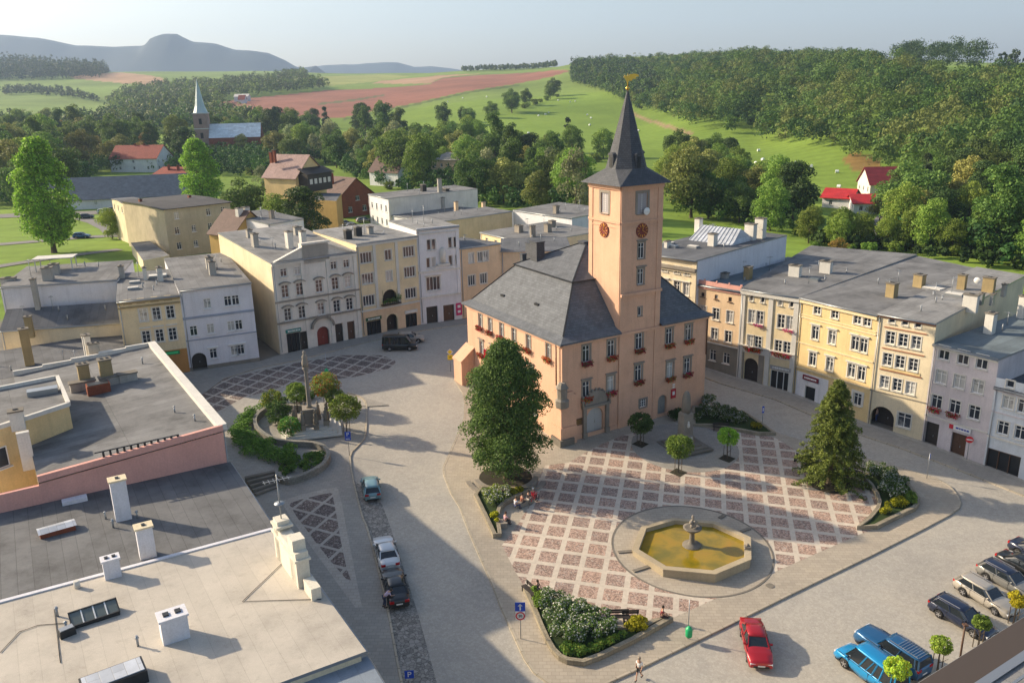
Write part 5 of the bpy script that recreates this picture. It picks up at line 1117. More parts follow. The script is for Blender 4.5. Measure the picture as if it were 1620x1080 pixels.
for u, v, w, d, h in ((1.6, 10.5, .8, 1.2, 1.9), (5.5, 7, .8, 1.2, 2.4), (8.2, 8.5, .8, 1.0, 1.9), (10, 15, 1.1, .9, 1.2), (3, 17, .8, .8, 1.2)): chim(H, u, v, w, d, h, P_STW if v < 9 else P_CH, pots=2)
l4B = (-14.22, 125.63)
H = house('peach yellow house with triple windows and a plant-filled loggia above a green shop sign', l3B, l4B, 15, 14.0, 14.2, P_YEL2, M_FL, group=G_L)
f = H['f']; W_ = [(15.33, [1.53, 8.73]), (15.26, [5.2]), (12.18, [1.58, 8.71]), (12.07, [5.14]), (8.85, [1.49, 8.67]), (8.8, [5.03]), (4.58, [2.02, 5.15, 8.49])]
for i in (0, 2, 4): wins(H, W_[i:i+1], 1.9, 1.6, cols=4, rows=1, surround=P_STW, trim=.1)
wins(H, W_[1:2], 1.1, 1.6, rows=1, surround=P_STW); wins(H, W_[3:4], 1.0, 1.6, rows=1, surround=P_STW)
u = W_[5][1][0]; z = W_[5][0]; f.holes.append((u-1.25, u+1.25, z-.9, z+1.2, 1.2)); lg = MB(); lg.box((0, .9, 0), (2.5, .05, 2.2)); lg.box((0, -.3, -1.0), (3.2, .7, .15)); 
for k in range(9): lg.box((-1.5+k*.375, -.6, -.6), (.05, .05, .8))
lg.box((0, -.6, -.2), (3.2, .08, .08)); lo = hroot(H, lg.build('balcony', [DARKW], H['root'], f.P(u, z), f.rz))
p, d = clump_pts([(-1.3+.33*i, -.55, -.5+.25*(i % 3)*.5, .32) for i in range(9)]+[(1.3, -.6, .1, .4)], 600, 5, low=.9); inst('potted_plants', leaf_mesh('potted_plants', [lmat('hedge'), lmat('orange')], p, d, .14, 3, two=.12), lo)
H['tm'] = [P_STW, P_PEACH]; f.band(H['trim'], H['ze']-.2, .3, .3); f.band(H['trim'], H['zg']+3.95, .25, .3); f.split = (H['zg']+3.85, 3); H['mats'].append(P_PEACH)
for uu in (2.9, 6.6): f.pil(H['trim'], uu, H['zg']+4, H['ze']-.4, .45, .1)
shop(H, W_[6][1][0], H['zg']-.1, 2.4, 2.3, DARKW, signmat=plain('sign_dkgreen', (.01, .09, .04), .5), txt=None); shop(H, W_[6][1][2], H['zg']-.1, 2.0, 2.3, DARKW, signmat=P_STW)
hroot(H, f.door(H['root'], W_[6][1][1], H['zg']-.3, 1.9, 3.0, DARKW, arch=True, name='gate', depth=1.0)); fin(H); chim(H, .8, 4, 1.0, .8, 1.3, DARKM); chim(H, 3.2, 5.5, 1.0, .8, 1.3, DARKM); chim(H, 5.5, 6, .8, .8, 1.0, P_CH)
l5B = (-7.91, 128.72)
H = house('tall white house with an arched niche between paired windows, beside the peach yellow house', l4B, l5B, 13, 14.8, 14.6, P_WHITE, M_FL, group=G_L)
f = H['f']; W_ = [(15.97, [1.95, 2.75, 5.49, 6.39]), (13.19, [1.71, 2.6, 5.44, 6.53]), (9.84, [2.38, 5.86]), (4.89, [1.93, 5.18, 6.43]), (14.22, [4.11])]
wins(H, W_[:1], .65, 1.7, cols=1, rows=1, surround=P_GREY, trim=.06); wins(H, W_[1:2], .6, 1.6, cols=1, rows=1, surround=P_GREY, trim=.06); wins(H, W_[2:3], 2.3, 2.2, cols=4, rows=1, surround=P_GREY, trim=.12, lintel=True)
H['tm'] = [P_WHITE, P_GREY]; f.band(H['trim'], H['ze']-.6, .15, .2, mi=1); f.band(H['trim'], H['ze']+.1, .5, .15); f.band(H['trim'], W_[2][0]+2.0, .3, .22, mi=1); f.band(H['trim'], H['zg']+4.3, .25, .25, mi=1)
u = W_[4][1][0]; f.band(H['trim'], W_[4][0]-1.5, .35, .6, u-1.0, u+1.0, 1); nb = MB(); nb.lathe((0, 0, -1.2), [(.45, 0), (.5, 1.6), (.4, 2.1), (.1, 2.4)], 10); hroot(H, nb.build('niche', P_GREY, H['root'], f.P(u, W_[4][0], .1), f.rz))
for uu in (.35, f.L-.35): f.pil(H['trim'], uu, H['zg']+4.3, H['ze']-.4, .5, .1)
hroot(H, f.door(H['root'], W_[3][1][0], H['zg']-.2, 1.9, 2.9, DARKW)); hroot(H, f.door(H['root'], W_[3][1][1]-.4, H['zg']-.1, 1.9, 2.7, BROWN))
s = MB(); s.box((0, -.1, 0), (1.0, .06, 2.0)); s.box((0, -.14, .45), (.5, .02, .45), 0, 1); s.box((0, -.14, -.4), (.5, .02, .4), 0, 1); hroot(H, s.build('poster', [plain('poster_magenta', (.5, .01, .12), .5), WHITE], H['root'], f.P(W_[3][1][1]+1.3, H['zg']+1.7), f.rz)); fin(H)
H = house('low peach house squeezed between the tall white house and the town hall roof', l5B, (-1.5, 133), 12, 11.2, 10.6, P_PEACH, M_FD, group=G_L)
f = H['f']; W_ = [(13.13, [2.07, 3.75, 4.85]), (9.53, [2.03, 4.27])]; wins(H, W_[:1], .9, 1.6, rows=1, surround=P_STW); wins(H, W_[1:], 1.3, 1.7, cols=3, rows=1, surround=P_STW); fin(H)
H = house('peach house at the back corner of the square hidden behind the town hall', (-1.5, 133), (10, 133), 12, 10, 10, P_PEACH, M_FD, group=G_L); fin(H)

# ---------------------------------------------------------------- houses of the near left side, seen from above
def coping(H, side, w=.4, h=.45, mat=None, steps=None, inset=0, z=None):
    """parapet along one side of the roof: 'front', 'near' (at A), 'far' (at B)"""
    A, B, n, d, dp = H['A'], H['B'], H['n'], H['d'], H['depth']
    if side == 'front': P, Q, z1, z2 = A, B, H['ze'], H['ze']
    elif side == 'near': P, Q, z1, z2 = A, A-n*dp, H['ze'], H['zb']
    else: P, Q, z1, z2 = B, B-n*dp, H['ze'], H['zb']
    m = MB(); P3 = Vector((P.x, P.y, z1+h/2+.15)); Q3 = Vector((Q.x, Q.y, z2+h/2+.15)); k = steps or 1
    for i in range(k):
        a, b = P3.lerp(Q3, i/k), P3.lerp(Q3, (i+1)/k)
        if steps: zz = (a.z+b.z)/2; a.z = b.z = zz
        m.beam(a, b, w, h)
    return hroot(H, m.build('parapet', mat or P_STW, H['root']))
G_N = 'houses of the near left row seen from above'
zf = lambda z, A, B: z-(gz(*A)+gz(*B))/2
A1, B1 = (-24.1, 63.7), (-40.3, 88.9)
H = house('building with a pink firewall and grey felt roof inside white parapets', A1, B1, 13.6, zf(11.7, A1, B1), zf(10.9, A1, B1), P_YEL2, M_FG, left_wall=P_PINK, over=0, group=G_N)
wins(H, [(H['zg']+z, [2.5+2.9*k for k in range(9)]) for z in (2, 5.2, 8.6)], 1.1, 1.7, rows=3, surround=P_STW, trim=.12)
fin(H); coping(H, 'front', .75, .5); coping(H, 'far', .35, .5, steps=5); coping(H, 'near', .35, .5, P_PINK)
def rpx(H, px, py): return None
def on_roof(H, P):   # world (x, y) -> local roof coordinates (u, v)
    q = Vector((*P, 0))-H['A']; return q.dot(H['d']), -q.dot(H['n'])
HF1 = H
for P, w, d_, h, mt in (((-41.79, 76.67), .9, 1.0, 2.3, P_CHY), ((-39.81, 77.08), 1.0, 1.1, 2.5, P_CHY)):
    u, v = on_roof(H, P); chim(H, u, v, w, d_, h, mt, pots=2)
for P, L_ in (((-41.69, 75.9), 2.2), ((-39.36, 76.85), 2.0), ((-37.98, 77.51), 1.6)):   # long low flue boxes with slots
    u, v = on_roof(H, P); m = MB(); m.box((0, 0, .45), (.8, L_, 1.1), 0, 0); m.box((0, 0, 1.05), (1.0, L_+.2, .12), 0, 1)
    for k in range(5): m.box((.42, (k-2)*L_/5.5, .75), (.05, L_/8, .25), 0, 2)
    m.build('chimney', [P_CH, STONE2, DARKM], H['roof'], rpos(H, u, v, -.2), H['rz'])
u, v = on_roof(H, (-39.63, 74.77)); m = MB()   # sunk light well between the two yellow flues
m.box((0, 0, .5), (1.2, 2.0, 1.2), 0, 0); m.box((0, 0, 1.12), (1.0, 1.8, .06), 0, 1); m.build('skylight', [P_BRICK, DARKM], H['roof'], rpos(H, u, v, -.2), H['rz'])
u, v = on_roof(H, (-45.74, 86.78)); chim(H, u, v, .6, 1.1, 1.3, P_CH, pots=3); u, v = on_roof(H, (-46.97, 88.04)); chim(H, u, v, .6, .6, 1.9, P_STW, pots=1)
u, v = on_roof(H, (-30.2, 61.63)); m = MB()
for k in range(12): m.box(((k-6)*.5, 0, .25), (.16, .12, .5))
m.box((0, 0, .52), (6.2, .1, .08)); m.build('railing', DARKM, H['roof'], rpos(H, 0.1, 6.5, .25), H['rz']+math.pi/2)
def uv1(u, v): q = H['A']+H['d']*u-H['n']*v; return (q.x, q.y)
YARD = [[uv1(16.8, 13.45), uv1(30, 13.45), uv1(30, 32), uv1(16.8, 32)], [uv1(-.02, 13.6), uv1(.34, 13.6), uv1(.34, 34), uv1(-.02, 34)]]
# rear yellow blocks standing above that roof
def block(label, poly, z0, z1, wall, roof, par=.35, name='rear_building', cat='house', group=None, dz=0, pw=.3):
    cx = sum(p[0] for p in poly)/len(poly); cy = sum(p[1] for p in poly)/len(poly); r = empty(name, (cx, cy, z0), 0, label, cat, group); L = lambda p: (p[0]-cx, p[1]-cy)
    a = sum(poly[i][0]*poly[(i+1) % len(poly)][1]-poly[(i+1) % len(poly)][0]*poly[i][1] for i in range(len(poly)))
    if a < 0: poly = poly[::-1]
    m = MB(); m.prism([L(p) for p in poly], 0, z1-z0, top=False); m.build('wall', wall, r)
    m = MB(); m.face([(*L(p), z1-z0-.02) for p in poly]); rf_ = m.build('roof', roof, r)
    if par:
        m = MB()
        for i in range(len(poly)): p, q = L(poly[i]), L(poly[(i+1) % len(poly)]); m.beam((*p, z1-z0+par/2-.05), (*q, z1-z0+par/2-.05), pw, par)
        m.build('parapet', P_STW, r)
    return r, rf_
py_ = [(-37.86, 66.24), (-42.66, 73.61), (-49.02, 68.63), (-42.65, 58.63)]
r, rf_ = block('ochre yellow rear block with white-edged flat roof behind the pink firewall', py_, 6, 13.4, P_YEL, M_FG)
def wl(r, P, z): return (P[0]-r.location.x, P[1]-r.location.y, z-r.location.z)
chimney(rf_, *wl(r, (-40.13, 62.55), 13.4), 1.0, .8, 1.0, .5, P_STW, pots=1); m = MB(); m.box((0, 0, .2), (2.4, 1.0, .5)); m.build('roof_hatch', ZINC, rf_, wl(r, (-41.79, 69.45), 13.4), .5)
m = MB(); P = (-38.94, 60.99); m.box((0, 0, -1.4), (.9, .5, 3.2)); m.build('flue', P_STW, r, wl(r, P, 13), .55)
a_ = Vector((-37.86, 66.24)); b_ = Vector((-42.65, 58.63)); dd = (b_-a_).normalized(); nn = Vector((-dd.y, dd.x)) if dd.x > 0 else Vector((dd.y, -dd.x))
nn = nn if nn.y < 0 else -nn; wp = a_+dd*6.2+nn*.16; fm, gm = window_meshes(1.3, 1.7, cols=1, rows=1); w_ = inst('window', fm, r, wl(r, (wp.x, wp.y), 11.0), math.atan2(nn.x, -nn.y)); inst('pane', gm, w_, (0, -.02, 0))
block('rear part of the pink-walled building with grey felt roof behind the ochre block', YARD[0], 6, 10.95, P_YEL2, M_FG, 0); block('pink yard wall continuing left from the pink firewall', YARD[1], 7, 10.75, P_PINK, P_PINK, 0, name='yard_wall', cat='wall')
# dark roof (second from the camera side)
A2, B2 = (-17.29, 52.26), (-24.1, 63.6)
H = house('low building with dark felt roof and two tall white chimneys below the pink firewall', A2, B2, 36, zf(8.75, A2, B2), zf(9.6, A2, B2), P_GREY, M_FD if False else felt('felt_slate', (.135, .137, .14), .9, .6, .3, .85, 9, .08, True), over=.3, group=G_N); H['mats'][2] = P_STW
fin(H); HF2 = H
for P, w, d_, h, mt in (((-28.41, 53.95), .8, 1.05, 3.1, P_LILW), ((-24.47, 48.72), .75, 1.0, 2.2, P_LILW)):
    u, v = on_roof(H, P); chim(H, u, v, w, d_, h, mt, cap=P_CREAM, pots=1)
u, v = on_roof(H, (-32.19, 52.04)); m = MB(); m.box((0, 0, .2), (1.2, 2.6, .55), 0, 0); m.rings([[(x, y, z) for x, y in ((-.75, 0), (.75, 0))] for y, z in ((0, 0),)] if False else [[(-.7, -1.4, .45), (0, -1.4, .62), (.7, -1.4, .45)], [(-.7, 1.4, .45), (0, 1.4, .62), (.7, 1.4, .45)]], 1, close=False, cap=True, sm=False)
sk_ = m.build('skylight', [P_BRICK, METR], H['roof'], rpos(H, u, v), H['rz']+.08); sk_.scale = (.85, .85, .85)
u, v = on_roof(H, (-33.26, 56.62)); m = MB(); m.box((0, 0, .15), (.7, 1.7, .3)); m.build('roof_hatch', P_LILW, H['roof'], rpos(H, u, v), H['rz'])
# light roof nearest the camera
A3, B3 = (-8.55, 38.12), (-17.02, 51.72)
H = house('nearest house with a broad pale felt roof and white chimneys at the lower left', A3, B3, 40, zf(9.05, A3, B3), zf(9.9, A3, B3), P_CREAM, felt('felt_pale', (.46, .42, .36), 1.0, .86, .16, .85, 9, .03, True), over=.3, group=G_N)
fin(H); coping(H, 'far', .3, .14, P_LILW)
for P, w, d_, h, pots in (((-25.43, 45.85), .65, .95, 1.25, 2), ((-19.11, 39.59), 1.0, 1.4, 1.45, 2)):
    u, v = on_roof(H, P); chim(H, u, v, w, d_, h, P_LILW, cap=P_LILW, pots=pots)
u, v = on_roof(H, (-24.43, 41.4)); m = MB(); q = [(-.7, -1.9, .15), (.7, -1.9, .15), (.7, 1.9, .15), (-.7, 1.9, .15)]; t = [(x, y, z+(.75 if x > 0 else .2)) for x, y, z in q]
for i in range(4): m.face([(q[i][0], q[i][1], -.2), (q[(i+1) % 4][0], q[(i+1) % 4][1], -.2), t[(i+1) % 4], t[i]], 0)
m.face(t, 1)
for k in range(5): m.beam(Vector((-.72, -1.9+k*.95, .36)), Vector((.72, -1.9+k*.95, .92)), .1, .06, 2 if 0 < k < 4 else 0)
for s in (-.7, .7): m.beam((s, -1.95, .37 if s < 0 else .93), (s, 1.95, .37 if s < 0 else .93), .14, .08, 0)
sk_ = m.build('skylight', [DARKM, plain('skylight_glass', (.12, .14, .13), .15), WHITE], H['roof'], rpos(H, u, v), H['rz']+.05); sk_.scale = (.66, .66, .66)
u, v = on_roof(H, (-25.24, 39.85)); m = MB(); m.box((0, 0, .2), (.5, .8, .5)); m.box((0, 0, .47), (.4, .7, .05), 0, 1); m.build('roof_hatch', [DARKM, ZINC], H['roof'], rpos(H, u, v), H['rz']+.2)
u, v = on_roof(H, (-27.03, 44.58)); m = MB(); m.tube([(0, 0, 0), (0, 0, .5)], .18, 8); m.build('vent_pipe', P_STW, H['roof'], rpos(H, u, v), 0)
u, v = on_roof(H, (-20.66, 35.6)); m = MB(); m.box((0, 0, .3), (1.4, 3.0, .8)); m.box((0, 0, .72), (1.2, 2.8, .06), 0, 1); m.build('skylight', [DARKM, METR], H['roof'], rpos(H, u, v), H['rz']+.05)
m = MB()   # lightning-conductor wires lying on the felt
def wire(pts): 
    q = []
    for p in pts: u, v = on_roof(H, p); q.append(rpos(H, u, v, .05))
    m.tube([tuple(x) for x in q], .022, 4)
wire([(-28.08, 38.3), (-28.08, 40.12), (-27.35, 40.73), (-25.82, 40.91)]); wire([(-16.42, 42.95), (-14.97, 47.85)]); wire([(-16.42, 42.95), (-11.77, 43.13)]); wire([(-24.36, 37.39), (-27.27, 42.3)])
m.build('roof_wire', DARKM, H['roof'])
# stepped gable on the street edge of the pale roof
fA = H['f']; u0, _v = on_roof(H, (-12.75, 43.96)); gm_ = MB(); Z = H['ze']
for a, b, zt_ in ((0, 4.6, 2.6), (.35, 1.3, 3.3), (3.4, 4.3, 3.2)):
    c = fA.P(u0+(a+b)/2+.6, Z-.6+zt_/2, -.45); gm_.box(c, (b-a, .8, zt_+1.2), fA.rz)
c = fA.P(u0+2.9, Z+2.12, -.45); gm_.box(c, (4.9, 1.0, .14), fA.rz); c = fA.P(u0+4.4, Z+2.85, -.45); gm_.box(c, (1.3, 1.1, .14), fA.rz, 0); c = fA.P(u0-.4, Z+.2, -.3); gm_.box(c, (1.4, .6, 1.6), fA.rz)
hroot(H, gm_.build('gable', plaster('gable_white', (.66, .62, .52), .1, .5), H['root']))
p = Vector(fA.P(u0+4.4, Z+2.9, -.45)); m = MB(); m.tube([(0, 0, 0), (0, 0, 3.4)], .04, 6); m.lathe((0, 0, 1.3), [(.02, 0), (.35, .05), (.35, .1), (.02, .15)], 10); m.beam((-.9, 0, 3.0), (.9, 0, 3.0), .04)
for k in range(6): m.beam((-.8+.3*k, -.3, 3.0), (-.8+.3*k, .3, 3.0), .025)
hroot(H, m.build('antenna', ZINC, H['root'], tuple(p), .5))
A5, B5 = (-5.59, 32.91), (-8.54, 38.36)
H = house('blue-grey roofed house at the bottom edge below the pale roof', A5, B5, 40, zf(8.5, A5, B5), zf(9.3, A5, B5), P_BLUE, felt('felt_blue', (.22, .26, .31), 1.0, .8, .2, .8, 14, .08, True), over=.3, group=G_N); fin(H)
# yard buildings behind, between the near row and the narrow yellow house
A_, B_ = (-68.7, 109.2), (-54.5, 112.5)
H = house('lilac firewall building with grey felt roof and a white roof terrace, far left', A_, B_, 12, zf(14.4, A_, B_), zf(14.9, A_, B_), P_LILW, M_FG, side_wall=P_LILW, over=.1); fin(H)
H_ = H
for P, w, h in (((-63.88, 112.61), 1.3, 1.7), ((-64.74, 115.99), 1.2, 1.4), ((-69.59, 112.8), 1.8, .3)): u, v = on_roof(H, P); chim(H, u, v, w, 1.0, h, P_CH)
u, v = on_roof(H, (-66.1, 119.09)); m = MB()
for a, b in ((-2.4, -1.2), (2.4, -1.2), (2.4, 1.2), (-2.4, 1.2)): m.box((a, b, .8), (.12, .12, 1.8))
m.box((0, 0, 1.75), (5.4, 2.9, .12)); m.build('roof_terrace', P_STW, H['roof'], rpos(H, u, v), H['rz'])
A_, B_ = (-66.8, 104.4), (-50.8, 107.8)
H = house('lean-to with dark roof below the lilac firewall', A_, B_, 3.6, zf(9.7, A_, B_), zf(11.6, A_, B_), P_CREAM, M_FD, over=.15); fin(H)
for P, w, h, mt in (((-63.71, 108.54), .6, 4.0, P_CH), ((-62.85, 104.31), .8, 2.2, P_CHY)): u, v = on_roof(H, P); chim(H, u, v, w, .7, h, mt, pots=1)
A_, B_ = (-56, 86), (-41.2, 95.5)
H = house('low yard building with dark flat roof between the parapet roof and the lean-to', (-58, 82.5), (-41.5, 93), 20, zf(7.6, A_, B_), zf(7.9, A_, B_), P_CREAM, M_FD, over=.1); fin(H)
u, v = on_roof(H, (-58.39, 95.54)); chim(H, u, v, 1.0, .9, 4.5, P_CHY, pots=1); u, v = on_roof(H, (-51.94, 97.07)); chim(H, u, v, .8, .8, 3.2, P_STW, pots=1)
# eave of the house under the camera's right side
A6, B6 = (30.37, 38.43), (15.26, 29.18)
H = house('dark roof corner with metal gutter at the lower right edge', A6, B6, 18, zf(12.4, A6, B6), zf(13.2, A6, B6), P_BEIGE, felt('felt_edge', (.2, .2, .2), 1.0, .6, .3), over=.02); fin(H)
m = MB()
for v, w, z, mi in ((.72, 1.4, .06, 0), (1.6, .4, .1, 1), (2.5, .12, .35, 1)): a_, b_ = rpos(H, 0, v, z), rpos(H, H['f'].L, v, z); m.beam(a_, b_, w, .06, mi)
m.build('eave_flashing', [plain('brown_sheet', (.06, .045, .036), .7), ZINC], H['roof'])
def clutter():
    r = random.Random(12)
    for H in ALLH:
        L = H['f'].L; near = H['A'].y < 66
        for k in range(1 if near else 2):
            u, v = r.uniform(.15, .85)*L, r.uniform(.3, .8)*min(H['depth'], 22); h = r.uniform(1.4, 2.6)
            if near: continue
            m = MB(); m.tube([(0, 0, -.1), (0, 0, h)], .035, 5); m.beam((-.5, 0, h-.15), (.5, 0, h-.15), .035)
            for j in range(5): m.beam((-.45+.22*j, -.3+.03*j, h-.15), (-.45+.22*j, .3-.03*j, h-.15), .025)
            m.build('antenna', ZINC, H['roof'], rpos(H, u, v), r.uniform(0, 3))
        for k in range(3):
            u, v = r.uniform(.1, .9)*L, r.uniform(.15, .8)*min(H['depth'], 22)
            if near: v = r.uniform(.1, .35)*H['depth']
            m = MB(); m.tube([(0, 0, -.1), (0, 0, r.uniform(.35, .8))], .07, 7); m.lathe((0, 0, .5), [(.1, 0), (.13, .05), (.02, .14)], 7); m.build('vent_pipe', ZINC, H['roof'], rpos(H, u, v))
# ---------------------------------------------------------------- buildings behind the square
def gable(label, A, B, depth, he, hr, wall, roof, along=True, rows=(), name='house', cat='house', w=1.0, h=1.4, over=.5, group=None, chims=(), z0=None, hip=0, sides=True):
    A, B = Vector((*A, 0)), Vector((*B, 0)); d = (B-A).normalized(); n = Vector((d.y, -d.x, 0)); zg = (gz(A.x, A.y)+gz(B.x, B.y))/2 if z0 is None else z0
    r = empty(name, (A.x, A.y, zg), 0, label, cat, group); f = Facade((0, 0), (B.x-A.x, B.y-A.y), -1, he); L = f.L; rt_ = Facade((f.P(L, 0)[0], f.P(L, 0)[1]), f.P(L, 0, -depth)[:2], -1, he); lf = Facade(f.P(0, 0, -depth)[:2], (0, 0), -1, he)
    for z, us in rows:
        for u in us: f.win(r, u*L, z, w, h, rows=2)
        for fa in (rt_, lf) if sides else ():
            k = max(1, int(fa.L/3.2))
            for i in range(k): fa.win(r, fa.L*(i+.5)/k, z, w, h, rows=2)
    m = MB(); f.wall(m); rt_.wall(m); lf.wall(m); q = [f.P(0, 0, -depth), f.P(L, 0, -depth)]; m.face([(q[1][0], q[1][1], -1), (q[0][0], q[0][1], -1), (q[0][0], q[0][1], he), (q[1][0], q[1][1], he)])
    a, b, c, e = [f.P(0, he), f.P(L, he), f.P(L, he, -depth), f.P(0, he, -depth)]
    rm = MB(); s = (hr-he)/((depth if along else L)/2); o = over
    if along:
        m.face([b, c, f.P(L, hr, -depth/2)]) if not hip else None; m.face([e, a, f.P(0, hr, -depth/2)]) if not hip else None
        r1, r2 = f.P(-o+hip, hr, -depth/2), f.P(L+o-hip, hr, -depth/2)
        F1 = [f.P(-o, he-s*o, o), f.P(L+o, he-s*o, o), r2, r1]; F2 = [f.P(L+o, he-s*o, -depth-o), f.P(-o, he-s*o, -depth-o), r1, r2]
        roof_slab(rm, F1, .15); roof_slab(rm, F2, .15)
        if hip: roof_slab(rm, [F1[1], F2[0], r2], .15); roof_slab(rm, [F2[1], F1[0], r1], .15)
    else:
        m.face([a, b, f.P(L/2, hr)]); m.face([c, e, f.P(L/2, hr, -depth)])
        r1, r2 = f.P(L/2, hr, o), f.P(L/2, hr, -depth-o)
        roof_slab(rm, [f.P(-o, he-s*o, o), r1, r2, f.P(-o, he-s*o, -depth-o)], .15); roof_slab(rm, [r1, f.P(L+o, he-s*o, o), f.P(L+o, he-s*o, -depth-o), r2], .15)
    m.build('wall', wall, r); ro = rm.build('roof', roof, r)
    for u, v, hh in chims: c = f.P(u*L, hr-.6, -v*depth); chimney(ro, c[0], c[1], hr-1.2, .6, .8, hh+1, f.rz, P_BRICK)
    return r, f
r_, f_ = gable('beige three-storey block with dark roof behind the white house, left', (-73.07, 176.33), (-62.35, 186.49), 24, 10.4, 10.7, P_BEIGE, felt('felt_black', (.06, .058, .06), 1.0), rows=[(2.4, (.15, .4, .65, .88)), (5.7, (.15, .4, .65, .88)), (8.9, (.17, .65, .88))], chims=((.1, .7, .8), (.8, .6, .8)), w=1.0, h=1.5, sides=False)
gable('beige rear wing with sunlit end wall beside the lawn', (-91.87, 198.82), (-88.06, 201.62), 12, 9.6, 9.9, P_CREAM, M_FD, rows=[(7.9, (.5,))], over=.2)
block('low beige annex with flat grey roof below the beige block', [(-83.09, 180.65), (-79.76, 182.66), (-68.14, 164.03), (-71.41, 159.16)], 3, 8.5, P_CREAM, M_FG, 0)
gable('small house with an ochre gable and dark roof behind the ornate house', (-54.56, 162.59), (-49.56, 170.68), 7, 12.5-3.8, 16.6-3.8, P_OCH, BTILE, along=False, over=.4, z0=3.8)
H = house('small white house with grey roof and white chimneys behind the ochre gable', (-47.06, 161.46), (-41.76, 168.28), 13, 10.5, 11.5, P_WHITE, M_FG, z0=4, over=.1); fin(H); chim(H, 0, 9, 1.2, 1, 1.8, P_STW); chim(H, 1.6, 9, 1.2, 1, 1.8, P_STW); chim(H, 4, 4, .8, .8, 1.5)
block('plain ochre windowless wall block beside the dark round tree', [(-48.18, 206.01), (-41.85, 202.35), (-43.74, 218.69), (-50.11, 221.38)], 3, 14, P_OCH, M_FD, 0)
YV = (-54.71, 216, 18.57); YB = (-49.09, 226, 17.66)
r_, f_ = gable('yellow villa with a pinkish tiled roof and dark timber porch', YV[:2], YB[:2], 11, YV[2]-4.3, YV[2]-4.3+5.2, P_YEL, slate('pink_tiles', (.3, .2, .18), .7, .3, .35), along=False, rows=[(2, (.2, .5, .8)), (5, (.2, .5, .8))], chims=((.1, .8, 1.2), (.3, .9, 1.5)), z0=4.3)
m = MB(); m.box(f_.P(f_.L*.5, YV[2]-4.3-1.5, 1.6), (f_.L*.8, 3.2, 4.5), f_.rz, 0); roof_slab(m, [f_.P(.4, YV[2]-4.3+.6, 3.6), f_.P(f_.L-.4, YV[2]-4.3+.6, 3.6), f_.P(f_.L-.8, YV[2]-4.3+2, .1), f_.P(.8, YV[2]-4.3+2, .1)], .15)
for k in range(5): m.box(f_.P(f_.L*(.2+.15*k), YV[2]-4.3-1.2, 3.22), (1.0, .05, 1.3), f_.rz, 1)
m.build('porch', [DARKW, P_STW], r_)
m = MB(); g_ = f_.P(-2.6, 0, -4); m.box((g_[0], g_[1], 4), (4, 7, 9), f_.rz, 0); m.build('side_wing', P_YEL, r_)
r_, f_ = gable('red brick house with steep dark roof and white window, behind the row', (-48.85, 239.5), (-40.01, 248.6), 16, 5.98, 5.98+5.0, P_BRICK, BTILE, along=False, rows=[(2.2, (.3, .7)), (5.4, (.52,))], chims=((.3, .5, 1.5),), w=1.4, h=1.6)
H = house('grey-white block with sunlit windowed front and flat grey roof', (-34.4, 205.4), (-28.2, 195.3), 24, 11, 11.4, P_WHITE, M_FG, side_wall=P_GREY, z0=4, over=.15)
wins(H, [(4+z, [1.8, 4.6, 7.4, 10.2]) for z in (2, 5.3, 8.6)], 1.0, 1.5, rows=2); fin(H)
for u, v, w, h, mt in ((6, 12, 1.4, 1.6, DARKM), (11, 14, .6, 3.2, P_CH), (10, 16, 2.5, .6, DARKM)): chim(H, u, v, w, 1, h, mt, pots=1)
H = house('low white workshop with grey felt roof before the grey-white block', (-28.21, 196.48), (-15.65, 179.84), 30, 7, 7.4, P_WHITE, M_FG, z0=4, over=.1, cd=((0.99, 195.27), (-21.42, 211.98)))
wins(H, [(9, [2, 4, 6, 8, 11, 13])], .9, 1.5, rows=1); fin(H)
for P, h, mt in (((-21.79, 204.36), 3.2, P_CH), ((-18.08, 206.51), 3.6, P_CH), ((-16.07, 202.64), 2.8, P_CH), ((-12.43, 195.7), 2.6, P_PEACH), ((-11.15, 209.53), 2.2, P_CH), ((-6.08, 198.72), 1.9, P_PEACH)): u, v = on_roof(H, P); chim(H, u, v, .7, .8, h, mt, pots=1)
H = house('long beige firewall building with stepped coping behind the tall white house', (-15.6, 171.9), (0.66, 186.31), 9, 8.6, 8.8, P_BEIGE, M_FG, z0=4, over=.02); fin(H)
H = house('grey-roofed building with white-lilac wall right of the beige firewall', (0.95, 186.7), (13.04, 171.97), 14, 8.8, 9.2, P_LILW, M_FG, z0=4, over=.1); fin(H); u, v = on_roof(H, (10.17, 179.06)); chim(H, u, v, 1, 1, 1.6)
A_, B_ = (-5.7, 161), (3.45, 147.3)
H = house('yellow two-storey house with a grey roof behind the town hall ridge', A_, B_, 17, 8.4, 8.8, P_YEL2, M_FG, z0=3.7, over=.15)
f = H['f']; W_ = [(10.63, [2.32, 5.46, 9.63, 11.89, 14.21]), (7.1, [4.97, 9.49, 11.87])]; wins(H, W_, .95, 1.5, rows=2)
H['fr'] = Facade((H['B'].x, H['B'].y), (H['C'].x, H['C'].y), H['zg']-1.6, H['ze']); fin(H)
for u, v, w, h in ((6, 5, 1.6, 1.3), (12, 4, .5, 2), (10, 9, 1.2, 1.5), (6, 13, 1.2, 1.2)): chim(H, u, v, w, 1, h)
gable('long low hall with blue-slate roof behind the poplar', (-149, 271), (-104, 281), 15, 3.6, 9.6, P_WHITE, slate('blue_slate', (.1, .125, .16), .6, .8, .5), rows=[(2, (.3, .5, .7, .9))], over=.8)
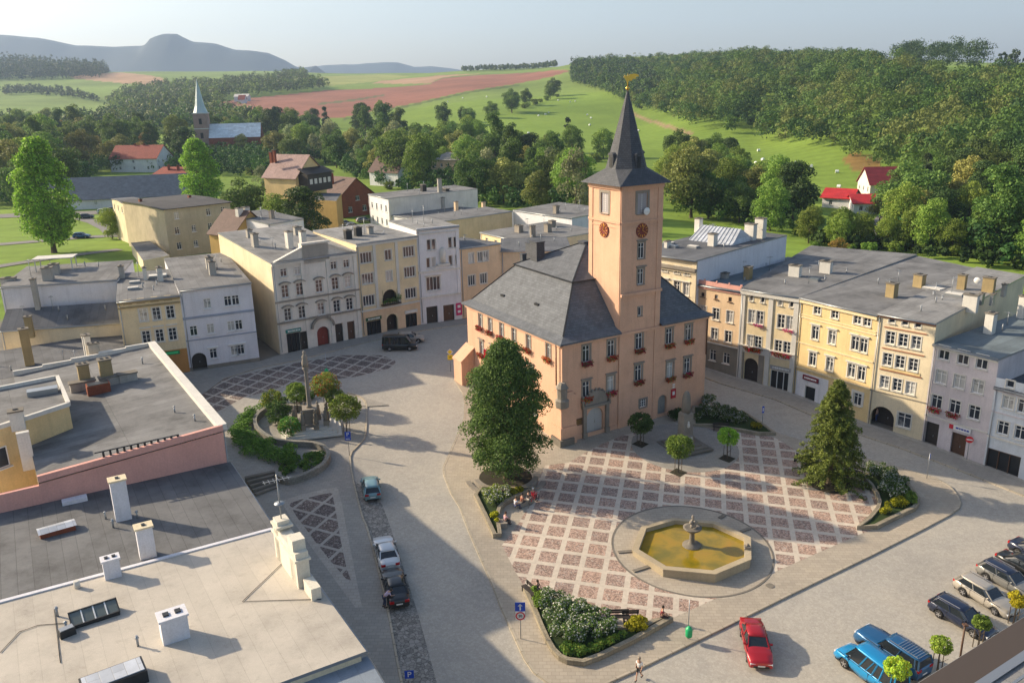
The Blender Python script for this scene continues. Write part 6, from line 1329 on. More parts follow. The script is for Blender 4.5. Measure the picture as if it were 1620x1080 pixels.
# church in the distance
CP = (-183.28, 515, 8.33); ch = empty('church', (CP[0], CP[1], gz(CP[0], CP[1])), .15, 'distant brick church with a pale green needle spire and light metal roof', 'church'); tz = 23.38; tp = 42.89
m = MB(); m.box((0, 0, tz/2), (8, 8, tz)); m.build('tower', plaster('old_brick', (.36, .24, .2), .2, .5), ch); m = MB(); m.box((0, 0, tz), (8.6, 8.6, .5)); m.box((0, 0, tz*.62), (8.5, 8.5, .5)); m.build('cornice', P_STW, ch)
m = MB(); m.rings([[(math.cos(a)*r, math.sin(a)*r, z) for a in [math.pi/4*k+math.pi/8 for k in range(8)]] for r, z in ((4.4, tz), (2.9, tz+4), (.1, tp))], sm=False); m.build('spire', plain('verdigris', (.42, .52, .53), .5), ch)
m = MB()
for s in (-1, 1): 
    for z in (tz*.8, tz*.45): m.box((s*0, -4.05, z), (1.6, .2, 3.2))
m.build('belfry_window', DARKM, ch)
m = MB(); m.box((19, 2, 4.5), (30, 16, 9)); m.face([(4, -6, 9), (34, -6, 9), (34, 2, 17), (4, 2, 17)], 1); m.face([(34, 10, 9), (4, 10, 9), (4, 2, 17), (34, 2, 17)], 1); m.face([(34, -6, 9), (34, 10, 9), (34, 2, 17)]); m.build('nave', [P_BRICK, slate('pale_metal', (.62, .68, .72), .6, 3, 1)], ch)
def farhouse(label, px0, py0, px1, py1, D, depth, he, hr, wall, roof, along=True, **k):
    pass
gable('pale house with dark red tiled roof among trees, far left', (-187.94, 400), (-164.19, 396), 14, 6.5, 12, P_WHITE, RTILE, rows=[(2, (.2, .5, .8)), (5, (.2, .5, .8))], chims=((.4, .5, 1), (.6, .5, 1)))
gable('yellow house with hipped red roof among trees, left of the second poplar', (-134.64, 310), (-115.49, 305), 13, 5, 9.5, P_YEL, RTILE, rows=[(2.4, (.2, .5, .8))], hip=5, chims=((.4, .4, 1.2), (.6, .4, 1)))
gable('house with dark gabled roof half hidden by trees behind the brick house', (-54.43, 330), (-42.26, 322), 12, 5.5, 11, P_WHITE, BTILE, rows=[(2, (.3, .7))])
gable('pinkish two-storey villa with grey hipped roof among the trees', (-31.92, 350), (-20.02, 344), 12, 8, 10.5, P_PEACH, M_FL, rows=[(2.2, (.15, .38, .62, .85)), (5.8, (.15, .38, .62, .85))], hip=5, chims=((.5, .5, .8),))
gable('white farm shed with bright red metal roof, left one of two', (97.1, 257.58), (103.91, 252.43), 9, 3.4, 5.6, P_WHITE, REDM, rows=[(1.8, (.3,))], over=.7)
gable('white farm shed with bright red metal roof, right one of two', (102.64, 246.79), (109.37, 245.79), 9, 3.2, 5.2, P_WHITE, REDM, over=.7, rows=[(1.6, (.3, .7))])
gable('stone barn with dark red roof above the two sheds', (116.84, 269.72), (126.88, 269.36), 11, 4.4, 9.2, P_GREY, slate('darkred_roof', (.24, .035, .04), .6, 6, .5), rows=[(2.5, (.3, .7))])
gable('rust-roofed cottage hidden in trees at the right', (139.63, 268.57), (141.69, 262.82), 9, 3, 6.5, P_WHITE, RTILE)
gable('white roadside house below the far wood, upper left', (-346.68, 1100), (-329.04, 1100), 12, 6, 9, P_WHITE, P_GREY)
gable('small pale farmhouse at the edge of the red field', (-329.35, 1060), (-321.62, 1060), 10, 5, 10, P_WHITE, RTILE)

clutter()

# ---------------------------------------------------------------- fountain, monuments, planters, benches
def at(p, dz=0.0): return (p[0], p[1], town(*p)+dz)
WATER = plain('green_water', (.2, .15, .01), .08, spec=.6)
def _water():
    m, t, nd, lk, p = _new('algae_water'); ob = _coord(nd); n = _noise(nd, lk, ob, .5, 6, .6, .5); r = _ramp(nd, [(.3, (.13, .12, .012)), (.55, (.3, .2, .01)), (.75, (.36, .2, .012))]); lk.new(n.outputs[0], r.inputs[0]); lk.new(r.outputs[0], p.inputs['Base Color'])
    p.inputs['Roughness'].default_value = .12; n2 = _noise(nd, lk, ob, 6, 3); _bump(nd, lk, n2.outputs[0], p, .08, .02); return m
OCT = [(14.43, 68.39), (18.2, 67.53), (20.53, 64.69), (19.6, 61.18), (16.13, 59.08), (12.05, 59.95), (9.98, 62.99), (11.35, 66.91)]
fz = town(*FC)+.14
ft = empty('fountain', (FC[0], FC[1], fz), 0, 'octagonal stone fountain basin with ochre green water and a central statue bowl', 'fountain')
Lf = lambda p: (p[0]-FC[0], p[1]-FC[1])
oc_ = [Lf(p) for p in OCT]; a = sum(oc_[i][0]*oc_[(i+1) % 8][1]-oc_[(i+1) % 8][0]*oc_[i][1] for i in range(8)); oc_ = oc_ if a > 0 else oc_[::-1]
inn = [(x*.9, y*.9) for x, y in oc_]; ri2 = [(x*1.015, y*1.015) for x, y in oc_]
m = MB()
for i in range(8):
    j = (i+1) % 8; o0, o1, i0, i1, r0, r1 = oc_[i], oc_[j], inn[i], inn[j], ri2[i], ri2[j]
    m.face([(*o0, -.5), (*o1, -.5), (*o1, .48), (*o0, .48)]); m.face([(*i1, -.3), (*i0, -.3), (*i0, .48), (*i1, .48)])
    m.face([(*r0, .48), (*r1, .48), (*r1, .6), (*r0, .6)]); m.face([(*r0, .6), (*r1, .6), (*i1, .6), (*i0, .6)]); m.face([(*i1, .48), (*i0, .48), (*i0, .6), (*i1, .6)]); m.face([(*o0, .48), (*o1, .48), (*r1, .48), (*r0, .48)])
m.build('basin', plaster('basin_stone', (.42, .35, .24), .15, .5), ft); m = MB(); m.face([(*p, .22) for p in inn]); m.build('water', _water(), ft)
m = MB(); m.lathe((0, 0, 0), [(.85, .1), (.8, .35), (.35, .42), (.26, .6), (.2, 1.4), (.3, 1.55), (.75, 1.85), (.82, 2.0), (.6, 1.95), (.3, 1.9)], 16); st_ = m.build('statue_bowl', STONE2, ft)
m = MB(); rr_ = random.Random(4)
for k in range(14): a = rr_.uniform(0, 6.28); q = rr_.uniform(0, .35); m.lathe((math.cos(a)*q, math.sin(a)*q, 1.9+rr_.uniform(0, .55)), [(.04, 0), (.17, .12), (.15, .28), (.03, .36)], 7)
m.lathe((0, 0, 2.4), [(.12, 0), (.16, .2), (.08, .45), (.13, .55), (.1, .72), (.02, .78)], 8); m.build('figure', STONE, ft)
for px in ((985, 877), (1013, 900)): pass
m = MB(); m.box((0, 0, 0), (.5, .5, .25)); m.lathe((0, 0, .1), [(.1, 0), (.14, .15), (.03, .3)], 8); P = OCT[3]; m.build('spout', STONE, ft, (Lf([(19.8, 62.85)][0])[0], Lf([(19.8, 62.85)][0])[1], .7))
for pl in ([(8.79, 63.41), (10.02, 63.6)], [(9.71, 60.67), (11.2, 61.38)], [(18.9, 68.86), (19.51, 69.41)], [(20.31, 66.64), (21.25, 67.16)]):
    m = MB(); a_, b_ = pl; m.beam((a_[0], a_[1], town(*a_)+.17), (b_[0], b_[1], town(*b_)+.17), .35, .12); tag(m.build('step_stone', STONE2), kind='structure')
# obelisk monument
ob = empty('monument', at(MC, .14), .4, 'tall grey stone monument with rounded top on a square stepped base, before the hall', 'monument'); hO = 6.6
m = MB(); 
for w, z0, z1 in ((4.4, 0, .18), (3.6, .18, .36), (2.6, .36, .5)): m.box((0, 0, (z0+z1)/2), (w, w, z1-z0))
m.build('base', STONE2, ob); m = MB()
m.rings([[(x*a_, y*b_, z) for x, y in ((-1, -1), (1, -1), (1, 1), (-1, 1))] for a_, b_, z in ((.75, .65, .5), (.75, .65, 1.4), (.62, .55, 1.5), (.62, .5, 3.9), (.5, .42, 4.1))], sm=False)
m.build('pedestal', STONE, ob); m = MB(); m.lathe((0, 0, 4.0), [(.5, 0), (.5, .5), (.46, 1.6), (.36, 2.1), (.2, 2.4), (.03, 2.5)], 12); m.build('shaft', STONE2, ob)
m = MB(); m.box((0, -.66, 1.0), (1.0, .04, .6)); m.build('plaque', P_STW, ob); m = MB(); m.lathe((0, -.55, 2.4), [(.02, 0), (.16, .1), (.17, .4), (.1, .55), (.11, .7), (.02, .78)], 8); m.build('relief_figure', P_STW, ob)
# column monument on the left island
CC = (-23.05, 87.57)
cm = empty('column_monument', at(CC, .13), .25, 'slender stone column with figure on a stepped pedestal ringed by small statues', 'monument')
m = MB()
for k, (w, z) in enumerate(((6.6, .0), (5.6, .18), (4.6, .36), (3.6, .54))): m.box((0, 0, z+.09), (w, w*.8, .18))
m.build('steps', P_STW, cm); m = MB(); m.rings([[(x*a_, y*a_, z) for x, y in ((-1, -1), (1, -1), (1, 1), (-1, 1))] for a_, z in ((.85, .7), (.85, 1.0), (.65, 1.1), (.6, 2.5), (.8, 2.6), (.8, 2.8))], sm=False); m.build('pedestal', STONE, cm)
hc_ = 8.9; m = MB(); m.lathe((0, 0, 2.8), [(.36, 0), (.24, .25), (.21, hc_*.5-2.0), (.18, hc_-4.6), (.36, hc_-4.3), (.34, hc_-4.1)], 12); m.build('column', STONE, cm)
m = MB(); m.lathe((0, 0, hc_-1.3), [(.34, 0), (.38, .5), (.26, 1.0), (.32, 1.25), (.12, 1.45), (.17, 1.6), (.16, 1.8), (.02, 1.92)], 10); m.beam((-.3, 0, hc_-.3), (.35, .1, hc_-.05), .12); m.build('figure', STONE, cm)
for k in range(8):
    a = k*math.pi/4+.3; m = MB(); x, y = math.cos(a)*1.9, math.sin(a)*1.5
    m.box((x, y, 1.0), (.6, .6, .6)); m.lathe((x, y, 1.3), [(.26, 0), (.3, .4), (.2, .9), (.25, 1.1), (.08, 1.3), (.13, 1.42), (.12, 1.56), (.02, 1.65)], 9); m.build('statue', STONE if k % 2 else STONE2, cm)
# raised flower beds
def planter(label, outer, wall_h, soil_h, wallmat, th=.34, inner_extra=None):
    poly = outer; cx = sum(p[0] for p in poly)/len(poly); cy = sum(p[1] for p in poly)/len(poly)
    o = empty('planter', (cx, cy, town(cx, cy)), 0, label, 'planter'); L, off = ribbon(poly, th, True); m = MB(); n = len(L)
    def S(i, s, z): p = L[i]+off[i]*s*th/2; return (p.x-cx, p.y-cy, town(p.x, p.y)+z-town(cx, cy))
    for i in range(n):
        j = (i+1) % n
        m.face([S(i, -1, wall_h), S(j, -1, wall_h), S(j, 1, wall_h), S(i, 1, wall_h)]); m.face([S(i, -1, 0), S(j, -1, 0), S(j, -1, wall_h), S(i, -1, wall_h)]); m.face([S(j, 1, 0), S(i, 1, 0), S(i, 1, wall_h), S(j, 1, wall_h)])
    m.build('wall', wallmat, o); from mathutils.geometry import tessellate_polygon as tp; m = MB(); P3 = [Vector((x, y, 0)) for x, y in poly]
    for t in tp([P3]): 
        q = [(poly[i][0]-cx, poly[i][1]-cy, town(*poly[i])+soil_h-town(cx, cy)) for i in t]
        if (Vector(q[1])-Vector(q[0])).cross(Vector(q[2])-Vector(q[0])).z < 0: q = q[::-1]
        m.face(q)
    m.build('soil', GCOV, o); return o
GCOV = plaster('ground_cover', (.04, .065, .02), .5, .5); SOIL = plaster('soil', (.05, .045, .03), .3, .3); M_WALL = slate('planter_wall', (.3, .26, .19), .85, .5, .25); M_WALLG = slate('garden_wall', (.24, .23, .2), .85, .35, .22)
def shrub(name, label, poly_px, n, size, h, mats, seed, base=.45, leaves=2600, r=.38, leaf=.17, cat='shrub', two=.0, group=None, z=None):
    """clump of leaves over a world polygon"""
    rs = np.random.RandomState(seed); P = np.array(poly_px); lo, hi = P.min(0), P.max(0); pts = []
    while len(pts) < n:
        x, y = rs.uniform(lo, hi)
        if in_poly(np.array([x]), np.array([y]), poly_px)[0]: pts.append((x, y))
    c = np.mean(pts, 0); z0 = town(*c); cl = [(x-c[0], y-c[1], base+h*rs.uniform(.3, .8)+town(x, y)-z0, r*rs.uniform(.7, 1.3)) for x, y in pts]
    p, d = clump_pts(cl, leaves, seed); me = leaf_mesh(name, mats, p, d, leaf, seed, 1.3, two=two); o = bpy.data.objects.new(name, me); COL.objects.link(o); o.location = (c[0], c[1], z0)
    return tag(o, label, cat, group)
B1 = [(0.52, 58.31), (1.25, 55.62), (1.71, 53.56), (2.11, 52.02), (2.51, 50.88), (2.93, 50.22), (3.44, 49.84), (4.51, 49.64), (5.79, 50.28), (8.44, 52), (11.69, 54.4), (10.27, 53.97), (9.23, 53.18), (7.15, 53.26), (5.79, 54.34), (4.2, 55.62), (2.79, 56.86), (1.72, 57.74)]
planter('long raised bed with pale stone wall and white hydrangeas at the bottom plaza corner', B1, .55, .4, M_WALL)
shrub('hydrangea', 'mass of white-flowering hydrangeas in the bottom raised bed', [(1.93, 56.55), (3.02, 56.54), (5.15, 55.23), (7.1, 53.97), (7.15, 52.83), (5.76, 51.73), (3.87, 51.34), (2.76, 52.01), (2.11, 54.13)], 85, 0, 1.0, [lmat('oak'), lmat('white')], 11, leaves=12500, r=.42, leaf=.15, two=.27)
shrub('yellow_shrub', 'bright yellow-green low shrub at the right end of the bottom bed', [(8.15, 53.25), (8.76, 53.83), (9.67, 53.82), (9.86, 53.25), (8.99, 52.55), (8.19, 52.55)], 16, 0, .45, [lmat('gold')], 12, leaves=1800, r=.3)
shrub('green_shrub', 'dark green low bushes at the tip of the bottom bed', [(2.71, 51.21), (3.64, 51.34), (5.49, 51.33), (7.71, 52.41), (8.43, 52.55), (6.39, 51.2), (4.69, 50.22), (3.57, 50.29)], 45, 0, .35, [lmat('mid'), lmat('hedge')], 13, leaves=4600, r=.26, two=.5)
shrub('green_shrub', 'light green bush at the upper tip of the bottom bed', [(0.95, 57.42), (1.66, 57.42), (2.12, 56.39), (1.87, 55.09), (1.4, 55.62)], 10, 0, .6, [lmat('mid')], 14, leaves=1300, r=.3)
B2 = [(-3.84, 72.52), (-2.84, 69), (-1.92, 65.66), (-1.47, 65.76), (-1.59, 67.19), (-1.66, 68.46), (-1.67, 69.33), (-1.55, 70.22), (-1.08, 71.24), (-0.47, 71.82), (0.9, 73.11), (1.91, 73.96), (-0.33, 73.84), (-3.26, 74.09)]
planter('small raised bed beside the linden with seated people along its inner edge', B2, .6, .4, M_WALL)
shrub('hydrangea', 'cream hydrangea bush in the small bed beside the linden', [(-3.18, 73.12), (-1.89, 73.48), (-0.77, 73), (-0.65, 72.28), (-1.56, 71.35), (-1.96, 69.66), (-2.64, 70.78)], 18, 0, .8, [lmat('mid'), lmat('white')], 15, leaves=3200, r=.36, leaf=.15, two=.27)
shrub('yellow_shrub', 'yellow-green shrub in front of the seated group near the linden', [(-0.58, 73.36), (0.66, 73.72), (0.9, 73.23), (-0.22, 72.52)], 8, 0, .5, [lmat('gold')], 16, leaves=900, r=.25)
shrub('yellow_shrub', 'yellow-green shrub at the lower end of the small bed', [(-2.37, 69.33), (-1.84, 69.44), (-1.71, 67.61), (-2, 67.82)], 5, 0, .5, [lmat('gold')], 17, leaves=700, r=.25)
B3 = [(37.81, 77.77), (38.59, 76.58), (39.17, 75.29), (38.89, 72), (38.28, 70.96), (37.66, 70.28), (35.17, 68.73), (32.73, 67.14), (31.09, 66.94), (32.68, 68.41), (34.14, 70.06), (34.86, 71.31), (35.26, 72.84), (35.47, 74.67), (35.38, 76.45)]
planter('raised bed with curved stone wall and white flowers right of the conifer', B3, .55, .4, M_WALL)
shrub('hydrangea', 'white-flowering bushes in the right-hand bed by the conifer', [(35.89, 77.24), (37.76, 77.5), (38.67, 75.17), (38.4, 73.07), (37.38, 71.65), (35.78, 71.89), (35.81, 73.68)], 46, 0, 1.0, [lmat('oak'), lmat('white')], 18, leaves=7500, r=.42, leaf=.15, two=.27)
shrub('yellow_shrub', 'bright yellow-green shrubs in the right-hand bed', [(34.57, 69.95), (35.25, 70.96), (36.92, 71.31), (37.03, 70.62), (34.82, 69.28), (34.13, 69.06)], 14, 0, .45, [lmat('gold')], 19, leaves=1700, r=.3)
shrub('green_shrub', 'green bushes at the right tip of the right-hand bed', [(37.88, 72.47), (38.57, 72.24), (38.04, 70.96), (37.03, 70.62)], 8, 0, .5, [lmat('mid')], 20, leaves=1000, r=.3)
B4 = [(21.77, 93.48), (24.3, 93.48), (27.35, 92.02), (28.44, 89.23), (29.37, 86.27), (27.58, 86.27), (26.01, 87.07), (22.72, 88.39), (20.79, 88.56)]
planter('shaded raised bed with white flowers behind the monument', B4, .5, .35, M_WALL)
shrub('hydrangea', 'white-flowering shaded bushes behind the monument', [(21.69, 92.74), (24.12, 92.74), (26.89, 91.14), (27.33, 89.23), (25.68, 88.56), (22.55, 89.23), (21.08, 89.57)], 40, 0, .9, [lmat('oak'), lmat('white')], 21, leaves=6000, r=.42, leaf=.16, two=.22)
shrub('yellow_shrub', 'pale green shrub at the right end of the bed behind the monument', [(27.22, 88.56), (28.34, 87.89), (28.34, 86.91), (27.14, 87.24)], 8, 0, .4, [lmat('gold')], 22, leaves=800, r=.25)
shrub('green_shrub', 'dark clipped bush left of the monument', [(18.68, 91.31), (19.65, 91.67), (19.45, 89.92), (18.5, 89.57)], 8, 0, 1.3, [lmat('dark')], 23, leaves=1500, r=.5, base=.1)
shrub('flower_tub', 'dark flowering bush by the hall corner at the street', [(23.25, 94.97), (24.25, 94.59), (23.9, 93.11), (22.99, 93.11)], 8, 0, 1.2, [lmat('oak'), lmat('white')], 24, leaves=1500, r=.4, base=.2, two=.27)
# S-shaped wall and hedges on the left island
SW = smooth([(-23.77, 92.19), (-26.01, 93.09), (-28.29, 93.09), (-29.71, 92.19), (-30.11, 89.91), (-29.33, 87.4), (-28.17, 85.8), (-26.92, 84.55), (-25.54, 83.79), (-24.43, 83.49), (-21.85, 83.34), (-20.39, 82.3), (-19.57, 80.56), (-19.64, 78.62), (-20.34, 77.29), (-21.33, 75.99), (-22.54, 75.23), (-23.36, 75.48), (-24.07, 76.51)], 2, False)
o = curb('garden_wall', SW, .42, .85, M_WALLG, z0=-.2, kind=None, label='S-shaped low stone wall on the left island', cat='wall')
shrub('hedge', 'dark curved hedge behind the S-shaped wall', smooth([(-30.16, 93.83), (-31.06, 92.19), (-31.57, 90.6), (-31.85, 87.9), (-31.22, 84.71), (-29.72, 82.3), (-27.73, 80.57), (-25.33, 79.59), (-22.72, 79.17), (-23.46, 82.3), (-25.65, 82.89), (-27.49, 84.09), (-29.27, 85.96), (-30.36, 88.23), (-30.6, 90.6), (-29.7, 92.73)], 1), 110, 0, .9, [lmat('hedge')], 25, leaves=13000, r=.5, leaf=.17, base=.1, cat='hedge')
shrub('hedge', 'clipped dark hedge at the lower end inside the S-shaped wall', [(-24.4, 79.59), (-23.25, 81.42), (-21.29, 81.71), (-20.3, 80.85), (-20.41, 79.17), (-21.63, 77.29), (-22.98, 76.25), (-23.95, 77.29)], 40, 0, .7, [lmat('hedge'), lmat('mid')], 26, leaves=5200, r=.4, leaf=.16, base=.1, cat='hedge', two=.25)
shrub('hedge', 'low dark hedge strip behind the column monument', [(-28.77, 94.95), (-26.77, 96.28), (-24.64, 97.26), (-24.43, 96.29), (-26.45, 94.95), (-28.23, 93.46)], 22, 0, .6, [lmat('dark')], 27, leaves=2400, r=.35, base=.1, cat='hedge')
ST_ = empty('stone_steps', at((-25.3, 74.73), .13), 0, 'curved flight of dark stone steps beside the left building', 'steps')
for k in range(5):
    m = MB(); p = [(-26.96, 75.48), (-24.36, 76.9)]; q = [(-25.32, 73.02), (-23.55, 74.73)]; t = k/4; a_ = Vector(p[0]).lerp(Vector(q[0]), t); b_ = Vector(p[1]).lerp(Vector(q[1]), t); g0 = (-25.3, 74.73); z = .75-.15*k
    m.beam((a_.x-g0[0], a_.y-g0[1], z/2), (b_.x-g0[0], b_.y-g0[1], z/2), .4, z); m.build('step', STONE2, ST_)
# linden surround: curved bench steps
for k, (r0, h) in enumerate(((3.9, .18), (3.1, .42))):
    LC_ = (-0.95, 76.62); arc = [(LC_[0]+r0*math.cos(a), LC_[1]+r0*math.sin(a)) for a in [math.pi*1.08+k*.1+i*(math.pi*.84)/20 for i in range(21)]]
    curb('tree_bench', arc, .5, h+.13, STONE, z0=0, kind=None, label=('outer curved stone step under the linden', 'inner curved stone seat under the linden')[k], cat='bench')
tag(sheet('tree_pit', ngon((-0.95, 76.62), 2.7), .15, SOIL), kind='structure'); tag(sheet('tree_pit', ngon((31.63, 75.56), 2.2), .15, SOIL), kind='structure')
def bench(P, rz, label, L=1.8):
    r = empty('bench', at(P, .14), rz, label, 'bench', 'dark benches on the plaza'); m = MB()
    for k in range(3): m.box((0, -.16+k*.16, .45), (L, .13, .04))
    m.build('seat', DARKW, r); m = MB()
    for k in range(2): m.box((0, .3, .62+k*.18), (L, .04, .14))
    m.build('backrest', DARKW, r)
    for s in (-1, 1): m = MB(); m.box((s*L*.42, 0, .22), (.08, .45, .42)); m.box((s*L*.42, .28, .5), (.06, .05, .7)); m.build('leg', DARKM, r)
bench((7.58, 54.34), .02, 'left of the two dark benches along the bottom raised bed'); bench((8.58, 54.26), .02, 'right of the two dark benches along the bottom raised bed', 1.3)
bench((30.17, 79.55), -.9, 'dark bench left of the conifer'); bench((0.96, 57.58), -1.0, 'dark bench by the upper tip of the bottom bed'); bench((23.57, 87.4), -.2, 'dark bench in shade below the white flowers behind the monument'); bench((34.72, 77.24), -.7, 'dark bench between the conifer and its raised bed')
def bin_(P, label, pole=True):
    r = empty('litter_bin', at(P, .13), 0, label, 'litter bin'); m = MB(); m.lathe((0, -.25, .35), [(.2, 0), (.26, .1), (.27, .65), (.24, .72), (.12, .85), (.02, .9)], 12); m.build('bin', plain('bin_green', (.01, .35, .13), .4), r)
    m = MB(); m.tube([(0, 0, 0), (0, 0, 3.3 if pole else 1.2)], .035, 6); m.build('post', ZINC, r)
bin_((12.54, 52.4), 'green litter bin on a tall thin post at the plaza kerb'); bin_((-24.52, 103.72), 'green litter bin on the shaded diamond paving at the left')
BLU = plain('sign_blue2', (.01, .06, .45), .4); REDS = plain('sign_red2', (.6, .02, .03), .4); YELS = plain('sign_yellow', (.7, .55, .02), .4)
def sign(P, h, label, panels, rz=0, off=.13):
    r = empty('road_sign', at(P, off), rz, label, 'road sign'); m = MB(); m.tube([(0, 0, 0), (0, 0, h)], .035, 6); m.build('post', ZINC, r)
    for kind, z, s in panels:
        m = MB(); rg = lambda q, y: [(math.cos(a)*q, y, z+math.sin(a)*q) for a in [2*math.pi*k/20 for k in range(20)]]
        if kind == 'arrow': m.box((0, -.05, z), (s, .03, s), 0, 0); m.box((0, -.07, z-.08*s), (s*.14, .01, s*.55), 0, 1); m.face([(-s*.24, -.075, z+s*.1), (s*.24, -.075, z+s*.1), (0, -.075, z+s*.38)], 1); mt = [BLU, WHITE]
        elif kind in ('P', 'Pt'): m.box((0, -.05, z), (s, .03, s), 0, 0); text_mb(m, 'P', s*.95, (0, -.075, z), (1, 0, 0), (0, 0, 1), 1); mt = [BLU, WHITE]
        elif kind == 'plate': m.box((0, -.05, z), (s, .03, s*.5), 0, 0); m.box((0, -.07, z), (s*.7, .01, s*.12), 0, 1); mt = [BLU, WHITE]
        elif kind == 'zone': m.box((0, -.05, z), (s, .03, s), 0, 1); m.rings([rg(s*.5, -.07), rg(s*.5, -.08), rg(s*.36, -.08)], 0, cap=False, sm=False); text_mb(m, '20', s*.42, (0, -.085, z), (1, 0, 0), (0, 0, 1), 2); mt = [REDS, WHITE, BLK]
        elif kind == 'noentry': m.rings([rg(s*.5, -.05), rg(s*.5, -.08), rg(.01, -.08)], 0, cap=False, sm=False); m.box((0, -.09, z), (s*.75, .01, s*.18), 0, 1); mt = [REDS, WHITE]
        elif kind == 'diamond': q = s*.6; m.face([(0, -.06, z-q), (q, -.06, z), (0, -.06, z+q), (-q, -.06, z)], 1); q *= .72; m.face([(0, -.07, z-q), (q, -.07, z), (0, -.07, z+q), (-q, -.07, z)], 0); mt = [YELS, WHITE]
        elif kind == 'yplate': m.box((0, -.05, z), (s, .03, s), 0, 0); m.box((0, -.07, z), (s*.5, .01, s*.12), 0, 1); mt = [YELS, BLK]
        elif kind == 'slim': m.box((0, -.05, z), (s*.45, .03, s*1.6), 0, 0); m.box((0, -.07, z), (s*.2, .01, s*.9), 0, 1); mt = [BLU, WHITE]
        m.build('panel', mt, r)
sign((0.16, 52.43), 3.0, 'post with blue one-way arrow above a red-ringed 20 sign', [('arrow', 2.75, .75), ('zone', 2.0, .7)])
sign((-17.65, 81.42), 2.6, 'blue parking sign with small plate on the left island kerb', [('P', 2.45, .62), ('plate', 1.95, .62)], .1)
sign((-7.23, 45.87), 2.6, 'blue parking sign at the bottom edge beside the cobbled parking strip', [('P', 2.5, .6)], .1)
sign((-8.35, 105.77), 3.0, 'yellow priority-road diamond with yellow plate at the hall corner street', [('diamond', 2.8, .75), ('yplate', 2.05, .7)], .1, .02)
sign((28.41, 87.89), 2.8, 'slim blue sign in shade right of the white-flowered bed', [('slim', 2.4, .5)], 0, .13)
sign((41.89, 76.45), 2.8, 'grey sign post seen edge-on by the tip of the right kerb', [('slim', 2.4, .35)], 1.0, .13)
sign((48.11, 80.52), 2.6, 'red no-entry sign on the pavement before the lilac house', [('noentry', 2.3, .75)], -.5, .12)
m = MB(); P = (31.56, 50.08); m.tube([(0, 0, 0), (0, 0, 3.0)], .07, 8); m.box((0, 0, 3.05), (.3, .3, .12)); tag(m.build('lamp_post', BROWN, None, at(P, .02)), 'slim brown post between the parked navy wagon and blue cars', 'post')
m = MB(); P = (-19.44, 67.74); m.tube([(0, 0, 0), (0, 0, .3)], .5, 12); 
m = MB(); m.lathe((0, 0, 0), [(.35, 0), (.35, .01)], 14); tag(m.build('manhole', STONE2, None, at((20.56, 58.77), .137)), kind='structure')
for px, lb in (((-7.21, 103.52), 'a'), ((-6.27, 104.86), 'b')):
    m = MB(); m.tube([(0, 0, 0), (0, 0, 1.1)], .05, 6); tag(m.build('bollard', DARKM, None, at(px, .13)), 'dark bollard at the hall annex steps', 'bollard', 'bollards at the hall annex')
# ---------------------------------------------------------------- cars
CP_ = {k: carpaint('paint_'+k, c) for k, c in dict(teal=(.17, .3, .33), white=(.6, .62, .63), black=(.012, .014, .016), red=(.35, .008, .014), sky=(.01, .24, .52), blue=(.012, .09, .22), navy=(.012, .02, .05), silver=(.4, .37, .32), grey=(.2, .2, .19), green=(.03, .05, .06)).items()}
N_ = Vector((0.02412395, -0.0536406, 1)).normalized()
def put(kind, paint, P, Q, label, **k):
    """rear point P, front point Q on the street"""
    a, b = Vector(P), Vector(Q); c = (a+b)/2; r = car(kind, CP_[paint], (c.x, c.y, town(c.x, c.y)+.03), 0, label, **k); f = Vector((b.x-a.x, b.y-a.y, 0)); f = (f-N_*f.dot(N_)).normalized(); s = N_.cross(f)
    r.rotation_mode = 'XYZ'; r.rotation_euler = Matrix(((f.x, s.x, N_.x), (f.y, s.y, N_.y), (f.z, s.z, N_.z))).to_euler(); return r
put('hatch', 'teal', (-13.63, 71.72), (-14.71, 75.98), 'pale teal hatchback driving away, beside the left island kerb', cat='car')
put('sedan', 'white', (-10.67, 61.16), (-11.73, 64.6), 'white sedan parked on the setts in front of the black one')
bk = put('sedan', 'black', (-9.27, 56.11), (-10.36, 60.02), 'black sedan parked behind the white one, someone leaning at its side')
put('sedan', 'red', (17.45, 53.52), (17.01, 49.23), 'red sedan facing the camera on the lit street')
put('van', 'sky', (25.85, 45.77), (22.98, 51.42), 'bright sky-blue van with long side windows at the bottom right', cat='van', top=CP_['sky'])
put('truckwagon', 'blue', (27.97, 48.27), (25.46, 52.51), 'dark blue off-road car with slatted roof rack beside the sky-blue van', rack=2)
put('wagon', 'navy', (32.65, 56.01), (34.95, 52.34), 'navy estate car parked left of the silver one', rack=1)
put('wagon', 'silver', (36.06, 58.65), (37.96, 54.85), 'silver estate car between the navy and the grey one', rack=1)
put('wagon', 'grey', (39, 60.61), (40.97, 56.93), 'grey-green estate with dark roof behind the silver one', rack=1, top=CP_['navy'])
put('sedan', 'black', (41.51, 62.04), (43.29, 58.55), 'black sedan second from the far end of the right-hand parking row')
put('sedan', 'navy', (43.69, 64.01), (45.52, 60.42), 'dark blue car at the far end of the right-hand parking row, cut by the edge')
put('van', 'black', (-18.65, 114.34), (-13.75, 114.61), 'black van parked before the peach yellow house in shade', cat='van')
put('hatch', 'silver', (-16.67, 117.58), (-13.42, 117.86), 'silver car half hidden behind the black van')
def farcar(P, rz, paint, kind, label): r = car(kind, CP_[paint], (P[0], P[1], gz(*P)+.05), rz, label); r['group'] = 'cars parked behind the houses'
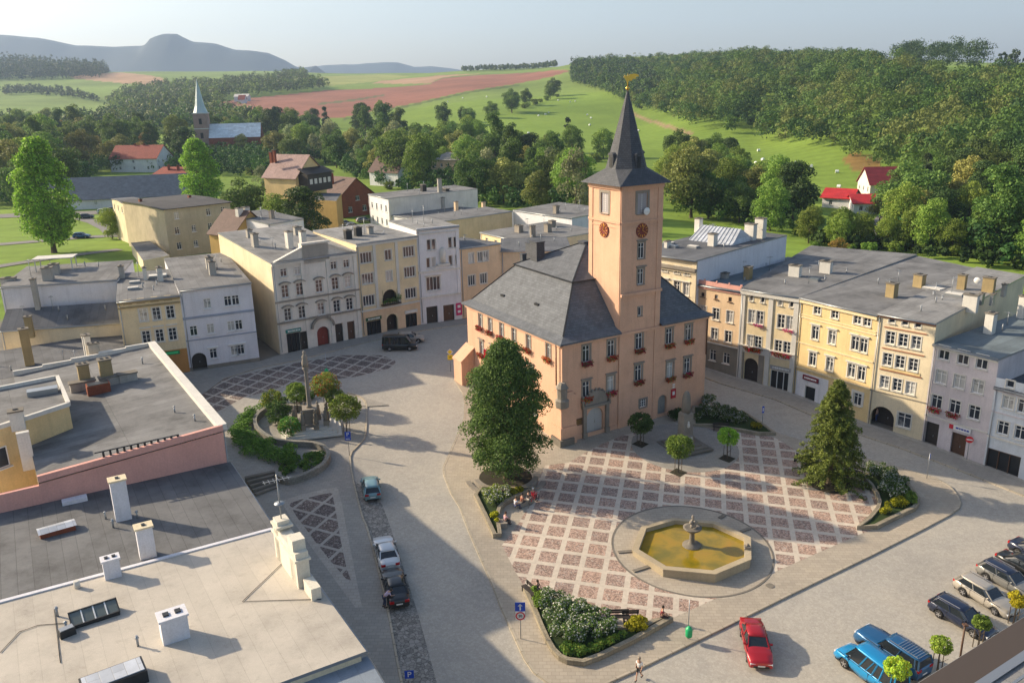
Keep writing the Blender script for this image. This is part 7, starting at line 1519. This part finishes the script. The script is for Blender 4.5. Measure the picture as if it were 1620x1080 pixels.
farcar((-127.84, 251.74), .3, 'green', 'hatch', 'dark car on the yard right of the poplar'); farcar((-127.67, 262.51), .2, 'white', 'hatch', 'white car on the yard before the low hall'); farcar((-125.97, 266.25), .2, 'grey', 'hatch', 'grey car right of the white one before the low hall'); farcar((-109.17, 210.79), .1, 'blue', 'hatch', 'blue car on the road right of the poplar trunk')
farcar((-44.41, 225.41), .5, 'silver', 'hatch', 'left of the pale cars parked before the brick house'); farcar((-41.43, 220.27), .5, 'white', 'hatch', 'middle of the pale cars parked before the brick house'); farcar((-40.3, 230.8), .5, 'grey', 'wagon', 'right of the pale cars parked before the brick house')
# ---------------------------------------------------------------- people
person(at((8.29, 48.27), .13), 2.6, 'person in white t-shirt and black shorts walking on the pavement', 'walk', (.7, .7, .68), (.02, .02, .02), (.25, .2, .15), True)
person(at((-10.4, 56.11), .13), -1.2, 'person in pale top leaning toward the black sedan', 'bend', (.55, .45, .6), (.04, .05, .1))
person(at((42.43, 89.92), .12), .8, 'person in light top and jeans standing by the dark archway', 'stand', (.5, .35, .3), (.05, .08, .2), group='people by the archway')
for px, col, lg, hr, lb in (((-0.96, 67.72), (.6, .35, .4), (.03, .03, .04), (.06, .03, .02), 'person in pink top sitting alone at the lower end of the small bed'), ((-0, 70.44), (.6, .62, .7), (.05, .07, .15), (.1, .07, .04), 'person in pale top sitting left in the group by the linden'), ((0.61, 71.01), (.3, .1, .06), (.03, .03, .04), (.03, .02, .02), 'person in brown top sitting in the middle of the group by the linden'), ((1.23, 71.58), (.02, .02, .03), (.5, .5, .5), (.03, .02, .02), 'person in black top sitting in the group by the linden'), ((1.66, 72.05), (.6, .03, .06), (.06, .06, .07), (.6, .6, .58), 'person in red top sitting right in the group by the linden')):
    person(at(px, .14), -.9 if lg != (.06, .06, .07) else -.6, lb, 'sit', col, lg, hr, group='people sitting by the linden')
person(at((1.57, 57.58), .14), -2.2, 'person in black beside the bench at the upper tip of the bottom bed', 'sit', (.02, .02, .02), (.02, .02, .02)); person(at((10.96, 54.33), .14), -1.6, 'person in dark red sitting on the wall end of the bottom bed', 'sit', (.15, .01, .02), (.05, .03, .03))
m = MB(); m.box((0, 0, .25), (1.9, .5, .5)); tag(m.build('bench', STONE, None, at((0.79, 71.24), .14), .55), 'stone bench under the seated group by the linden', 'bench'); m = MB(); m.box((0, 0, .25), (.6, .9, .5)); tag(m.build('bench', STONE, None, at((-1.13, 67.61), .14), .1), 'stone block seat at the lower end of the small bed', 'bench')
def bicycle(P, rz, label):
    r = empty('bicycle', at(P, .14), rz, label, 'bicycle')
    for x in (-.5, .5):
        m = MB(); m.tube([(x+math.cos(a)*.33, 0, .35+math.sin(a)*.33) for a in [2*math.pi*k/16 for k in range(17)]], .025, 5); m.build('wheel', TYRE, r)
    m = MB()
    for a_, b_ in (((-.5, .35), (-.15, .85)), ((-.15, .85), (-.05, .3)), ((-.05, .3), (.4, .85)), ((-.15, .8), (.4, .85)), ((.4, .9), (.5, .35)), ((-.5, .35), (-.05, .3))): m.beam((a_[0], 0, a_[1]), (b_[0], 0, b_[1]), .035)
    m.beam((.38, -.28, 1.0), (.38, .28, 1.0), .03); m.box((-.17, 0, .92), (.25, .13, .06)); m.build('frame', REDS, r)
bicycle((1.78, 71.7), .9, 'red bicycle standing beside the seated group')

# ---------------------------------------------------------------- single trees
def tree_proto(name, kind, rx, rz, zc, nc, cr, leaves, leaf, shape, seed, trunk, bark=None, low=.35, jit=.65, extra=None):
    cl = crown_clumps(rx, rz, zc, nc, cr, seed, shape)+(extra or []); p, d = clump_pts(cl, leaves, seed, low=low)
    return leaf_mesh('crown', lmat(kind) if isinstance(kind, str) else [lmat(k) for k in kind], p, d, leaf, seed, 1.3, jit, two=.0 if isinstance(kind, str) else .42), trunk.mesh('trunk', bark or BARK)
def plant(P, cm_, tm_, label, cat='tree', name='tree', s=1.0, rz=0, group=None, dz=0, sz=None):
    r = empty(name, (P[0], P[1], gz(*P)+dz), rz, label, cat, group); r.scale = (s, s, sz or s); inst('trunk', tm_, r); inst('crown', cm_, r); return r
# linden: egg crown made of separate lobes
rs_ = random.Random(5); ex = []
for k in range(120):
    t = (k+.5)/120; z = 1.7+t*12.3; rad = 4.75*(math.sin(math.pi*min(1, (.13+.87*t)**.85)))**.6; a = k*2.399; q = rs_.uniform(.5, .88); rad *= 1+.17*math.sin(z*1.9+a*2); ex.append((rad*q*math.cos(a), rad*q*math.sin(a), z, rs_.uniform(.75, 1.35)))
c_, t_ = tree_proto('linden', ('dark', 'oak'), 2.6, 5.0, 7.5, 16, 1.6, 70000, .2, 'egg', 3, trunk_mb(8, .42, 1, 6, 2.2), extra=ex)
plant((-0.76, 76.62), c_, t_, 'large dark green linden in front of the town hall', name='linden_tree', s=.93, sz=1.0)
# conifer with drooping layered boughs
rs = np.random.RandomState(8); pts = []; nr = []
for k in range(330):
    h = rs.rand()**.8; z = .4+h*10.0; L = (1-h)**.62*3.5*rs.uniform(.75, 1.1)+.15; a = rs.uniform(0, 6.283); n = int(50+150*(1-h))
    t = rs.rand(n)**.6; w = rs.normal(0, .2, n)*(1.15-t*.6); x = math.cos(a)*t*L-math.sin(a)*w; y = math.sin(a)*t*L+math.cos(a)*w; zz = z+.35*t*L*.35-.26*L*t**2+rs.normal(0, .1, n)
    pts.append(np.stack([x, y, zz], 1)); nr.append(np.tile([math.cos(a)*.5, math.sin(a)*.5, .8], (n, 1)))
cm_ = leaf_mesh('crown', [lmat('spruce'), lmat('mid')], np.concatenate(pts), np.concatenate(nr), .22, 8, 2.2, .7, two=.22)
hh_ = 11.53/10.9; plant((31.58, 75.43), cm_, trunk_mb(10.3, .28, 2, 0, top=.12).mesh('trunk', BARK), 'tall olive green conifer at the right side of the plaza', 'tree', 'conifer', s=hh_)
# ball trees
def ball(P, label, r=1.25, h=2.0, kind='mid', leaves=3000, leaf=.16, seed=1, dz=.13, pit=None):
    cl = [(q[0]*r, q[1]*r, h+r*.85+q[2]*r*.85, r*.3) for q in [tuple(Vector((random.Random(seed*99+i).gauss(0, 1), random.Random(seed*77+i).gauss(0, 1), random.Random(seed*55+i).gauss(0, 1))).normalized()*.78) for i in range(46)]]
    p, d = clump_pts(cl, leaves, seed, .2, .6); me = leaf_mesh('crown', lmat(kind) if isinstance(kind, str) else [lmat(k) for k in kind], p, d, leaf, seed, 1.3, .8, two=0 if isinstance(kind, str) else .2)
    t = trunk_mb(h+.5, .07, seed, 3, .6, .6, .04)
    if kind is not None and h > 1.2:
        for sx in (-.35, .35): t.tube([(sx, .1, 0), (sx, .1, 1.5)], .035, 5)
    r_ = plant(P, me, t.mesh('trunk', BARK), label, 'tree', 'ball_tree', dz=dz, group='small ball-crowned trees'); return r_
ball((13.89, 84.08), 'dark ball-crowned tree before the hall front, left of the monument', 1.35, 1.3, 'dark', 4200, .17, 1)
ball((16.81, 77.65), 'bright green ball-crowned tree in front of the monument', 1.4, 1.7, 'mid', 4200, .17, 2)
ball((22.59, 80.68), 'small lime ball-crowned tree right of the monument', 1.1, 1.6, 'lime', 3000, .16, 3)
for P in ((13.89, 84.08), (16.81, 77.65), (22.59, 80.68)): sheet('tree_pit', ngon(P, .95, 4), .145, SOIL)
ball((-28.33, 90.95), 'leftmost round yellow-green tree on the left island', 1.3, 1.2, ('mid', 'gold'), 3000, .17, 4)
ball((-27.22, 89.23), 'dark round bush under the leftmost island tree', 1.55, .15, 'dark', 3600, .16, 5)
ball((-25.85, 92.73), 'round green tree left of the stone column', 1.3, 1.3, 'mid', 3000, .17, 6)
ball((-22.45, 93.46), 'round tree with orange-red autumn top right of the column', 1.75, 1.5, ('mid', 'orange'), 4800, .17, 7)
ball((-21.06, 92.19), 'small green tree beside the orange-topped one', 1.2, 1.0, 'mid', 2800, .16, 8)
ball((-18.91, 86.92), 'round bright green tree by the parking sign', 1.75, 1.5, ('mid', 'lime'), 4800, .17, 9)
ball((-24.95, 85.64), 'low round bush with rusty autumn patches before the column', 1.25, .3, ('hedge', 'rust'), 2800, .16, 10)
ball((25.33, 46.68), 'yellow-green ball tree before the sky-blue van, bottom edge', .85, 1.6, ('lime', 'gold'), 4200, .12, 11, .02)
ball((29.53, 49.19), 'green ball tree between the blue cars and the navy estate', .72, 1.5, ('mid', 'lime'), 3600, .12, 12, .02)
ball((33.66, 51.52), 'dark green ball tree before the navy estate', .62, 1.6, 'mid', 3000, .12, 13, .02)
ball((37.77, 54.12), 'golden ball tree before the silver estate', .7, 1.6, 'gold', 3200, .12, 14, .02)
# ---------------------------------------------------------------- belt trees, copied from a few builds
PR = {}
def proto(k):
    if k in PR: return PR[k]
    T = {'broad': ('oak', 5.4, 5.0, 7.6, 40, 2.0, 8500, .48, 'round', 21, 5), 'broad2': ('mid', 4.8, 5.5, 7.6, 40, 1.9, 8500, .46, 'egg', 22, 5), 'dark': ('dark', 5.0, 5.6, 7.6, 40, 1.9, 8500, .47, 'egg', 23, 5),
         'olive': ('olive', 4.8, 4.8, 7.0, 36, 1.9, 8000, .46, 'round', 24, 5), 'tall': ('oak', 3.6, 7.5, 9.2, 44, 1.6, 8000, .45, 'egg', 25, 8), 'pine': ('pine', 3.0, 7.0, 8.6, 30, 1.1, 3800, .46, 'cone', 26, 9),
         'bush': ('mid', 2.8, 1.9, 1.8, 20, 1.0, 2000, .42, 'round', 27, 1), 'grey': ('grey', 4.4, 5.6, 8.2, 22, 1.8, 2600, .55, 'egg', 28, 6), 'rust': ('rust', 3.6, 3.8, 6.2, 20, 1.5, 2600, .5, 'round', 29, 4)}[k]
    PR[k] = tree_proto(k, *T[:9], T[9], trunk_mb(T[10]+2, .3, T[9], 4, 1.6)); return PR[k]
# the two poplars, the dark round tree and other trees that can be told apart
rs_ = random.Random(9); pc = crown_clumps(6.0, 12.0, 14.6, 130, 2.0, 31, 'egg'); p, d = clump_pts(pc, 26000, 31); pop = leaf_mesh('crown', [lmat('lime'), lmat('mid')], p, d, .55, 31, 1.3, two=.45); pt_ = trunk_mb(16, .6, 31, 6, 3).mesh('trunk', BARK)
plant((-102.61, 185), pop, pt_, 'tall bright green poplar on the lawn at far left', name='poplar', s=24.67/27.5, sz=24.67/27.5)
plant((-93.54, 254.46), pop, pt_, 'bright green poplar behind the beige block', name='poplar', s=1.1*22.22/27.5, sz=22.22/27.5, rz=2)
def P1(P, k, label, s=1.0, sz=None, rz=0, g=None): c_, t_ = proto(k); return plant(P, c_, t_, label, s=s, sz=sz, rz=rz, group=g)
P1((-47.13, 190), 'dark', 'dark round tree beside the plain ochre wall', 1.0, .95); P1((-55.64, 200), 'broad2', 'green tree left of the yellow villa', .8)
P1((-68.18, 215), 'broad', 'green tree left of the yellow villa, next to the poplar', 1.0); P1((-100.2, 208.15), 'broad2', 'small round tree before the low hall, left of the beige block', .55)
P1((31.61, 447.34), 'pine', 'single dark spruce on the meadow edge left of the spire', 1.15); P1((52.72, 240), 'olive', 'big olive-brown tree right of the tower', 1.5, 1.6); P1((17.45, 215), 'grey', 'thin grey-green birch left of the tower', 1.0, 1.35)
P1((80.57, 235), 'dark', 'large dark tree left of the red sheds', 1.15); P1((104.86, 215), 'broad', 'wide tree below the stone barn', 1.45, 1.3); P1((103.82, 175), 'tall', 'big green tree at the right edge above the roofs', 1.3, 1.15); P1((68.22, 170), 'rust', 'small rusty bush-like tree behind the flat roofs', .5)
P1((-87.95, 300), 'grey', 'silvery tree left of the yellow villa', .7)
rg_ = random.Random(77); G_ = {}
VIEW = [(r0, r1, yd, zl) for r0, r1, yd, zl in ((-.352, -.29, 505, 13), (-.47, -.41, 398, 12), (-.43, -.375, 308, 10.5), (-.165, -.135, 325, 11), (-.095, -.06, 346, 11), (.352, .43, 245, 5), (.41, .455, 272, 6.5), (-.28, -.16, 220, 9), (-.5, -.375, 272, 9), (-.34, -.3, 1100, 45))]
def clear(x, y, h):
    return all(not (a-h*.12/y < x/y < b+h*.12/y and y < yd and (gz(x, y)+h-38)/y > (zl-38)/yd) for a, b, yd, zl in VIEW) and not (x/y > -.11 and x/y < .1 and y < 180)
def scatter(polypx, n, kinds, smin, smax, label, group, mind=5.0, seed=1):
    r = random.Random(seed); xs = [p[0] for p in polypx]; ys = [p[1] for p in polypx]; pl = []; k = 0
    while len(pl) < n and k < n*60:
        k += 1; x, y = r.uniform(min(xs), max(xs)), r.uniform(min(ys), max(ys))
        if not in_poly(np.array([x]), np.array([y]), polypx)[0]: continue
        if any((x-a)**2+(y-b)**2 < mind**2 for a, b in pl): continue
        kd = r.choice(kinds); s = r.uniform(smin, smax); c_, t_ = proto(kd)
        if not clear(x, y, (13.5 if kd != 'bush' else 4)*s):
            kd = 'bush'; s = r.uniform(.7, 1.2); c_, t_ = proto(kd)
            if not clear(x, y, 4*s): continue
        pl.append((x, y))
        lb = label[kd] if isinstance(label, dict) else label
        plant((x, y), c_, t_, lb, name='bush' if kd == 'bush' else 'tree', cat='bush' if kd == 'bush' else 'tree', s=s, sz=s*r.uniform(.9, 1.2), rz=r.uniform(0, 6.28), group=group)
LBL = lambda where: {'broad': 'leafy green tree '+where, 'broad2': 'fresh green rounded tree '+where, 'dark': 'dark green dense tree '+where, 'olive': 'olive-tinted leafy tree '+where, 'tall': 'tall narrow green tree '+where, 'pine': 'dark pointed conifer '+where, 'bush': 'low green bush '+where, 'grey': 'pale grey-green tree '+where, 'rust': 'rusty brown tree '+where}
scatter([(-184.36, 281.38), (-168.6, 276.27), (-161.15, 277.95), (-152.19, 288.58), (-171.07, 329.93), (-200.31, 415.92), (-141.53, 398.54), (-106.94, 370.74), (-166.72, 586.69), (-209.41, 596.96), (-192.85, 525.47), (-276.11, 587.84), (-362.12, 696.98), (-425, 716.97), (-426.99, 669.14)], 88, ['broad', 'broad2', 'dark', 'olive', 'broad', 'tall', 'olive', 'rust'], .95, 1.6, LBL('in the wooded belt at the left behind the low hall'), 'trees of the left belt', 10, 1)
scatter([(-108.57, 376.6), (-107.02, 428.6), (-90.73, 427.27), (-53.75, 349.73), (-38.81, 312.28), (-56.48, 462.54), (-98.14, 542.84), (-153.42, 553.29)], 34, ['broad', 'broad2', 'dark', 'grey', 'olive'], .8, 1.25, LBL('behind the yellow villa and brick house'), 'trees behind the villa', 8, 2)
scatter([(-48.48, 313.9), (-22.84, 287.63), (-9.11, 265.58), (7.99, 235.89), (21.82, 229.79), (28.76, 303.45), (13.83, 399.3), (-23.4, 498.31), (-65.27, 538.29), (-67.85, 423.99)], 66, ['broad', 'broad2', 'dark', 'olive', 'tall', 'broad', 'broad2', 'grey'], .85, 1.3, LBL('in the belt between the roofs and the meadow'), 'trees of the middle belt', 6.5, 3)
scatter([(45.65, 244.71), (53.88, 239.58), (64.42, 224.66), (73.27, 205.18), (85.46, 235.4), (85.27, 257.4), (86.61, 313.69), (92.7, 367.36), (77.21, 372.52), (58.76, 317.01)], 32, ['broad', 'broad2', 'olive', 'broad2', 'dark'], .75, 1.15, LBL('in the belt right of the tower'), 'trees right of the tower', 8, 4)
scatter([(103.57, 231.22), (115.21, 233.62), (125.01, 235.62), (144.31, 232.02), (160.49, 221.94), (121.59, 165.51), (101.49, 159.98), (101.21, 177.96), (94.59, 190.15), (91.04, 198.73)], 42, ['broad', 'broad2', 'olive', 'bush', 'dark', 'bush'], .6, 1.05, LBL('on the scrubby slope behind the right-hand roofs'), 'trees on the right slope', 6, 5)
scatter([(123.54, 261.95), (140.18, 273.83), (154.73, 270.4), (176.89, 260.37), (158.61, 232.2), (134.62, 233.71), (121.7, 239.76)], 22, ['broad', 'dark', 'olive', 'pine'], .8, 1.2, LBL('at the foot of the wooded hill, right'), 'trees at the hill foot', 7, 6)
scatter([(68.09, 194.56), (76.55, 189.18), (84.56, 184.08), (94.5, 181.12), (99.15, 172.92), (103.23, 181.68), (91.5, 199.77), (76.76, 206.04)], 22, ['bush', 'bush', 'broad2'], .4, .75, LBL('in the gardens behind the flat roofs'), 'garden bushes behind the roofs', 4, 7)
scatter([(-69.61, 575.72), (-49.57, 655.04), (-21.13, 680.33), (-1, 739.25), (52.44, 909.87), (52.01, 859.16), (-1.03, 691.33), (-18.99, 638.14), (-45.84, 603.23), (-59.96, 526.44)], 24, ['bush', 'broad', 'bush'], .8, 1.3, LBL('in the hedge line across the meadow'), 'hedge trees on the meadow', 9, 8)
scatter([(16.76, 397.6), (28.19, 390.8), (46.75, 399.27), (49.56, 423.5), (30.82, 427.22), (18.53, 438.51)], 9, ['bush', 'broad2'], .8, 1.3, LBL('along the meadow track left of the spire'), 'bushes on the meadow track', 7, 9)
scatter([(-113.81, 632.81), (-89.75, 664.3), (-74.55, 618.31), (-65.27, 538.29), (-101.42, 561.68)], 8, ['dark', 'tall'], 1.0, 1.5, LBL('at the lower edge of the far meadow'), 'trees at the meadow edge', 9, 10)
scatter([(-203.1, 673.71), (-160.62, 718.96), (-131.86, 653.2), (-118.76, 564.87), (-171.82, 574.24)], 16, ['dark', 'broad', 'pine'], 1.0, 1.5, LBL('below the red field right of the church'), 'trees below the red field', 10, 11)
# ---------------------------------------------------------------- woods read as one mass
def wood(name, label, polypx, spacing, mats, hmin, hmax, faces, fsize, seed, shape='round', maxn=3000, kind='stuff'):
    rs = np.random.RandomState(seed); P = np.array(polypx); lo, hi = P.min(0), P.max(0); A_ = []
    nx = int((hi[0]-lo[0])/spacing)+1; ny = int((hi[1]-lo[1])/spacing)+1
    gx, gy = np.meshgrid(np.arange(nx), np.arange(ny)); X = (lo[0]+(gx+.5+rs.uniform(-.4, .4, gx.shape))*spacing).ravel(); Y = (lo[1]+(gy+.5+rs.uniform(-.4, .4, gy.shape))*spacing).ravel()
    k = in_poly(X, Y, polypx); X, Y = X[k], Y[k]
    if name == 'undergrowth':
        k = np.array([clear(a, b, hmax*.8) for a, b in zip(X, Y)], bool); X, Y = X[k], Y[k]
    if len(X) > maxn: s = rs.choice(len(X), maxn, False); X, Y = X[s], Y[s]
    pr = []
    for q in range(4):
        cl = crown_clumps(.36, .42, .56, 14, .17, seed*7+q, 'round' if shape == 'round' else 'cone'); pr.append(clump_pts(cl, faces, seed*9+q, .1, .25))
    allp, alln = [], []
    for i, (x, y) in enumerate(zip(X, Y)):
        h = rs.uniform(hmin, hmax); wd = h*(rs.uniform(.85, 1.15) if shape == 'round' else rs.uniform(.45, .6)); p, d = pr[rs.randint(4)]; a = rs.uniform(0, 6.28); ca, sa = math.cos(a), math.sin(a)
        allp.append(np.stack([x+wd*(p[:, 0]*ca-p[:, 1]*sa), y+wd*(p[:, 0]*sa+p[:, 1]*ca), gz(x, y)+h*p[:, 2]], 1)); alln.append(np.stack([d[:, 0]*ca-d[:, 1]*sa, d[:, 0]*sa+d[:, 1]*ca, d[:, 2]], 1))
    me = leaf_mesh(name, mats, np.concatenate(allp), np.concatenate(alln), fsize, seed, 1.2, .3, two=0)
    # every tree takes one of the leaf tones
    idx = np.repeat(rs.choice(len(mats), len(X)), faces).astype('i'); me.polygons.foreach_set('material_index', idx)
    o = bpy.data.objects.new(name, me); COL.objects.link(o); return tag(o, label, 'wood', kind=kind)
WM = [leafmat('wood_%d' % i, sc3(c, .6), sc3(c, 1.15), sc3(c, 1.6), .25, .7, .22) for i, c in enumerate(((.075, .15, .025), (.055, .125, .022), (.11, .15, .035), (.03, .075, .018), (.09, .17, .04), (.04, .1, .022), (.08, .14, .028), (.13, .17, .045)))]
HILL = [(141.73, 321.01), (142.46, 361.45), (133.76, 410.16), (134.55, 449.3), (142.05, 487.99), (125.81, 473.96), (117.35, 490.44), (110.86, 520.19), (114.1, 598.96), (110.45, 720.52), (104.56, 755.09), (109.87, 815.98), (96.04, 945.89), (83.57, 1100.28), (104.86, 1293.89), (185.11, 1277.46), (262.27, 1167.25), (288.63, 995.01), (353.53, 973.99), (359.24, 867.1), (279.16, 638.7), (279.5, 546.04), (328.46, 547.67), (384.14, 552.96), (180.32, 248.19), (163.64, 264.7), (148.71, 282.74), (137.48, 290.52)]
wood('forest', 'mixed green wood covering the hillside at the right', HILL, 11.5, WM, 9, 19, 480, 1.0, 3, maxn=2000)
wood('pine_wood', 'dark conifer wood behind and left of the spire', [(80.11, 1054.84), (94.51, 930.76), (108.45, 805.28), (113.08, 737.98), (143.18, 818.76), (163.98, 1026.24), (139.46, 1202.94), (99.7, 1312.55)], 7, [lmat('pine'), lmat('dark')], 15, 21, 150, 1.4, 5, 'cone', 700)
wood('pine_clump', 'dark pines standing above the skyline at the right', [(336.2, 757.6), (410.57, 896.63), (404.77, 795.01), (379.53, 685.86), (331.64, 598.68), (313.61, 633.03), (297.37, 658.57)], 6.5, [lmat('pine')], 19, 27, 520, 1.0, 6, 'round', 40)
wood('pine_clump', 'few dark trees on the skyline at the far right corner', [(382.9, 678.5), (398.83, 651.83), (362.87, 592.41), (339.31, 596.74)], 9, [lmat('pine')], 9, 15, 240, 1.2, 7, 'cone', 12)
wood('far_wood', 'blue-green wood on the far left hill', [(-1607.54, 2095.77), (-1274.49, 2205.8), (-1220.44, 2282.29), (-1062.66, 2291.56), (-983.64, 2160.47), (-855.17, 1840.09), (-914.53, 1798.51), (-1042.66, 1794.4), (-1453.69, 1890.01)], 18, [lmat('far'), lmat('dark')], 22, 34, 80, 3.4, 8, 'cone', 900)
wood('far_wood', 'bluish tree belts beyond the church in the middle distance', [(-559.83, 1220.78), (-587.86, 1374.16), (-571.6, 1449.47), (-503.26, 1466.44), (-438.65, 1582.81), (-451.4, 1939.28), (-358.97, 1566.3), (-274.12, 1336.81), (-325.92, 1235.04), (-382.61, 1158.81), (-322.22, 960.74), (-351.8, 954.1), (-403.88, 978.18), (-468.06, 1025.08)], 15, [lmat('far'), lmat('dark'), lmat('oak')], 13, 21, 100, 2.4, 9, 'round', 900)
wood('far_wood', 'tree belt above the rooftops at the left, below the bright meadow', [(-487.9, 715.92), (-425, 716.97), (-357.76, 688.43), (-313.62, 703.63), (-249.7, 671.34), (-210.07, 706.41), (-244.78, 826.43), (-338.9, 918.19), (-438.84, 959.65), (-394.59, 833.23), (-418.34, 763.82), (-559.46, 823.84)], 11, [lmat('far'), lmat('oak'), lmat('dark'), lmat('olive')], 12, 20, 130, 1.8, 10, 'round', 900)
wood('far_wood', 'small copses along the horizon behind the red field', [(-95.08, 1859.73), (39.54, 1837.61), (103.04, 1782.02), (86.04, 1488.07), (36.7, 1707.66), (-90.24, 1763.17)], 16, [lmat('far')], 8, 13, 70, 2.6, 12, 'round', 120)
wood('far_wood', 'hedges crossing the bright meadow at upper left', [(-893.2, 1531.03), (-850.17, 1555.02), (-737.78, 1464.79), (-617.23, 1296.68), (-578, 1231.34), (-669.67, 1326.35), (-787.18, 1437.06), (-835.24, 1429.31)], 14, [lmat('far')], 8, 13, 80, 2.0, 13, 'round', 160)
for i, (q, n) in enumerate((([(-184.36, 281.38), (-170.36, 279.3), (-165.47, 285.75), (-155.14, 295.3), (-170.55, 329.89), (-188.3, 390.19), (-135.08, 379.79), (-103.82, 359.54), (-154.23, 541.27), (-190.98, 542.87), (-178.05, 483.87), (-228.76, 484.62), (-362.12, 696.98), (-414.74, 699.15), (-426.99, 669.14)], 1000), ([(-47.55, 307.58), (-22.33, 280.68), (-8.98, 261.15), (7.9, 233.33), (21.6, 227.42), (28.76, 303.45), (13.83, 399.3), (-23.4, 498.31), (-65.27, 538.29), (-95.06, 525.2), (-144.55, 520.18), (-108.57, 376.6), (-107.02, 428.6), (-90.73, 427.27)], 800), ([(44.5, 238.4), (52.57, 233.58), (63.17, 220.16), (68.79, 206.08), (79.76, 234.55), (82, 273.21), (84.32, 314.01), (86.12, 351.34), (77.21, 372.52), (58.76, 317.01)], 300), ([(102.76, 225.35), (113.18, 229.28), (123.66, 232.95), (143.3, 230.31), (160.49, 221.94), (119.58, 162.62), (100.18, 157.79), (99.26, 174.36), (92.93, 186.66), (90.36, 195.48)], 300), ([(71.25, 193.25), (77.66, 188.27), (84.56, 184.08), (95.6, 166.4), (101.26, 155.52), (104.37, 149.12), (112.47, 161.46), (103.18, 167.15), (100.82, 177.23), (90.58, 197.7), (84.44, 205.31), (76.76, 206.04)], 260))):
    q = [p for p in q]; wood('undergrowth', ('low bushes under the trees behind the low slate-roofed hall', 'low bushes filling the belt between roofs and meadow', 'low bushes under the trees right of the tower', 'scrub on the slope behind the right-hand row', 'garden bushes directly behind the right-hand roofs')[i], q, 6.0 if i < 4 else 3.5, [WM[0], WM[1], WM[3], WM[5]], 3.5 if i < 4 else 1.5, 9 if i < 4 else 3.5, 190, .8, 40+i, 'round', n)
# hay bales wrapped in white
m = MB(); m.rings([[(x, math.cos(a)*.62, .6+math.sin(a)*.62) for a in [2*math.pi*k/14 for k in range(14)]] for x in (-.62, -.55, .55, .62)], 0); hb_ = m.mesh('hay_bale', plain('bale_wrap', (.75, .78, .76), .45))
for P in [(49.65, 830.37), (59.78, 810.79), (64.87, 814.86), (25.42, 690.16), (31.56, 701.87), (34.93, 717.64), (65.56, 700.22), (65.93, 672.21), (59.64, 617.15), (13.82, 558.78), (26.89, 538.74), (32.75, 542.97), (87.72, 570.37), (123, 414.94), (114.61, 379.06), (108.29, 367.89), (100.14, 374.74), (102.31, 376.57), (113.85, 376.96), (110.6, 341.08), (121.01, 354.89), (118.73, 348.72), (123.59, 342.86), (128.12, 327.18), (115.21, 291.3), (-48.49, 954.07), (-63.21, 921.72), (-21.56, 939.09), (-111.53, 832.16), (-101.44, 840.73), (-123.4, 808.34), (-144.6, 839.07)]: o = inst('hay_bale', hb_, None, (P[0], P[1], gz(*P)+.05), P[0]*7 % 3); tag(o, 'white wrapped round bale lying on the green meadow', 'hay bale', 'hay bales on the meadows')
# roads and paths on the lawn at the far left
def strip(name, line, w, mat):
    L, off = ribbon(line, w); m = MB()
    for i in range(len(L)-1):
        q = []
        for k, s in ((i, -1), (i+1, -1), (i+1, 1), (i, 1)): p = L[k]+off[k]*s*w/2; q.append((p.x, p.y, gz(p.x, p.y)+.12))
        m.face(q)
    tag(m.build(name, mat), kind='structure')
def dens(l, n=6): 
    o = []
    for a, b in zip(l, l[1:]): o += [(a[0]+(b[0]-a[0])*i/n, a[1]+(b[1]-a[1])*i/n) for i in range(n)]
    return o+[l[-1]]
M_ASPH = paving('asphalt_pale', (.2, .19, .18), 'sett', .3, .05, .9)
strip('road', dens([(-131.05, 197), (-124.65, 201.52), (-117.97, 206.23), (-109.83, 212.12), (-101.11, 214.38), (-90.42, 216.38)]), 5.5, M_ASPH); strip('path', dens([(-131.25, 253.6), (-121.4, 243.05), (-111.46, 229.58), (-103.49, 216)]), 4, M_ASPH); strip('road', dens([(-170.83, 259.77), (-148.84, 262.92), (-135.17, 263.58), (-124.89, 267.45), (-105.62, 270.22)]), 9, M_ASPH); strip('path', dens([(-106.51, 166.46), (-100.76, 174.83), (-96.62, 179.95), (-89.22, 188.12)], 5), 3.5, M_ASPH)
strip('path', dens([(93.76, 213.83), (100.55, 226.62), (106.33, 236.89), (110.21, 243.38)]), 3, M_ASPH)
# ---------------------------------------------------------------- air
hz = MB(); hz.prism([(-5200, -70), (5200, -70), (9000, 9500), (-9000, 9500)], -12, 760, bottom=True); ho = hz.build('haze', None); ho.data.materials.clear()
hm = bpy.data.materials.new('haze'); hm.use_nodes = True; hn = hm.node_tree; hn.nodes.clear(); ou = hn.nodes.new('ShaderNodeOutputMaterial'); pv = hn.nodes.new('ShaderNodeVolumePrincipled')
pv.inputs['Color'].default_value = (.52, .7, 1, 1); pv.inputs['Density'].default_value = 1.1e-4; pv.inputs['Anisotropy'].default_value = .2; hn.links.new(pv.outputs[0], ou.inputs['Volume'])
ho.data.materials.append(hm); tag(ho, 'pale blue air thickening towards the far hills', 'haze', kind='stuff')
